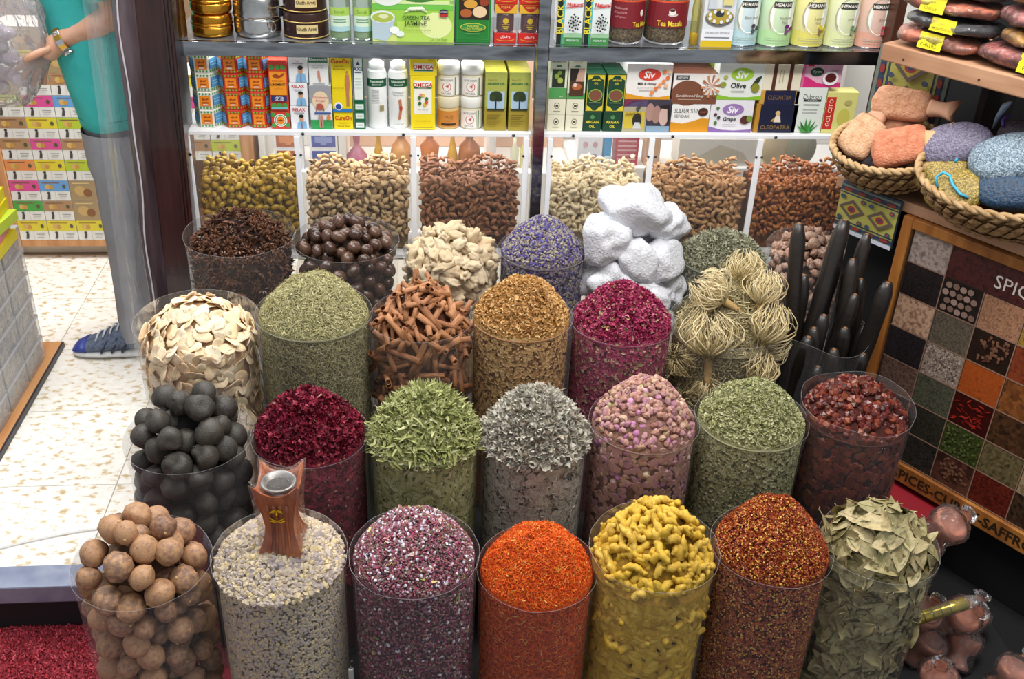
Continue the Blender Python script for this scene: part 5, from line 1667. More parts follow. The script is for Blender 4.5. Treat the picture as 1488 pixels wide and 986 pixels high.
pack('curry_tin', .113, .204, S1, .175, .06, '#1f7a2e', [('r', .06, .05, .94, .97, '#3fa04a'), ('r', .07, .06, .93, .96, '#1f7a2e'), ('r', .10, .33, .94, .97, '#2a1810'), ('e', .3, .42, .17, .06, '#a85a2a'), ('e', .68, .44, .20, .08, '#e0c49a'), ('e', .42, .55, .19, .06, '#d09a3a'), ('e', .8, .58, .13, .06, '#8a3a1e'), ('e', .22, .66, .14, .06, '#c9782e'), ('e', .6, .70, .2, .07, '#c49a5a'), ('e', .5, .225, .36, .06, '#d9d04a'), ('e', .5, .225, .34, .052, '#2a8a3a'), T_('MADRAS', .5, .243, .03, '#e8e05a'), T_('CURRY POWDER', .5, .21, .026, '#e8e05a', w=.55), ('r', .3, .13, .7, .138, '#8ac08a')], 'tall green curry tin with spice bowls picture', 'tin')
SAFG = M('saffron_glass', ['#4a1420', '#6e2030'], .15, src='noise', scale=20, spec=.7)
for q, (x0, x1, nmx) in enumerate(((.212, .270, 'beside the curry tin'), (.274, .332, 'next to the chrome upright'))):
    for lv in range(2):
        o = empty('saffron_pack', ((x0 + x1) / 2, 2.645, S1 + lv * .097), 0, 'red and clear saffron packet, %s one %s' % (('lower', 'upper')[lv], nmx), 'packet', 'saffron packets')
        W = x1 - x0 - .002
        MB().box(-W / 2, W / 2, 0, .035, 0, .026, card('#c9241e'), ch=.001).build('base_card', o)
        MB().box(-W / 2, W / 2, 0, .035, .074, .096, card('#d9a832'), ch=.001).build('top_card', o)
        MB().lathe([(W * .36, .0265), (W * .40, .034), (W * .40, .066), (W * .36, .0735)], SAFG, 18, T=Matrix.Translation((0, .0175, 0)), sy=.72).build('saffron_jar', o, True)
        MB().box(-W / 2, W / 2, 0, .035, .0262, .0738, film('blister', haze=.04, gloss=.6, rough=.08, bump=.3, bscale=40)).build('clear_window', o)
        print_face([('e', .5, .42, .42, .22, '#d9942e'), ('e', .5, .48, .40, .20, '#c9241e'), T_('زعفران'[::-1], .5, .6, .34, '#f4ece4', w=.8, b=.02)], W, .026, lambda a, b, l: (a, -l, b), o, step=.0002)
        print_face([('p', [(.1, 1), (.9, 1), (.7, .4), (.5, .15), (.3, .4)], '#b0181c'), T_('KESARI', .5, .7, .25, '#e8c04a', w=.5)], W, .022, lambda a, b, l: (a, -l, b + .074), o, 'printed_top_card', step=.0002)
        print_face([('e', .5, .62, .13, .16, '#c9a832'), ('r', .32, .40, .68, .44, '#c9a832'), ('r', .36, .30, .64, .34, '#c9a832'), ('r', .40, .2, .6, .24, '#c9a832')], W, .047, lambda a, b, l, W=W: (a, .0175 - W * .29 - l - .001, b + .0265), o, 'printed_jar', step=.0002)

# --- upper shelf, right bay
bs = [('r', 0, 0, .26, 1, '#14201a'), ('r', .18, .0, .26, .5, '#2a9a6a'), ('r', .20, .2, .28, 1, '#3ab0b8'), T_('BLACK SEED', .11, .52, .10, '#e2d23a', rot=True, b=.02), ('r', .28, 0, 1, .14, '#3f8a44'), ('r', .28, .10, 1, .16, '#9ac49a'), T_('Natural', .66, .56, .055, '#c9242c', b=.02, w=.6), ('p', [(.3, .51), (.98, .54), (.98, .55), (.3, .52)], '#c9242c'), T_('PREMIUM OIL', .64, .06, .03, '#e8f0e8', w=.5)] + [('e', .64 + .24 * math.cos(k * 2.4) * (k / 22) ** .5, .31 + .13 * math.sin(k * 2.4) * (k / 22) ** .5, .035, .014, '#1a1a1a') for k in range(22)]
pack('black_seed_box', .371, .438, S1, .178, .05, '#dfe6e4', bs, 'black seed oil box with a shiny spine, next to the chrome upright', group='black seed oil boxes')
pack('black_seed_box', .442, .508, S1, .178, .05, '#dfe6e4', bs, 'black seed oil box with a shiny spine, next to the tea jars', group='black seed oil boxes')
TEA = M('tea_leaves', ['#3a2a1c', '#6a5a3e', '#8a7a58', '#4a3a28', '#a08a66'], .8, src='voronoi', scale=240)
for x, r, ops, lab in ((.557, .0485, [('r', 0, .30, 1, .80, '#7a1c26'), ('r', 0, .77, 1, .80, '#d9502a'), T_('Tea Masala', .86, .37, .09, '#e8d23a', b=.02, w=.5), ('e', .83, .57, .05, .06, '#e8e0d8'), T_('Masala made', .30, .66, .045, '#d9a0a0', w=.3), T_('of finest herbs', .30, .58, .045, '#d9a0a0', w=.3), T_('and spices', .30, .50, .045, '#d9a0a0', w=.3)], 'glass jar of tea masala, label turned aside'), (.664, .0565, [('r', 0, .32, 1, .80, '#7a1c26'), ('r', 0, .77, 1, .80, '#d9502a'), T_('Tea Masala', .52, .40, .10, '#e8d23a', b=.02, w=.52), ('e', .56, .56, .10, .03, '#c9c0b8'), ('e', .54, .61, .07, .06, '#eee8e0'), ('e', .54, .64, .055, .025, '#4a2a1a')], 'wide glass jar of tea masala with a cup on the label')):
    o = tag(MB().lathe([(r * .86, 0), (r * .97, .006), (r, .016), (r, .126), (r * .8, .150)], film('tea_jar_glass', haze=.02, gloss=.55, rough=.04, bump=0), 32, cap1=False).build('tea_jar', None, True), lab, 'jar', 'tea masala jars')
    o.location = (x, 2.645 + r, S1)
    MB().lathe([(r * .82, .004), (r * .94, .008), (r * .965, .017), (r * .965, .124), (r * .5, .140), (.004, .142)], TEA, 28).build('tea_leaves', o, True)
    MB().lathe([(r * .80, .150), (r * .86, .151), (r * .86, .172), (r * .80, .175)], M('jar_lid_red', '#8a1f24', .3), 28).build('lid', o, True)
    print_face(ops, r * 2.3, .140, lambda a, b, l, r=r: ((r + .0006 + l) * math.cos(-1.62 + a / r), (r + .0006 + l) * math.sin(-1.62 + a / r), b), o, 'printed_label', step=.00012)
o = tag(MB().lathe([(.010, 0), (.0115, .004), (.0115, .10), (.006, .125), (.005, .16)], film('oil_glass', haze=.02, gloss=.6, rough=.03, bump=0, tint='#efe9b0'), 20).build('oil_bottle', None, True), 'slim clear bottle of yellow oil beside the tea jar', 'bottle')
o.location = (.733, 2.66, S1)
MB().lathe([(.009, .002), (.0102, .005), (.0102, .030), (.002, .031)], M('yellow_oil', '#d9b81c', .1), 18).build('oil', o, True)
pack('tea_glass_box', .748, .832, S1 - .0005, .162, .06, '#d9dde0', [('r', 0, 0, 1, .10, '#d9b81c'), ('r', 0, .10, 1, .28, '#e6e9ee'), T_('THE BRITISH VINTAGE', .5, .22, .035, '#6a7078', w=.8), ('r', .1, .14, .9, .155, '#6a7078'), ('e', .5, .46, .45, .14, '#6a6a66'), ('e', .5, .48, .42, .12, '#b09a3a'), ('e', .5, .52, .14, .05, '#33363a')] + [('e', .5 + .33 * math.cos(a), .48 + .085 * math.sin(a), .05, .03, '#dfe4e8') for a in [k * .7 for k in range(9)]] + [('p', [(.12, .95), (.3, .95), (.34, .6), (.1, .6)], '#c4ccd2'), ('p', [(.55, .95), (.9, .88), (.85, .66), (.55, .66)], '#d9cf8a')], 'grey box with a tea glass tray picture on a yellow base')


def herb_can(x, r, col, low, dots, txt, lab):
    ops = [('r', 0, 0, 1, .22, low), ('e', .56, .42, .36, .26, '#b9ae8a'), ('e', .57, .43, .33, .245, '#eef2ea'), ('r', .3, .53, .74, .61, '#3a3a34'), T_('HEMANI', .52, .57, .045, '#eceae0', w=.4, b=.02), T_(txt[0], .62, .40, .035, '#7a7a6a', w=.4)]
    if len(txt) > 1:
        ops.append(T_(txt[1], .62, .34, .035, '#7a7a6a', w=.4))
    ops += [('e', .72 + .09 * math.cos(k * 2.1), .25 + .04 * math.sin(k * 2.1), .055, .028, dots[k % len(dots)]) for k in range(7)]
    ops += [('r', .2, .12, .8, .128, '#a8b09a'), ('r', .25, .085, .75, .093, '#a8b09a')]
    can('tea_can', x, r, S1, .190, col, ops, lab, 'can', group='tall herbal tea cans')


herb_can(.866, .040, '#cfe2e6', '#b9d8de', ['#4a4a54', '#5a5a66'], ['Black Seeds'], 'pale blue herbal tea can with black seeds')
herb_can(.953, .0455, '#cfe6c0', '#b4dca0', ['#6a2a6e', '#8a4a8a'], ['Verbena', 'Mint'], 'light green herbal tea can with purple flowers')
herb_can(1.043, .0445, '#ece6a0', '#e0d670', ['#e6d22a', '#e6d22a', '#9a7a4a'], ['Lemon', 'Ginger'], 'yellow herbal tea can with lemon slices')
herb_can(1.130, .0435, '#e4eac0', '#dce4ac', ['#7a9a6a', '#9ab08a'], ['Jasmine'], 'pale yellow green herbal tea can with a white sprig')
herb_can(1.214, .042, '#e6c4b4', '#e0a894', ['#c9485a', '#d96a7a'], ['Rose'], 'salmon pink herbal tea can with a rose')

# ---------------------------------------------------------------- dark door post with a rolled clear curtain
tp = MB()
for (xa, xb, ya, yb, m_) in ((-.648, -.563, 2.575, 2.69, WOODD),):
    lo, hi = -.028, .012
    tp.loft([[(xa + lo, ya, 0), (xb + lo, ya, 0), (xb + lo, yb, 0), (xa + lo, yb, 0)], [(xa + hi, ya, 1.45), (xb + hi, ya, 1.45), (xb + hi, yb, 1.45), (xa + hi, yb, 1.45)]], m_)
for q in range(3):
    x = -.585 + q * .008
    tp.loft([[(x - .028, 2.5705, 0), (x - .024, 2.5705, 0), (x - .024, 2.576, 0), (x - .028, 2.576, 0)], [(x + .012, 2.5705, 1.45), (x + .016, 2.5705, 1.45), (x + .016, 2.576, 1.45), (x + .012, 2.576, 1.45)]], WOODD)
tag(tp.build('trim_2'), kind='structure')
o = MB()
CUR = M('dark_curtain', ['#241a1e', '#4a3c42', '#6e6066'], .22, src='noise', scale=6, stretch=(3, 3, .5), bump=.5, bscale=9, spec=.7)
prof = [(-.684, 2.585), (-.676, 2.566), (-.664, 2.560), (-.650, 2.568), (-.630, 2.572), (-.630, 2.60), (-.668, 2.605), (-.680, 2.60)]
rings = []
for i in range(15):
    z = 1.45 * i / 14
    dx = -.040 + .040 * z / 1.45 - .006
    wv = .003 * math.sin(z * 11) + .002 * math.sin(z * 23)
    rings.append([(x + dx + (wv if j < 3 else 0), y, z) for j, (x, y) in enumerate(prof)])
o.loft(rings, CUR)
oc = o.build('rolled_curtain', None, True)
tag(oc, 'dark shiny plastic curtain rolled up along the wooden post', 'curtain')
e = MB()
e.tube([(-.664 + -.046 + .040 * z / 1.45 + .003 * math.sin(z * 11) + .002 * math.sin(z * 23), 2.5575, z) for z in [1.45 * i / 40 for i in range(41)]], [.0016 + .0012 * math.sin(i * 1.9) ** 2 for i in range(41)], M('curtain_edge', '#cfcad0', .3, spec=.8), 6)
e.build('crinkled_edge', oc, True)
fm_ = MB()
rings = []
pts = []
for i in range(13):
    t = i / 12
    x = -.690 - .085 * t
    y = 2.60 + .012 * math.sin(9 * t)
    pts.append((x, y))
vs, fs = [], []
for i, (x, y) in enumerate(pts):
    vs += [(x - .03, y, .06), (x + .012, y, 1.45)]
for i in range(12):
    fs.append((2 * i, 2 * i + 2, 2 * i + 3, 2 * i + 1))
fm_.add(vs, fs, film('curtain_clear', haze=.10, gloss=.22, rough=.25, bump=.8, bscale=9, stretch=(2, 2, .4)))
tag(fm_.build('clear_curtain', None, True), 'clear plastic curtain strip hanging in front of the grey trousers', 'curtain')

# ---------------------------------------------------------------- tea rack against the back wall
OAK = M('light_oak', ['#b07a4a', '#c98f5c', '#d9a572'], .5, src='noise', scale=6, stretch=(6, 6, .8), bump=.1, bscale=40)
rk = empty('tea_rack', (-1.38, 3.5, 0), 0, 'light wooden wall rack filled with banded tea cartons behind the man', 'rack')
MB().box(-.035, .012, -.06, .24, .05, 1.6, OAK, ch=.003).build('side_post', rk)
MB().box(.80, .842, -.06, .24, .05, 1.6, OAK, ch=.003).build('side_post', rk)
MB().box(.012, .80, -.055, .24, .05, .075, OAK, ch=.003).build('bottom_rail', rk)
MB().box(.012, .80, .235, .245, .075, 1.6, M('rack_back', '#8a7358', .7)).build('back_board', rk)
BANDS = {'pink': '#e0559a', 'blue': '#6aa4dc', 'brown': '#b08a64', 'lime green': '#b9cc3a', 'yellow': '#e2d23a', 'orange': '#e8945a', 'green': '#4fa84a', 'tan': '#a8906a'}
LAY = ['yellow yellow yellow yellow brown yellow yellow yellow', 'green brown tan yellow green tan brown lime_green', 'pink blue tan pink yellow brown green pink', 'orange yellow lime_green orange blue pink tan yellow', 'brown pink brown yellow green brown brown lime_green',
       'brown yellow lime_green pink orange lime_green brown lime_green', 'lime_green pink blue brown yellow blue pink brown', 'tan brown brown green pink orange yellow blue', 'green yellow tan pink brown green blue orange', 'pink tan green blue yellow pink brown tan']
NTH = ['bottom', 'second', 'third', 'fourth', 'fifth', 'sixth', 'seventh', 'eighth', 'ninth', 'tenth']
tea_me = {}


def tea_box(col, x, z, label):
    key = col
    W, H, D = .0965, .0735, .15
    if key not in tea_me:
        o = MB().box(-W / 2, W / 2, 0, D, 0, H, card('#ecece6'), ch=.001).build('tea_carton')
        c = BANDS[col]
        full = col in ('tan',)
        ops = [('r', 0, .48, 1, 1, c), ('r', .1, .86, .7, .91, '#8a6a4a' if col != 'yellow' else '#a8862e'), ('e', .28, .70, .10, .13, '#d9b46a'), ('e', .40, .68, .08, .11, '#c99a4a'), ('e', .84, .72, .06, .10, '#5a5a3a'), ('r', .49, .0, .51, .48, '#cfcfc8'),
               ('p', [(.20, .08), (.26, .40), (.30, .40), (.33, .30), (.30, .08)], '#4a4a48'), ('e', .28, .40, .05, .05, '#3a3a3a'), ('r', .60, .30, .90, .335, '#9a9a98'), ('r', .64, .22, .88, .25, '#b0b0ac'), ('r', .60, .14, .84, .17, '#b0b0ac')]
        if full:
            ops = [('r', 0, 0, 1, 1, c), ('e', .35, .5, .2, .25, '#c9a86a'), ('e', .6, .4, .15, .2, '#8a5a34'), ('r', .1, .85, .7, .9, '#e0c890')]
        pr = print_face(ops, W, H, lambda a, b, l: (a, -l, b), o, step=.00025)
        tea_me[key] = (o.data, pr.data, o, pr)
        first = True
    else:
        m1, m2, _, _ = tea_me[key]
        o = link(bpy.data.objects.new('tea_carton', m1))
        link(bpy.data.objects.new('printed_face', m2), o)
    o.location = (x, 3.445, z)
    tag(o, label, 'carton', 'tea cartons in the wall rack')


for r in range(10):
    cols = LAY[r].split()
    for c in range(8):
        if c in (4,) and r < 9 or c == 3 and r in (0, 1, 2):
            continue
        if c > 4 and not (4 <= r <= 7):
            continue
        cn = cols[c].replace('_', ' ')
        tea_box(cn, -1.318 + .0985 * c, .0755 + r * .0740, '%s banded tea carton, %s row up, %s column from the rack post' % (cn, NTH[r], NTH[c].replace('bottom', 'first')))

# things on display further along the back wall, seen through the bins
ds = empty('display_case', (-.05, 3.5, 0), 0, 'white low display case behind the nut bins', 'display case')
MB().box(-.49, .62, -.06, .24, .0, .335, M('case_white', '#e9e6e0', .5), ch=.004).build('body', ds)
MB().box(-.49, -.18, .2, .24, .335, .78, M('case_white', '#e9e6e0', .5), ch=.004).build('back_board', ds)
MB().box(-.18, .62, .2, .24, .335, .78, M('case_pink', '#d9b49a', .6), ch=.004).build('back_board', ds)
MB().box(-.47, -.45, -.05, .2, .335, .78, M('case_white', '#e9e6e0', .5), ch=.003).build('divider', ds)
MB().box(-.20, -.175, -.05, .2, .335, .78, M('case_white', '#e9e6e0', .5), ch=.003).build('divider', ds)
MB().box(.32, .345, -.05, .2, .335, .78, M('case_white', '#e9e6e0', .5), ch=.003).build('divider', ds)
for i, (x, col, c2, lab) in enumerate(((-.45, '#b0603a', '#d98a5a', 'reddish picture box'), (-.33, '#4a5aa8', '#8a9ad0', 'blue picture box'))):
    for lv in range(3):
        pack('picture_box', x - .02, x + .078, .3355 + lv * .0745, .074, .06, '#f0f0f2', [('r', .08, .1, .92, .92, col), ('r', .2, .3, .8, .6, c2), ('r', .4, .2, .6, .8, c2)], '%s in the white case seen through the bins, %s' % (lab, ('lowest', 'middle', 'topmost')[lv]), y=3.46)
GLB = [(-.19, .036, ['#c98aa0', '#a83a5a'], 'pink conical perfume bottle on the display case', (1.0, .25)), (-.115, .022, ['#d0a030', '#a87a1a'], 'slim yellow perfume bottle between two bigger ones', (.6, .5)), (-.035, .042, ['#d09a5a', '#a8602e'], 'amber round perfume bottle on the display case', (.9, .8)),
       (.065, .036, ['#c97a3a', '#a8502a'], 'orange waisted perfume bottle on the display case', (.7, .95)), (.145, .020, ['#d9a83a', '#b0801a'], 'small yellow perfume bottle beside the squat jar', (.9, .6)), (.205, .040, ['#a8683a', '#7a4424'], 'squat amber jar with a silver cap on the display case', (1, .9))]
for x, r, cc, lab, (a, b) in GLB:
    o = tag(MB().lathe([(r * .9, 0), (r, .006), (r * (a * .5 + .5), .04), (r * b, .075), (r * .35, .10), (r * .35, .115)], M('perfume_' + cc[0][1:], cc, .12, src='noise', scale=20, spec=.8), 22).build('perfume_bottle', None, True), lab, 'bottle', 'perfume bottles on the display case')
    o.location = (x, 3.50, .3355)
    MB().lathe([(r * .42, .1155), (r * .5, .119), (r * .5, .135), (r * .2, .15)], M('gilt', '#c9a860', .3, .6), 16).build('stopper', o, True)
for i, (x, col, lab) in enumerate(((.365, '#dfe0c0', 'pale flacon standing on the white case'), (.40, '#d9d090', 'straw coloured flacon standing on the white case'), (.435, '#e0d8d0', 'milky flacon standing on the white case'))):
    o = tag(MB().lathe([(.014, 0), (.015, .004), (.015, .07), (.006, .085), (.006, .11)], M('flacon_' + col[1:], col, .15, spec=.8), 16).build('flacon', None, True), lab, 'bottle')
    o.location = (x, 3.49, .3355)
cs = empty('storage_crate_unit', (1.02, 3.5, 0), 0, 'white storage unit behind the cashew bins', 'storage unit')
MB().box(-.45, .60, -.06, .24, 0, .355, M('case_white', '#e9e6e0', .5), ch=.004).build('body', cs)
MB().box(-.02, .60, .2, .24, .355, .80, M('case_grey', '#cfc8c0', .6), ch=.004).build('back_board', cs)
pack('white_box', .585, .675, .3555, .11, .06, '#eef0f4', [('e', .3, .3, .1, .1, '#b4a0d0'), ('e', .7, .3, .1, .1, '#b4a0d0'), ('e', .3, .7, .1, .1, '#d0a0b0'), ('e', .7, .7, .1, .1, '#d0a0b0')], 'white box with pale dots seen through the cashew bin', y=3.46)
pack('blue_bottle_box', .680, .708, .3555, .12, .04, '#3a9ad0', [('r', .1, .1, .9, .3, '#e0eef4')], 'narrow bright blue box seen through the cashew bin', y=3.46)
for lv in range(7):
    pack('red_packet', .72, .806, .3555 + lv * .0165, .016, .06, '#c04a5a', [('r', .1, .3, .9, .6, '#e0b0b4')], 'flat red packet, %s in its pile seen through the cashew bin' % ('lowest', 'second', 'third', 'fourth', 'fifth', 'sixth', 'topmost')[lv], y=3.46, group='red packets behind the bins')
pack('brown_carton', .83, .885, .3555, .12, .06, '#d0a888', [], 'plain tan carton seen through the cashew bin', y=3.46)
pack('clear_packet', .95, 1.25, .3555, .10, .10, '#d6d2c8', [('p', [(.1, .1), (.5, .8), (.8, .5), (.9, .1)], '#bdb4a0')], 'pale wide packet seen above the roasted cashews', y=3.46)
for x, col, lab, rz in ((1.30, '#d9c49a', 'striped fan shaped pack seen above the spiced nuts', .2), (1.40, '#8a8a74', 'grey green rounded pack seen above the spiced nuts', -.1)):
    o = MB().lathe([(.05, 0), (.055, .004), (.055, .012), (.05, .016)], M('pack_' + col[1:], col, .5), 28, T=Matrix.Rotation(R_(90), 4, 'X'), sy=1.3).build('round_pack', None, True)
    o.location = (x, 3.47, .427)
    o.rotation_euler = (0, 0, rz)
    tag(o, lab, 'pack')

# ---------------------------------------------------------------- low plank with clear boxes, yellow cartons on top
pk = MB()
pk.box(-1.42, -1.068, 2.16, 2.83, .0, .018, M('plank_top', ['#b9804e', '#c9925e', '#d09c6a'], .5, src='noise', scale=5, stretch=(5, .7, 5)), ch=.002)
p_o = pk.build('display_plank')
tag(p_o, 'wooden floor plank with a dark edge under the clear boxes', 'plank')
MB().box(-1.068, -1.062, 2.16, 2.83, .0, .0175, M('plank_edge', '#2e2a30', .4)).build('dark_edge', p_o)
CLB = film('clear_box', haze=.30, gloss=.6, rough=.15, bump=.3, bscale=20)
GFILL = M('grey_filling', ['#8a8478', '#a8a294', '#c4beb0', '#756f64'], .8, src='noise', scale=45, detail=4, bump=.6, bscale=60)
k = 0
for lv in range(6):
    for j in range(3):
        zz = .0185 + lv * .0705
        yy = 2.19 + j * .155 + .10
        o = MB().box(-.11, .055, 0, .148, 0, .069, CLB, ch=.003).build('clear_box')
        o.location = (-1.145 - .0 * lv, yy, zz)
        tag(o, 'clear box of grey dried goods, %s layer, %s the frame edge' % (('lowest', 'second', 'third', 'fourth', 'fifth', 'sixth', 'topmost')[lv], ('stack nearest to', 'middle stack from', 'far stack from')[j]), 'box', 'stacked clear boxes')
        MB().box(-.105, .051, .005, .143, .004, .058, GFILL, ch=.008).build('filling', o, True)
        MB().box(-.1105, .0555, -.0005, .1485, .060, .0695, M('clear_lid', '#b4b4b8', .25), ch=.002).build('lid', o)
for q, (c, lab) in enumerate((('#d9c81e', 'yellow'), ('#e88aa8', 'pink'), ('#b4c83a', 'lime'), ('#d9c81e', 'second yellow'), ('#e2d42e', 'top yellow'))):
    o = pack('sweet_carton', -1.19, -1.060, .4425 + q * .0295, .029, .15, c, [('r', .1, .2, .5, .6, '#a8a01a' if 'yellow' in lab else '#f4e8ee')], '%s flat carton in the little pile on the clear boxes' % lab, y=2.505, group='flat cartons on the clear boxes')
    o.rotation_euler = (0, 0, .12 * math.sin(q * 2.2))
cb = MB().tube([(-1.05 + .42 * t, 1.865 + .05 * math.sin(2.2 * t) + .07 * t, .004) for t in [i / 16 for i in range(17)]], .0025, film('cable_clear', haze=.5, gloss=.8, rough=.2, bump=0), 6).build('clear_hose', None, True)
tag(cb, 'thin clear plastic tube lying along the step edge', 'tube')

# ---------------------------------------------------------------- the man in a teal shirt
SKIN = M('skin', ['#cf9a7c', '#dcab8e', '#d6a084'], .5, src='noise', scale=18, sss=.08)
TEAL = M('teal_cotton', ['#2fb0ac', '#3dbfba', '#48cac4'], .8, src='noise', scale=8, bump=.25, bscale=300)
GREY = M('grey_cotton', ['#84868a', '#989aa0', '#8c8e95'], .85, src='noise', scale=7, bump=.2, bscale=260)
per = empty('person', (-.83, 2.88, 0), 0, 'man in a teal shirt and grey trousers holding a clear plastic bag', 'person')


def wl(p):   # world point to the person's own frame
    return (p[0] + .83, p[1] - 2.88, p[2])


def skin_obj(name, joints, edges, m, root, parent, sub=2):
    me = bpy.data.meshes.new(name)
    me.from_pydata([wl(j[0]) for j in joints], edges, [])
    o = link(bpy.data.objects.new(name, me), parent)
    md = o.modifiers.new('skin', 'SKIN')
    md.use_smooth_shade = True
    for i, j in enumerate(joints):
        sv = me.skin_vertices[0].data[i]
        sv.radius = (j[1], j[1]) if not isinstance(j[1], tuple) else j[1]
        sv.use_root = i == root
    s = o.modifiers.new('sub', 'SUBSURF')
    s.levels = s.render_levels = sub
    me.materials.append(m)
    return o


J, E_ = [], []


def jn(p, r, par=None):
    J.append((p, r))
    if par is not None:
        E_.append((par, len(J) - 1))
    return len(J) - 1


pel = jn((-.81, 2.88, .74), .085)
sp = jn((-.825, 2.88, .95), .085, pel)
ch = jn((-.835, 2.88, 1.15), .095, sp)
nk = jn((-.845, 2.88, 1.30), .048, ch)
h1 = jn((-.865, 2.88, 1.37), .058, nk)
h2 = jn((-.875, 2.88, 1.44), .078, h1)
h3 = jn((-.868, 2.88, 1.51), .060, h2)
for sgn in (-1, 1):
    s1 = jn((-.825, 2.88 + sgn * .15, 1.24), .046, ch)
    if sgn < 0:
        el = jn((-.73, 2.745, 1.02), .040, s1)
        fa = jn((-.795, 2.745, .993), .0385, el)
        wr = jn((-.885, 2.745, .950), .0255, fa)
        pm = jn((-.912, 2.745, .930), .030, wr)
        pc = jn((-.940, 2.745, .910), (.030), pm)
    else:
        el = jn((-.81, 3.06, 1.02), .036, s1)
        wr = jn((-.93, 3.03, .93), .025, el)
        pm = jn((-.97, 3.02, .915), .030, wr)
for sgn in (-1, 1):
    hp = jn((-.81 + .02 * (sgn > 0), 2.88 + sgn * .075, .66), .066, pel)
    kn = jn((-.80 + .06 * (sgn > 0), 2.88 + sgn * .085, .40), .046, hp)
    an = jn((-.815 + .14 * (sgn > 0), 2.88 + sgn * .09, .08), .034, kn)
    jn((-.90 + .14 * (sgn > 0), 2.88 + sgn * .09, .045), .028, an)
body = skin_obj('body', J, E_, SKIN, 0, per)
# face
fc = MB()
fc.tube([(-.953, 2.88, 1.445), (-.975, 2.88, 1.425), (-.955, 2.88, 1.415)], [.008, .012, .008], SKIN, 8)
for s in (-1, 1):
    fc.lathe([(.002, -.009), (.008, -.005), (.009, 0), (.008, .005), (.002, .009)], M('eye', '#1c1410', .2), 10, T=Matrix.Translation((-.944, 2.88 + s * .030, 1.458)))
    fc.lathe([(.004, -.03), (.012, -.012), (.013, .012), (.006, .028)], SKIN, 10, T=Matrix.Translation((-.868, 2.88 + s * .078, 1.44)))
fc.tube([(-.948, 2.858, 1.388), (-.956, 2.88, 1.386), (-.948, 2.902, 1.388)], [.003, .006, .003], M('lips', '#a05a4e', .5), 6)
fc.v = [wl(p) for p in fc.v]
fc.build('face', per, True)
hr = MB()
hr.lathe([(.090, -.02), (.094, .02), (.082, .06), (.05, .088), (.01, .098)], M('black_hair', ['#120e0c', '#241c18'], .5, src='noise', scale=80), 24, T=Matrix.Translation((-.858, 2.88, 1.47)))
hr.v = [wl(p) for p in hr.v]
hr.build('hair', per, True)
# fingers of the near hand, each its own chain from inside the palm, closing on the bag
FG = [[(-.928, 2.728, .922), (-.962, 2.716, .905), (-.984, 2.714, .893), (-1.000, 2.722, .880)],
      [(-.934, 2.738, .912), (-.966, 2.724, .886), (-.984, 2.722, .864), (-.992, 2.732, .847)],
      [(-.934, 2.750, .904), (-.956, 2.738, .872), (-.968, 2.736, .848), (-.972, 2.744, .831)],
      [(-.930, 2.760, .900), (-.941, 2.752, .869), (-.948, 2.752, .847), (-.950, 2.758, .832)],
      [(-.905, 2.728, .938), (-.930, 2.706, .930), (-.956, 2.700, .918), (-.974, 2.706, .906)]]
for i, ch_ in enumerate(FG):
    r = (.0092, .0095, .009, .008, .0105)[i]
    skin_obj('finger' if i < 4 else 'thumb', [(p, r * (1.05, 1, .92, .72)[q]) for q, p in enumerate(ch_)], [(0, 1), (1, 2), (2, 3)], SKIN, 0, per)


def ell(cx, cy, z, rx, ry, n=28, wob=0.0, ph=0.0, tilt=0.0, sq=0.0):
    out = []
    for q in range(n):
        a = 6.2832 * q / n
        k_ = 1 + wob * math.sin(3 * a + ph) + wob * .6 * math.sin(7 * a + 2.3 * ph)
        x, y = rx * k_ * math.cos(a), ry * k_ * math.sin(a)
        out.append(wl((cx + x, cy + y, z + tilt * x)))
    return out


shirt = MB()
shirt.loft([ell(-.795, 2.88, .712, .108, .150, wob=.02, ph=.5, tilt=.10), ell(-.795, 2.88, .716, .112, .154, wob=.02, ph=.5, tilt=.10), ell(-.800, 2.88, .742, .111, .154, wob=.02, ph=.8, tilt=.08), ell(-.812, 2.88, .82, .115, .158, wob=.025, ph=1.4), ell(-.822, 2.88, .92, .122, .158, wob=.02, ph=2.2), ell(-.830, 2.88, 1.02, .126, .160, wob=.015, ph=3),
            ell(-.835, 2.88, 1.12, .122, .168), ell(-.838, 2.88, 1.20, .108, .178), ell(-.84, 2.88, 1.26, .082, .150), ell(-.845, 2.88, 1.30, .058, .075)], TEAL, cap0=False, cap1=False)
sh_o = shirt.build('shirt', per, True)
sl = MB()
sl.tube([wl((-.83, 2.76, 1.24)), wl((-.785, 2.742, 1.16)), wl((-.75, 2.742, 1.085)), wl((-.745, 2.743, 1.07))], [.070, .068, .064, .062], TEAL, 16)
sl.tube([wl((-.83, 3.0, 1.24)), wl((-.82, 3.03, 1.15)), wl((-.81, 3.055, 1.08))], [.070, .066, .062], TEAL, 16)
sl.build('sleeves', per, True)
MB().loft([ell(-.797, 2.88, .740, .1128, .1555, tilt=.08), ell(-.797, 2.88, .7425, .1128, .1555, tilt=.08)], M('teal_seam', '#178580', .9), False, False).build('hem_seam', per, True)
lg = MB()
mk_ = MB().box(-.0008, .0008, -.014, .014, -.02, .02, M('print_pale', '#a8dcd8', .7)).build('hem_mark', per)
mk_.location = wl((-.735, 2.74, .775))
mk_.rotation_euler = (0, 0, R_(68))
tr = MB()
tr.loft([ell(-.80, 2.88, .80, .100, .140), ell(-.80, 2.88, .72, .104, .144), ell(-.80, 2.88, .64, .100, .140, wob=.02), ell(-.80, 2.88, .60, .085, .125)], GREY, False, False)
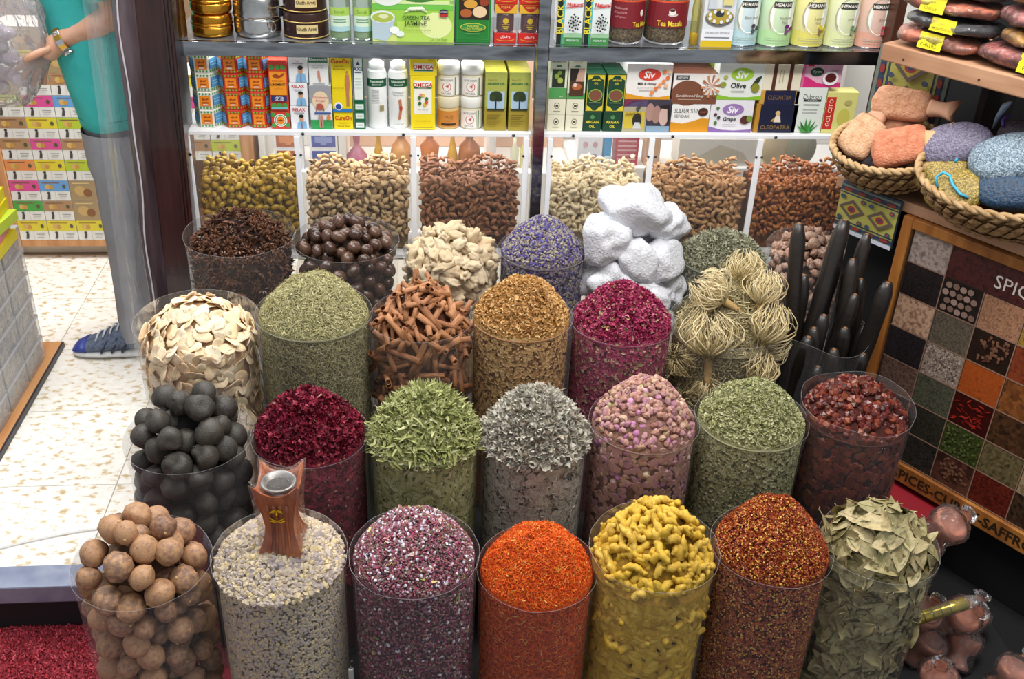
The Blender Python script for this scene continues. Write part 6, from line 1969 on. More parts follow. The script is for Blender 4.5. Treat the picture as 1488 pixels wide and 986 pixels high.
for sgn in (-1, 1):
    o_ = .02 * (sgn > 0)
    f = .13 * (sgn > 0)
    y = 2.88 + sgn * .078
    tr.loft([ell(-.80 + o_, y, .70, .094, .076, wob=.02), ell(-.802 + o_, y, .62, .088, .078, wob=.035, ph=1, tilt=.2), ell(-.80 + o_ + f * .25, y, .54, .078, .074, wob=.03, ph=2.4, tilt=-.25), ell(-.803 + f * .45, y, .46, .072, .070, wob=.035, ph=3.6), ell(-.806 + f * .6, y, .38, .068, .066, wob=.02, ph=4.4, tilt=.15),
             ell(-.81 + f * .75, y, .28, .065, .064, wob=.03, ph=5), ell(-.815 + f * .9, y, .19, .063, .062, wob=.03, ph=6, tilt=-.1), ell(-.818 + f, y, .12, .064, .062, wob=.045, ph=7, tilt=.25), ell(-.82 + f, y, .075, .067, .060, wob=.05, ph=8, tilt=.3), ell(-.82 + f, y, .062, .068, .060, wob=.05, ph=8, tilt=.3)], GREY, False, False)
tr.build('trousers', per, True)
# shoes
SUP = M('shoe_mesh', ['#4e5a6e', '#66738a', '#3e4a60'], .7, src='noise', scale=60, bump=.4, bscale=200)
SBL = M('shoe_toe_blue', ['#2a3a8c', '#3a4ca4'], .45, src='noise', scale=20)
SWH = M('shoe_sole', '#dfe0e0', .6)
for sgn in (-1, 1):
    f = .13 * (sgn > 0)
    cy = 2.88 + sgn * .09
    sections = [(-1.020, .018, .022, .012), (-1.008, .034, .036, .020), (-.975, .044, .052, .028), (-.935, .046, .068, .036), (-.895, .044, .088, .048), (-.86, .042, .110, .058), (-.81, .038, .112, .058), (-.775, .036, .100, .050), (-.762, .026, .085, .042)]

    def srings(z0, top):
        R2 = []
        for x, wd, hh, _ in sections:
            ring = []
            for q in range(14):
                a = 6.2832 * q / 14
                cz, cyy = math.sin(a), math.cos(a)
                zz = z0 + (hh - z0) * (.5 + .5 * cz) if top else (.003 + .024 * (.5 + .5 * cz))
                ring.append(wl((x + f, cy + wd * (1.10 if not top else 1.0) * (abs(cyy) ** .75) * (1 if cyy > 0 else -1) * (1 if top is False else (.72 + .28 * (1 - max(0, cz)))), zz)))
            R2.append(ring)
        return R2
    s_ = MB().loft(srings(.018, True), SUP).build('shoe', per, True)
    MB().loft(srings(0, False), SWH).build('sole', s_, True)
    tc = MB()
    rr = srings(.016, True)[:3]
    c0 = [Vector(p) for p in rr[1]]
    tc.loft([[tuple(Vector(p) + Vector((-.0015, 0, .001)) + (Vector(p) - sum((Vector(x) for x in r_), Vector()) / len(r_)).normalized() * .0025) for p in r_] for r_ in rr], SBL)
    tc.build('toe_cap', s_, True)
    la = MB()
    for q in range(4):
        x = -.945 + .022 * q + f
        z = .066 + .012 * q
        la.tube([wl((x, cy - .030, z - .008)), wl((x + .004, cy - .012, z + .004)), wl((x + .008, cy + .012, z + .005)), wl((x + .01, cy + .030, z - .006))], .0030, M('lace', '#d0d4da', .7), 6)
    la.build('laces', s_, True)
    st_ = MB()
    for q in range(3):
        x = -.93 + .03 * q + f
        st_.tube([wl((x, cy - .047 + .002 * q, .026)), wl((x + .012, cy - .043 + .002 * q, .045)), wl((x + .02, cy - .036, .062 + .01 * q))], .0035, M('shoe_stripe', '#2a3348', .5), 5)
    st_.build('stripes', s_, True)
# watch
wt = MB()
ax = (Vector((-.885, 2.745, .950)) - Vector((-.795, 2.745, .993))).normalized()
T = Matrix.Translation(Vector(wl((-.878, 2.745, .9535)))) @ ax.to_track_quat('Z', 'Y').to_matrix().to_4x4()
for q in range(16):
    a = 6.2832 * q / 16
    m_ = M('watch_gold', '#c9a24a', .25, 1.0) if q % 2 else M('watch_steel', '#d4d4d2', .22, 1.0)
    wt.box(-.007, .007, .0285, .0325, -.009, .009, m_, T=T @ Matrix.Rotation(a, 4, 'Z'), ch=.001)
wo = wt.build('wrist_watch', per)
MB().lathe([(.014, 0), (.0165, .002), (.0165, .006), (.013, .008)], M('watch_steel', '#d4d4d2', .22, 1.0), 20, T=T @ Matrix.Rotation(R_(20), 4, 'Z') @ Matrix.Translation((0, -.0325, 0)) @ Matrix.Rotation(R_(90), 4, 'X')).build('watch_case', wo, True)

# the clear bag he holds
bg = MB()
rings = []
for i in range(17):
    t = i / 16
    z = .79 + .29 * t
    cx = -1.035 + .06 * t
    rr = .004 + .078 * math.sin(math.pi * min(1, .12 + t * .80)) ** .6
    ring = []
    for q in range(30):
        a = 6.2832 * q / 30
        wv = 1 + .10 * math.sin(5 * a + 6 * t) + .08 * math.sin(9 * a - 11 * t) + .05 * math.sin(17 * a + 17 * t)
        ring.append((cx + rr * 1.05 * wv * math.cos(a), 2.735 + rr * .62 * wv * math.sin(a), z + .006 * math.sin(4 * a + 9 * t)))
    rings.append(ring)
bg.loft(rings, film('bag_clear', haze=.22, gloss=.95, rough=.10, bump=1.0, bscale=26, stretch=(1, 1, .6)), True, True)
bo = tag(bg.build('plastic_bag', None, True), 'crinkled clear plastic bag in the hand of the man', 'bag')
bi = MB()
rg = np.random.default_rng(9)
for q in range(14):
    V_, F_ = T_chunk(q, 2, .42)
    c_ = (-1.035 + .03 * rg.normal(), 2.735 + .012 * rg.normal(), .83 + .011 * q)
    bi.add([(c_[0] + v[0] * .05, c_[1] + v[1] * .025, c_[2] + v[2] * .035) for v in V_], [tuple(f_) for f_ in F_], M('bag_content', ['#dccfd6', '#d0b8c8', '#ece8ec'], .5, src='noise', scale=40))
bi.build('contents', bo, True)

# ---------------------------------------------------------------- counter at the side, picture board, baskets, powder bags
HX, HY = .5434, -.8395           # along the counter front, towards the viewer
NX, NY = .8395, .5434            # into the counter
PX, PY = 1.1228, 2.10
RZ = math.atan2(HY, HX)


def cw(s, off, z):
    return Vector((PX + HX * s + NX * off, PY + HY * s + NY * off, z))


CM = Matrix.Translation((PX, PY, 0)) @ Matrix.Rotation(RZ, 4, 'Z')   # local x along the front, local y into the counter
BLK = M('hollow_shade_black', '#08080a', .95)  # black colour stands in for the shade in the counter's hollows
WPK = M('shelf_pine', ['#9c6f52', '#b08464', '#bd9272'], .6, src='noise', scale=6, stretch=(.8, 5, 5))
WOR = M('honey_wood', ['#7e4a1e', '#9a5e28', '#b07434'], .45, src='noise', scale=5, stretch=(5, 5, .8), bump=.1, bscale=30)
ct = empty('side_counter', (PX, PY, 0), RZ, 'shade-black side counter with a pale shelf for baskets and a plank above it', 'counter')
MB().box(-.165, .72, .06, .075, -.12, .745, BLK).build('shade_front', ct)  # sheet painted black as the shaded hollow under the shelf
MB().box(-.20, .72, .012, .40, .750, .775, WPK, ch=.002).build('shelf_top', ct)
MB().box(-.148, .72, .0, .26, 1.069, 1.107, WPK, ch=.003).build('plank', ct)
MB().box(-.30, .72, .40, .415, .775, 1.6, BLK).build('shade_back', ct)  # black backing painted as the shaded gap behind the baskets
MB().box(-.03, -.012, .26, .40, .775, 1.069, M('dark_upright', '#1a1210', .7)).build('support', ct)
for s in (-.09, .09, .3):
    m_ = MB().lathe([(.0028, 0), (.0025, .001)], M('nail', '#5a4638', .5, .6), 8, T=Matrix.Translation((s, -.0003, 1.083)) @ Matrix.Rotation(R_(90), 4, 'X'))
    m_.build('nail', ct)


def carpet_ops(n=3, seed=0):
    ops = [('r', 0, 0, 1, 1, '#2e3a52'), ('r', .0, .0, .05, 1, '#6a7468'), ('r', .95, 0, 1, 1, '#6a7468'), ('r', .20, 0, .80, 1, '#a39c4e'), ('r', .14, 0, .17, 1, '#8a8a4a'), ('r', .83, 0, .86, 1, '#8a8a4a')]
    for i in range(n * 2):
        v = (i + .5) / (n * 2)
        ops += [('e', .10, v, .035, .3 / n / 2, '#8a2e2a'), ('e', .905, v, .035, .3 / n / 2, '#8a2e2a')]
    for i in range(n):
        v = (i + .5) / n
        ops += [('p', [(.5, v + .45 / n), (.72, v), (.5, v - .45 / n), (.28, v)], '#5a4a44'), ('p', [(.5, v + .30 / n), (.64, v), (.5, v - .30 / n), (.36, v)], '#9a8a34'), ('e', .5, v, .08, .14 / n, '#8a2e2a'), ('e', .5, v, .035, .06 / n, '#2e3a52')]
        for u in (.26, .74):
            ops += [('e', u, v + .35 / n, .05, .09 / n, '#3a4656'), ('e', u, v - .35 / n, .05, .09 / n, '#3a4656'), ('e', u, v + .35 / n, .02, .04 / n, '#a8402e')]
    return ops


def on_counter(o):
    o.matrix_world = CM @ o.matrix_world
    return o


cl = MB().box(-.172, -.012, -.004, .006, .655, .7765, M('carpet_cloth', '#3a4250', .9), ch=.002).build('carpet_runner')
on_counter(cl)
tag(cl, 'small oriental patterned carpet strip hanging from the counter shelf', 'carpet strip')
MB().box(-.172, -.012, -.006, -.004, .655, .664, M('carpet_fringe', '#b9bcc8', .8)).build('fringe', cl)
print_face(carpet_ops(2), .11, .160, lambda a, b, l: (-.172 + b, -.0042 - l, .7165 + a), cl, step=.0002)
c2 = MB().box(-.245, -.055, .150, .160, .777, 1.066, M('carpet_cloth', '#3a4250', .9), ch=.002).build('patterned_carpet')
on_counter(c2)
tag(c2, 'oriental patterned carpet panel standing behind the scrubber basket', 'carpet strip')
print_face(carpet_ops(4), .19, .287, lambda a, b, l: (-.150 + a, .150 - l, .778 + b), c2, step=.0002)

# picture board
bd = empty('spice_board', (PX, PY, 0), RZ, 'wood framed picture board of spice squares leaning under the baskets', 'picture board')
FZ0, FZ1, FS1 = .083, .748, .66
MB().box(.0, .026, -.002, .022, FZ0, FZ1, WOR, ch=.002).build('frame_side', bd)
MB().box(.026, FS1, -.002, .022, FZ1 - .024, FZ1, WOR, ch=.002).build('frame_top', bd)
fb = MB().box(.026, FS1, -.002, .022, FZ0, FZ0 + .050, WOR, ch=.002).build('frame_bottom', bd)
fb_txt = print_face([T_('SPICES-CURRY-SAFFRON', .5, .5, .62, '#2a2012', b=.025, w=.97)], .50, .044, lambda a, b, l: (.335 + a, -.0022 - l, FZ0 + .003 + b), fb, 'lettering')
MB().box(.024, FS1, .010, .020, FZ0 + .045, FZ1 - .02, M('board_sheet', '#3a2a24', .5)).build('backing_sheet', bd)
LNW = M('board_lines', '#8a6a58', .5)
colw, rows = .0985, 7
rh = (.728 - .136) / rows


def spice_mat(n, a, b, c, sc_, kind='voronoi'):
    return M('picture_' + n, [a, b, c, b], .35, src=kind, scale=sc_ * 1.7, detail=5)


SP = [[('salt', '#6e5e58', '#8a7a72', '#a8988e', 60, 'noise'), None, None, None, None, None],
      [('black_cumin', '#120e0e', '#1e1818', '#2e2424', 260, 'voronoi'), ('nutmegs', '#1a1412', '#1a1412', '#241c1a', 20, 'noise'), ('fenugreek', '#7a5440', '#94694e', '#a87c5e', 160, 'voronoi'), ('mustard', '#8a6a2e', '#a8843a', '#6a4e1e', 200, 'voronoi'), ('pepper', '#2a2420', '#4a4038', '#1e1a16', 160, 'voronoi')],
      [('coral', '#7a5442', '#a07a62', '#c4a084', 60, 'noise'), ('pepper_grey', '#3e362e', '#564c40', '#6a5e4e', 220, 'voronoi'), ('cloves', '#1c120e', '#2a1a12', '#20140e', 60, 'noise'), ('paprika', '#5a2212', '#70301a', '#823c22', 60, 'noise'), ('bay', '#4a3e2a', '#5e5034', '#382e20', 60, 'noise')],
      [('nigella', '#161214', '#241e20', '#302829', 240, 'voronoi'), ('white_pepper', '#4a3a34', '#8a766a', '#b09c8c', 190, 'voronoi'), ('turmeric', '#7e3614', '#a44c1e', '#944418', 50, 'noise'), ('mace', '#6a3a1c', '#8a5228', '#4e2a14', 60, 'voronoi'), ('cumin', '#5a4630', '#74603e', '#443420', 160, 'voronoi')],
      [('seed_red', '#3e2a24', '#5e463c', '#7a5e50', 200, 'voronoi'), ('thyme', '#2e2e24', '#48483a', '#5c5a48', 220, 'voronoi'), ('chillies', '#2a0a08', '#3a0e0a', '#300c08', 40, 'noise'), ('anise', '#3a2418', '#54361f', '#281810', 70, 'voronoi'), ('sumac', '#5a1a1e', '#74262a', '#3e1214', 120, 'voronoi')],
      [('dark_leaf', '#161212', '#221a18', '#2e2420', 120, 'voronoi'), ('tea', '#1c1a16', '#38342a', '#24201a', 150, 'voronoi'), ('green_pepper', '#20280f', '#343c1a', '#444a22', 200, 'voronoi'), ('cardamom', '#54482e', '#6e6040', '#3e3420', 90, 'voronoi'), ('ginger', '#8a7454', '#a08a68', '#6e5a40', 30, 'noise')],
      [('black_tea', '#0e0c0c', '#1a1614', '#24201c', 120, 'voronoi'), ('tea_two', '#141210', '#26221c', '#34302a', 150, 'voronoi'), ('star_dark', '#2a1612', '#4a2a20', '#5e382a', 40, 'voronoi'), ('saffron', '#4a1610', '#662416', '#3e100c', 120, 'voronoi'), ('clove_two', '#2e1c14', '#46301f', '#20140e', 70, 'voronoi')]]
for r in range(rows):
    for c in range(5):
        z1 = .728 - r * rh
        s0 = .030 + c * colw
        if r == 0 and c > 0:
            continue
        nme, a, b, c_, sc_, kd = SP[r][c]
        q = MB().box(s0 + .002, s0 + colw - .002, .0075, .0100, z1 - rh + .002, z1 - .002, spice_mat(nme, a, b, c_, sc_, kd)).build('picture_square', bd)
        MB().box(s0 + colw - .002, s0 + colw + .0005, .007, .0095, z1 - rh, z1, LNW).build('grid_line', q)
        MB().box(s0, s0 + colw, .007, .0095, z1 - rh - .001, z1 - rh + .0015, LNW).build('grid_line', q)
        pr = None
        def pf(ops, q=q, s0=s0, z1=z1):
            return print_face(ops, colw - .006, rh - .006, lambda a, b, l: (s0 + colw / 2 + a, .0072 - l, z1 - rh + .003 + b), q, 'printed_spices', step=.00004)
        rg = np.random.default_rng(r * 10 + c)
        if nme == 'nutmegs':
            pf([('e', .13 + .19 * i + .07 * (j % 2) - .02 * j, .13 + .24 * j + .02 * (i % 2), .085, .095, ('#8a6e60', '#7a5e50', '#9a7e70')[(i + j) % 3]) for j in range(4) for i in range(5) if .13 + .19 * i + .07 * (j % 2) < .93])
        elif nme == 'chillies':
            ops = []
            for i in range(34):
                u, v, an = rg.uniform(.08, .92), rg.uniform(.08, .92), rg.uniform(-1, 1.2)
                L = .10
                ops.append(('p', [(u - L * math.cos(an), v - L * math.sin(an)), (u + .025 * math.sin(an), v - .03 * math.cos(an)), (u + L * math.cos(an), v + L * math.sin(an)), (u - .025 * math.sin(an), v + .03 * math.cos(an))], ('#8a1e14', '#a82c1c', '#6e140e')[i % 3]))
            pf(ops)
        elif nme in ('cloves', 'star_dark'):
            ops = []
            for i in range(26):
                u, v, an = rg.uniform(.1, .9), rg.uniform(.1, .9), rg.uniform(0, 3.1)
                L = .09
                ops += [('p', [(u - L * math.cos(an), v - L * math.sin(an)), (u + .035 * math.sin(an), v - .035 * math.cos(an)), (u + L * math.cos(an), v + L * math.sin(an)), (u - .035 * math.sin(an), v + .035 * math.cos(an))], ('#5a3626', '#6e4632', '#4a2a1c')[i % 3]), ('e', u + L * math.cos(an), v + L * math.sin(an), .04, .05, '#74503a')]
            pf(ops)
        elif nme == 'green_pepper':
            pf([('e', rg.uniform(.05, .95), rg.uniform(.05, .95), .032, .036, ('#4a5426', '#5e6634', '#3c461c')[i % 3]) for i in range(110)])
        elif nme == 'white_pepper':
            pf([('e', rg.uniform(.05, .95), rg.uniform(.05, .9), .022, .025, ('#a08c80', '#c0aea0', '#7a685e')[i % 3]) for i in range(120)])
tt = MB().box(.030 + colw + .002, .030 + 5 * colw, .0075, .0100, .728 - rh + .002, .726, spice_mat('title', '#2a1214', '#3e1a1c', '#4e2422', 60, 'noise')).build('title_square', bd)
print_face([T_('SPICES', .44, .42, .36, '#d8cec4', w=.5), T_('of the world', .66, .12, .10, '#b0a098', w=.3)], 4 * colw, rh, lambda a, b, l: (.030 + 3 * colw + a, .0073 - l, .728 - rh + b), tt, 'lettering')
rs = MB().box(.10, .30, -.06, .055, .05, .066, M('red_pack', '#8e1c28', .5), ch=.003).build('red_pack')
on_counter(rs)
tag(rs, 'flat dark red pack lying under the picture board', 'pack')

# powder bags
BGF = film('powder_bag_film', haze=.05, gloss=1.0, rough=.16, bump=1.0, bscale=26, stretch=(1, 1, 1))


def powder_bag(s0, s1, z0, h, col, dark, txt, ar, label, lu=.5, off=.062, d=.058, lw=.056, tilt=0.0):
    L = s1 - s0
    pm = M('powder_' + col[1:], [dark, col, col], .85, src='noise', scale=30, bump=.3, bscale=60)
    def shape(k, sc):
        rings = []
        n = 18
        for i in range(17):
            t = i / 16
            e = max(.10, (1 - abs(2 * t - 1) ** 5) ** .6)
            if sc > 1 and (i == 0 or i == 16):
                e = .18
            ring = []
            for q in range(n):
                a = 6.2832 * q / n
                w_ = 1 + .06 * math.sin(3 * a + 9 * t + k) + .05 * math.sin(17 * t + 2 * a + k * 2) + .03 * math.sin(31 * t + 5 * a)
                ca, sa = math.cos(a), math.sin(a)
                y = d * e * sc * w_ * (abs(ca) ** .8) * (1 if ca > 0 else -1)
                z = h / 2 * (e ** .9) * sc * w_ * (abs(sa) ** .8) * (1 if sa > 0 else -1)
                ring.append(((t - .5) * L, y, h / 2 + z))
            rings.append(ring)
        return rings
    k = s0 * 40 + z0 * 30
    o = MB().loft(shape(k, 1.0), BGF).build('powder_bag', None, True)
    o.matrix_world = CM @ Matrix.Translation(((s0 + s1) / 2, off, z0 + .0035)) @ Matrix.Rotation(tilt, 4, 'Y')
    tag(o, label, 'bag', 'powder bags on the plank')
    MB().loft(shape(k, .94), pm).build('powder', o, True)
    LW, LH = lw, h * .80
    ops = [('r', 0, 0, 1, 1, '#e8d81e'), T_(ar, .5, .70, .26, '#3a3a20', w=.7), T_(txt, .5, .28, .22, '#2e2e1a', w=.88, b=.005)]
    ux = (lu - .5) * L
    print_face(ops, LW, LH, lambda a, b, l: (ux + a, -d * (1.05 + .0 * a) * (1 - .55 * max(0, (b / LH - .45)) ** 2 - .3 * max(0, .35 - b / LH) ** 2) - l - .001, h * .12 + b), o, 'printed_label', step=.0003)
    return o


CHI, PAP, LEM, TUR = ('#c46a3e', '#a04a28'), ('#a8564a', '#884038'), ('#1c1c22', '#101014'), ('#d09a2a', '#ac781c')
ARF = 'ﻞﻔﻠﻓ'
ARM = 'ﺮﻤﺣﺍ ﻞﻔﻠﻓ'
ARL = 'ﻥﻮﻤﻴﻟ'
ARP = 'ﺎﻜﻳﺮﺒﺑ'
ART = 'ﻢﻛﺮﻛ'
powder_bag(-.148, .060, 1.1075, .040, *CHI, 'CHILLIES', ARM, 'orange red chilli powder bag, lowest one on the plank', .52)
powder_bag(.045, .29, 1.1075, .046, *PAP, 'PAPPRICA', ARP, 'brick red paprika powder bag lying lowest on the plank', .62, lw=.075)
powder_bag(-.132, .082, 1.1475, .034, *LEM, 'LEMON POWDER', ARL, 'black lemon powder bag lying on the lowest chilli bag', .52)
powder_bag(.085, .30, 1.153, .036, *TUR, 'TURMERIC', ART, 'mustard yellow powder bag lying on the lowest paprika bag', .66)
powder_bag(-.155, .075, 1.1820, .038, *CHI, 'CHILLY', ARF, 'orange red chilli powder bag between the two black bags', .44)
powder_bag(.070, .30, 1.190, .040, *PAP, 'PAPPRICA', ARP, 'brick red paprika powder bag between the yellow bags', .62, lw=.07)
powder_bag(-.138, .085, 1.2210, .036, *LEM, 'LEMON POWDER', ARL, 'black lemon powder bag lying topmost', .50)
powder_bag(.085, .30, 1.231, .038, *TUR, 'TURMERIC', ART, 'mustard yellow powder bag lying topmost', .66)


# woven baskets
WV = M('water_hyacinth', ['#6a4e30', '#8e6c44', '#a6845a', '#7c5c38'], .65, src='noise', scale=40, bump=.4, bscale=80)
WV2 = M('water_hyacinth_rim', ['#8c6c44', '#ac8c60', '#bc9c70'], .65, src='noise', scale=40, bump=.4, bscale=80)


def basket(cen, rx, ry, hh, M3, label, seed, cols=28, rows_=4):
    o = bpy.data.objects.new('woven_basket', None)
    C.objects.link(o)
    o.matrix_world = M3
    tag(o, label, 'basket', 'woven baskets on the counter shelf')

    def P(t, a, out=0.0):
        # t 0 bottom .. 1 rim
        k_ = .66 + .34 * math.sin(t * 1.5708) ** .8
        return Vector(((rx * k_ + out) * math.cos(a), (ry * k_ + out) * math.sin(a), t * hh))
    inner = MB()
    inner.loft([[P(t, 6.2832 * q / 36, -.004) for q in range(36)] for t in (0, .2, .4, .6, .8, 1.0)], M('basket_inside', '#6a4e2c', .8), cap0=True, cap1=False)
    inner.build('lining', o, True)
    wv = MB()
    for r in range(rows_):
        for c in range(cols):
            a0, a1 = 6.2832 * (c + .5 * (r % 2)) / cols, 6.2832 * (c + 1.15 + .5 * (r % 2)) / cols
            t0, t1 = r / rows_, (r + 1.25) / rows_
            t1 = min(t1, 1.0)
            am, tm = (a0 + a1) / 2, (t0 + t1) / 2
            up = .45 * (1 if r % 2 else -1) / rows_
            vs = [P(max(0, tm - .10 / 1 * .9), a0, .001), P(max(0, t0 + up * .3), am, .004), P(tm + .02, a1, .001), P(min(1, t1 + up * .3), am, .004), P(tm, am, .0085)]
            wv.add(vs, [(0, 1, 4), (1, 2, 4), (2, 3, 4), (3, 0, 4)], WV)
    w_o = wv.build('weave', o, False)
    w_o['kind'] = 'stuff'
    rim = MB()
    n = 120
    for s_ in range(2):
        pts = [P(1.0, 6.2832 * i / n) + Vector((math.cos(6.2832 * i / n), math.sin(6.2832 * i / n), 0)) * .004 * math.sin(40 * 6.2832 * i / n * .5 + s_ * math.pi) + Vector((0, 0, .004 * math.cos(20 * 6.2832 * i / n + s_ * math.pi))) for i in range(n)]
        pts.append(pts[0])
        rim.tube(pts, .0058, WV2, 7)
    rim.build('rim', o, True)
    return o


def bmat(s, off, z, tilt, rz=0):
    return CM @ Matrix.Translation((s, off, z)) @ Matrix.Rotation(tilt, 4, 'X') @ Matrix.Rotation(rz, 4, 'Z')


basket(None, .130, .115, .085, bmat(-.100, .060, .7985, R_(16)), 'round woven basket of terracotta foot scrubbers', 1)
basket(None, .185, .140, .095, bmat(.185, .060, .8035, R_(16)), 'wide woven basket of glittery pumice stones', 2, cols=36)

# terracotta scrubbers and pumice stones: laid in the plane that faces the viewer's side
BV = CM @ Matrix.Rotation(R_(38), 4, 'X')


def placed(me, name, s, off, z, ang, tilt, label, cat, group=None):
    o = bpy.data.objects.new(name, me)
    C.objects.link(o)
    # local x: long axis, local y: width, local z: thickness (towards the viewer)
    o.matrix_world = CM @ Matrix.Translation((s, off, z)) @ Matrix.Rotation(R_(90) - tilt, 4, 'X') @ Matrix.Rotation(ang, 4, 'Z')
    return tag(o, label, cat, group)


def scrub_mesh(name, m, hm, L, W, T, seed, tail=True):
    mb = MB()
    rings = []
    n = 20
    for i in range(15):
        t = i / 14
        e = (1 - abs(2 * t - 1) ** 8) ** .5 if 0 < t < 1 else .12
        w = W / 2 * max(.15, e) * (1 - .12 * t)
        ring = []
        for q in range(n):
            a = 6.2832 * q / n
            ca, sa = math.cos(a), math.sin(a)
            ring.append((-L / 2 + L * t, w * (abs(ca) ** .7) * (1 if ca > 0 else -1), T / 2 * max(.3, e) * (abs(sa) ** .8) * (1 if sa > 0 else -1) + .002 * mn.noise(Vector((t * 9, a * 2, seed)))))
        rings.append(ring)
    mb.loft(rings, m)
    rings = []
    for i in range(9):
        t = i / 8
        x = L / 2 - .006 + t * .052
        w = W / 2 * (.50 - .10 * math.sin(t * 3.14) + (.16 * max(0, t - .55) / .45 if tail else .05 * t))
        th = T / 2 * (.8 - .1 * t)
        ring = []
        for q in range(n):
            a = 6.2832 * q / n
            ca, sa = math.cos(a), math.sin(a)
            xx = x + (.010 * (abs(ca) ** 2) * max(0, t - .5) * 2 if tail else 0)
            ring.append((xx, w * (abs(ca) ** .7) * (1 if ca > 0 else -1), th * (abs(sa) ** .8) * (1 if sa > 0 else -1)))
        rings.append(ring)
    mb.loft(rings, hm)
    return mb.mesh(name, True)


def terra(n, cols):
    return M('terracotta_' + n, cols, .85, src='noise', scale=60, bump=1.0, bscale=190)


HND = M('terracotta_smooth', ['#c08a68', '#cf9c7c', '#d6a888'], .7, src='noise', scale=9)
HND2 = M('terracotta_smooth_two', ['#c49468', '#d6ac80'], .7, src='noise', scale=9)
B_ = .03
placed(scrub_mesh('foot_scrubber', terra('sand', ['#b08460', '#c49a76', '#cfa684']), HND, .108, .098, .034, 1, False), 'foot_scrubber', -.170, .030, .880, R_(78), R_(34), 'sand coloured clay foot scrubber standing upright in the round basket', 'foot scrubber', 'clay foot scrubbers')
placed(scrub_mesh('foot_scrubber', terra('peach', ['#b9805a', '#cd9470', '#d8a482']), HND, .150, .080, .040, 2), 'foot_scrubber', -.118, .085, .962, R_(8), R_(30), 'peach clay foot scrubber with a fish tail handle, lying on top', 'foot scrubber', 'clay foot scrubbers')
placed(scrub_mesh('foot_scrubber', terra('red', ['#ad6446', '#bf7656', '#cc8666']), HND2, .130, .098, .036, 3), 'foot_scrubber', -.062, .020, .890, R_(30), R_(34), 'reddish clay foot scrubber leaning across the round basket', 'foot scrubber', 'clay foot scrubbers')
placed(scrub_mesh('foot_scrubber', terra('brown', ['#8a5a40', '#a06c50', '#ac7a5c']), HND, .10, .070, .034, 4), 'foot_scrubber', -.115, .082, .912, R_(-20), R_(32), 'brown clay foot scrubber half hidden under the peach one', 'foot scrubber', 'clay foot scrubbers')
placed(scrub_mesh('foot_scrubber', terra('dull', ['#80523c', '#946448', '#a07054']), HND, .10, .06, .03, 5), 'foot_scrubber', -.100, .050, .880, R_(-50), R_(40), 'dull brown clay foot scrubber low in the round basket', 'foot scrubber', 'clay foot scrubbers')
DKST = M('dark_lava', ['#2a2628', '#3e383c', '#4a4448'], .9, src='noise', scale=50, bump=1, bscale=120)
for i in range(4):
    placed(blob_mesh('lava_pebble', DKST, 70 + i, (1, .8, .6), 3, .25, 1.5, .022), 'lava_pebble', -.165 + .036 * i, .012 + .006 * (i % 2), .832 + .003 * i, .3 * i, R_(30), 'small dark lava pebble at the bottom of the round basket', 'pebble', 'dark lava pebbles')


def glit(n, cols, sp='#ffffff'):
    return M('pumice_' + n, cols, .55, src='voronoi', scale=420, bump=1.0, bscale=130, spec=.7)


def pumice_mesh(name, m, L, W, T, seed, taper=.35):
    bm = bmesh.new()
    bmesh.ops.create_icosphere(bm, subdivisions=4, radius=1)
    for v in bm.verts:
        p = v.co.copy()
        d = 1 + .05 * mn.noise(p * 2.2 + Vector((seed, 0, 0))) + .02 * mn.noise(p * 7 + Vector((seed, 3, 0)))
        k_ = 1 - taper * (p.x * .5 + .5)
        sx = math.copysign(abs(p.x) ** .9, p.x)
        v.co = Vector((sx * L / 2 * d, p.y * W / 2 * d * k_, p.z * T / 2 * d * (k_ * .5 + .5)))
    for f in bm.faces:
        f.smooth = True
    me = bpy.data.meshes.new(name)
    bm.to_mesh(me)
    bm.free()
    me.materials.append(m)
    return me


LIL = glit('lilac', ['#504a62', '#686278', '#807a90', '#423c54'])
ICE = glit('ice', ['#3e5060', '#5e7282', '#8094a2', '#a4b4be', '#4a5c6c'])
GLD = glit('gold', ['#5c4a18', '#786222', '#947c30', '#b8a04a', '#685418'])
BLU = glit('deep_blue', ['#0a2238', '#10304c', '#184262', '#0c2840'])
PUR = glit('dark_purple', ['#2a2430', '#3a3240', '#4a4050', '#241e28'])
placed(pumice_mesh('pumice_stone', LIL, .152, .122, .055, 1), 'pumice_stone', .052, .050, .925, R_(30), R_(36), 'lilac grey drop shaped pumice stone in the wide basket', 'pumice stone', 'pumice stones')
placed(pumice_mesh('pumice_stone', ICE, .190, .120, .060, 2, .15), 'pumice_stone', .190, .040, .938, R_(27), R_(36), 'sparkling ice blue pumice stone on top of the wide basket', 'pumice stone', 'pumice stones')
g1 = placed(pumice_mesh('pumice_stone', GLD, .125, .085, .045, 3, -.1), 'pumice_stone', .058, .012, .862, R_(22), R_(40), 'gold glitter pumice stone behind the other gold one', 'pumice stone', 'pumice stones')
g2 = placed(pumice_mesh('pumice_stone', GLD, .130, .088, .045, 4, -.25), 'pumice_stone', .112, -.020, .848, R_(24), R_(40), 'gold glitter pumice stone with a turquoise loop, at the basket rim', 'pumice stone', 'pumice stones')
placed(pumice_mesh('pumice_stone', BLU, .170, .100, .045, 5, .1), 'pumice_stone', .225, .008, .885, R_(18), R_(40), 'deep blue pumice stone under the ice blue one', 'pumice stone', 'pumice stones')
d1 = placed(pumice_mesh('pumice_stone', PUR, .130, .070, .045, 6, .1), 'pumice_stone', .165, .125, .962, R_(8), R_(20), 'dark purple pumice stone behind the ice blue one', 'pumice stone', 'pumice stones')
CYA = M('turquoise_cord', '#3aa4c8', .5)
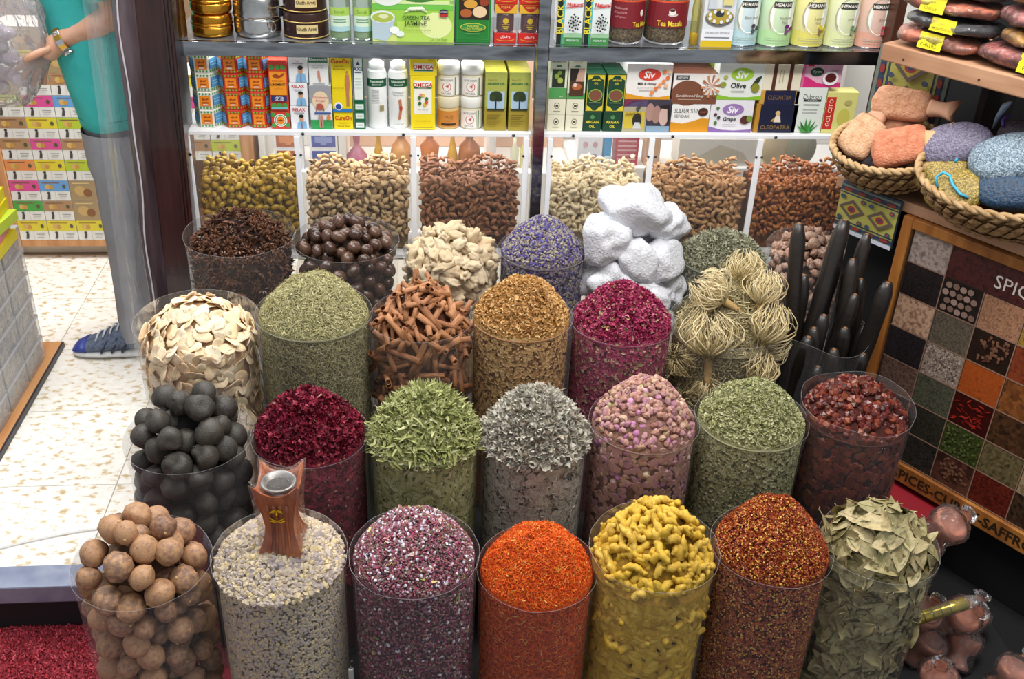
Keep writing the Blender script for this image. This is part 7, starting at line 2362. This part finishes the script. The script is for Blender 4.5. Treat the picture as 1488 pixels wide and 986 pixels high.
MB().tube([(-.030, .0, .024), (-.034, .020, .030), (-.020, .032, .030), (-.004, .022, .032), (.004, .000, .032), (.020, -.020, .026), (.036, -.026, .020)][::1], .0032, CYA, 8).build('cord_loop', g2, True)
MB().tube([(.030, .020, .020), (.034, .034, .018), (.040, .040, .010)], .0032, CYA, 8).build('cord_loop', g1, True)
MB().tube([(-.05, .01, .018), (-.056, .024, .014), (-.05, .036, .006)], .0035, M('violet_cord', '#5a3a9a', .4), 8).build('cord_loop', d1, True)
tie = MB().tube([(0, 0, 0), (.006, -.004, .03), (.014, -.002, .055), (.022, 0, .066)], [.004, .010, .014, .006], M('pale_tie', '#8fa6c0', .3, spec=.7), 10, sq=.5).build('gift_tie', None, True)
tie.matrix_world = CM @ Matrix.Translation((.085, .13, .955))
tag(tie, 'pale blue plastic tie sticking up behind the pumice stones', 'tie')
wt_ = MB().tube([(0, 0, 0), (.015, -.003, .004), (.03, -.004, .002)], [.006, .008, .004], M('gold_shell', '#b0a060', .4), 8).build('shell', None, True)
wt_.matrix_world = CM @ Matrix.Translation((.33, .03, .783))
tag(wt_, 'small gilt shell on the counter shelf beside the wide basket', 'shell')

# ---------------------------------------------------------------- wooden incense burner on the frankincense
wb = empty('incense_burner', (-.2325, 1.432, .405), R_(-4), 'carved wooden incense burner with a gold emblem standing on the frankincense', 'incense burner')
WBR = M('burner_wood', ['#7a3818', '#9a4c22', '#b05e2c', '#bd6c34'], .35, src='noise', scale=70, stretch=(1, 1, .12), detail=3, coat=.4)


def sq_ring(a, z, sx=0.0, cor=0.0, n=5):
    pts = []
    for e in range(4):
        for q in range(n):
            t = q / n * 2 - 1
            p = [(t, -1), (1, t), (-t, 1), (-1, -t)][e]
            bul = 1 - .05 * (1 - t * t)
            zz = z + cor * abs(t) ** 2.2
            pts.append((p[0] * a * bul + sx, p[1] * a * bul, zz))
    return pts


bd_ = MB()
bd_.loft([sq_ring(.036, 0), sq_ring(.0365, .012), sq_ring(.030, .026), sq_ring(.0255, .045), sq_ring(.0245, .060), sq_ring(.027, .085), sq_ring(.033, .112), sq_ring(.0385, .132, cor=.024), sq_ring(.034, .131, cor=.020), sq_ring(.024, .122), sq_ring(.008, .118)], WBR, True, True)
b_o = bd_.build('body', wb, True)
auto_smooth(b_o, 45)
fl_ = MB()
for x in (-.016, -.005, .006, .017):
    fl_.tube([(x * 1.12, -.0355, .010), (x * .95, -.0285, .030), (x * .80, -.0240, .058), (x * .85, -.0265, .086), (x, -.0325, .112)], [.0035, .003, .0028, .003, .003], WBR, 6)
fl_.build('flutes', wb, True)
PEW = M('pewter', ['#5e5a56', '#8a8682', '#a09c98'], .4, .7, src='noise', scale=40)
MB().lathe([(.018, .126), (.026, .134), (.0295, .138), (.031, .137), (.030, .140), (.027, .140), (.022, .132), (.012, .128), (.002, .127)], PEW, 28, cap0=False).build('metal_bowl', wb, True)
MB().lathe([(.021, .1312), (.012, .1335), (.002, .134)], M('ash', ['#2e2824', '#4a423c'], .9, src='noise', scale=120), 20, cap0=False).build('ash', wb, True)
EMB = M('emblem_gold', '#d9a82a', .22, 1.0)
em = MB()
em.tube([(0, -.0345, .080), (0, -.0355, .100)], .0018, EMB, 6)
for k_ in range(7):
    a = math.pi * (k_ / 6)
    em.tube([(0, -.0350, .0995), (.008 * math.cos(a), -.0365, .1005 + .005 * math.sin(a)), (.0125 * math.cos(a), -.0362, .0985 + .0035 * math.sin(a))], [.0014, .0016, .0008], EMB, 5)
for s in (-1, 1):
    em.tube([(-s * .013, -.0335, .080), (-s * .006, -.0345, .0775), (0, -.0348, .0795), (s * .008, -.0350, .0835), (s * .013, -.0352, .0885)], [.0022, .0018, .0016, .0015, .0008], EMB, 5)
em.build('emblem', wb, True)
WRP = film('burner_wrap', haze=.02, gloss=.35, rough=.12, bump=.6, bscale=40)
wr_ = MB()
wr_.loft([sq_ring(.0385, .002), sq_ring(.0395, .014), sq_ring(.0345, .045), sq_ring(.034, .075), sq_ring(.0385, .118), sq_ring(.042, .134, cor=.026), sq_ring(.036, .142, cor=.018), sq_ring(.010, .1435)], WRP, False, True)
wr_.build('clear_wrap', wb, True)

# ---------------------------------------------------------------- bagged clay burners beside the bay leaves
bxs = MB().box(1.00, 1.32, 1.36, 1.70, -.1245, -.06, M('black_crate', '#0e0e10', .7), ch=.004).build('black_crate')
tag(bxs, 'low black crate under the wrapped clay burners', 'crate')
CLAY = M('pink_clay', ['#a8644c', '#bd7a60', '#c98a70'], .6, src='noise', scale=14)
WRC = film('clay_wrap', haze=.04, gloss=.85, rough=.08, bump=1.0, bscale=34)


def clay_mesh():
    mb = MB()
    mb.lathe([(.030, 0), (.032, .006), (.022, .020), (.020, .030), (.034, .046), (.038, .062), (.036, .070), (.029, .070), (.026, .058), (.012, .050), (.002, .049)], CLAY, 26)
    return mb.mesh('clay_burner', True)


cme = clay_mesh()
wm = MB().lathe([(.036, -.003), (.039, .006), (.034, .022), (.034, .032), (.041, .048), (.043, .066), (.036, .082), (.016, .092), (.012, .108), (.02, .116)], WRC, 26, cap1=False, fn=lambda a, z: 1 + .05 * math.sin(5 * a + z * 90) + .03 * math.sin(11 * a - z * 60)).mesh('clear_wrap', True)
CL = [(1.085, 1.53, -.058, (.3, .5, .2), 'wrapped pink clay burner at the bottom, beside the bay leaf sack'), (1.165, 1.50, -.058, (-.2, .9, .6), 'largest looking wrapped pink clay burner at the crate edge'), (1.075, 1.555, .018, (.5, -.3, .9), 'wrapped pink clay burner in the middle of the pile'), (1.155, 1.56, .020, (.9, .3, .1), 'wrapped pink clay burner under the golden tube'),
      (1.235, 1.43, -.058, (.4, .2, .9), 'wrapped pink clay burner alone at the outer crate corner'), (1.095, 1.435, -.058, (.2, -.4, .3), 'wrapped pink clay burner close to the bay leaf sack side'), (1.225, 1.59, -.058, (.1, .3, .5), 'wrapped pink clay burner at the far side of the crate'),
      (1.060, 1.60, .095, (.2, .3, .4), 'wrapped pink clay burner above the golden tube'), (1.055, 1.575, .175, (.3, -.2, .2), 'wrapped pink clay burner half behind the bay leaves'), (1.075, 1.585, .240, (.7, .4, .2), 'topmost wrapped pink clay burner, near the picture board')]
for x, y, z, rt, lab in CL:
    o = link(bpy.data.objects.new('clay_burner', cme))
    o.location = (x, y, z)
    o.rotation_euler = (rt[0] * .7, rt[1] * .7, rt[2])
    tag(o, lab, 'incense burner', 'wrapped clay burners')
    link(bpy.data.objects.new('clear_wrap', wm), o)
gt = MB()
p0, p1 = Vector((1.040, 1.50, .085)), Vector((1.172, 1.50, .140))
GF = M('gold_foil', ['#6a5a08', '#a8920e', '#c9b01e'], .2, .6, src='noise', scale=30)
gt.tube([p0, p0.lerp(p1, .05), p0.lerp(p1, .5), p0.lerp(p1, .80), p0.lerp(p1, .84)], [.010, .0135, .0135, .0135, .006], GF, 14)
g_o = tag(gt.build('gold_tube', None, True), 'golden incense stick tube with dark bands lying on the clay burners', 'tube')
for t in (.15, .28, .41, .54):
    q = p0.lerp(p1, t)
    MB().tube([q, q + (p1 - p0) * .012], .0142, M('tube_band', '#3a3408', .4), 14).build('band', g_o, True)
MB().tube([p0.lerp(p1, .0), p0.lerp(p1, .5), p0.lerp(p1, .84), p0.lerp(p1, .96), p0.lerp(p1, 1.02)], [.013, .0155, .015, .010, .007], film('tube_wrap', haze=.05, gloss=.5, rough=.1, bump=.8, bscale=30), 14).build('clear_wrap', g_o, True)
hk = empty('metal_hook', (-.124, 1.385, .0), 0, 'slim white metal clip with a hook between the front sacks', 'hook')
MB().box(-.005, .005, -.003, .003, -.10, .135, M('hook_white', '#cfd0c8', .4, .3), ch=.001).build('clip', hk)
MB().tube([(0, 0, .134), (0, 0, .150), (.003, 0, .158), (.006, 0, .152)], .0012, CHR, 6).build('hook_wire', hk, True)
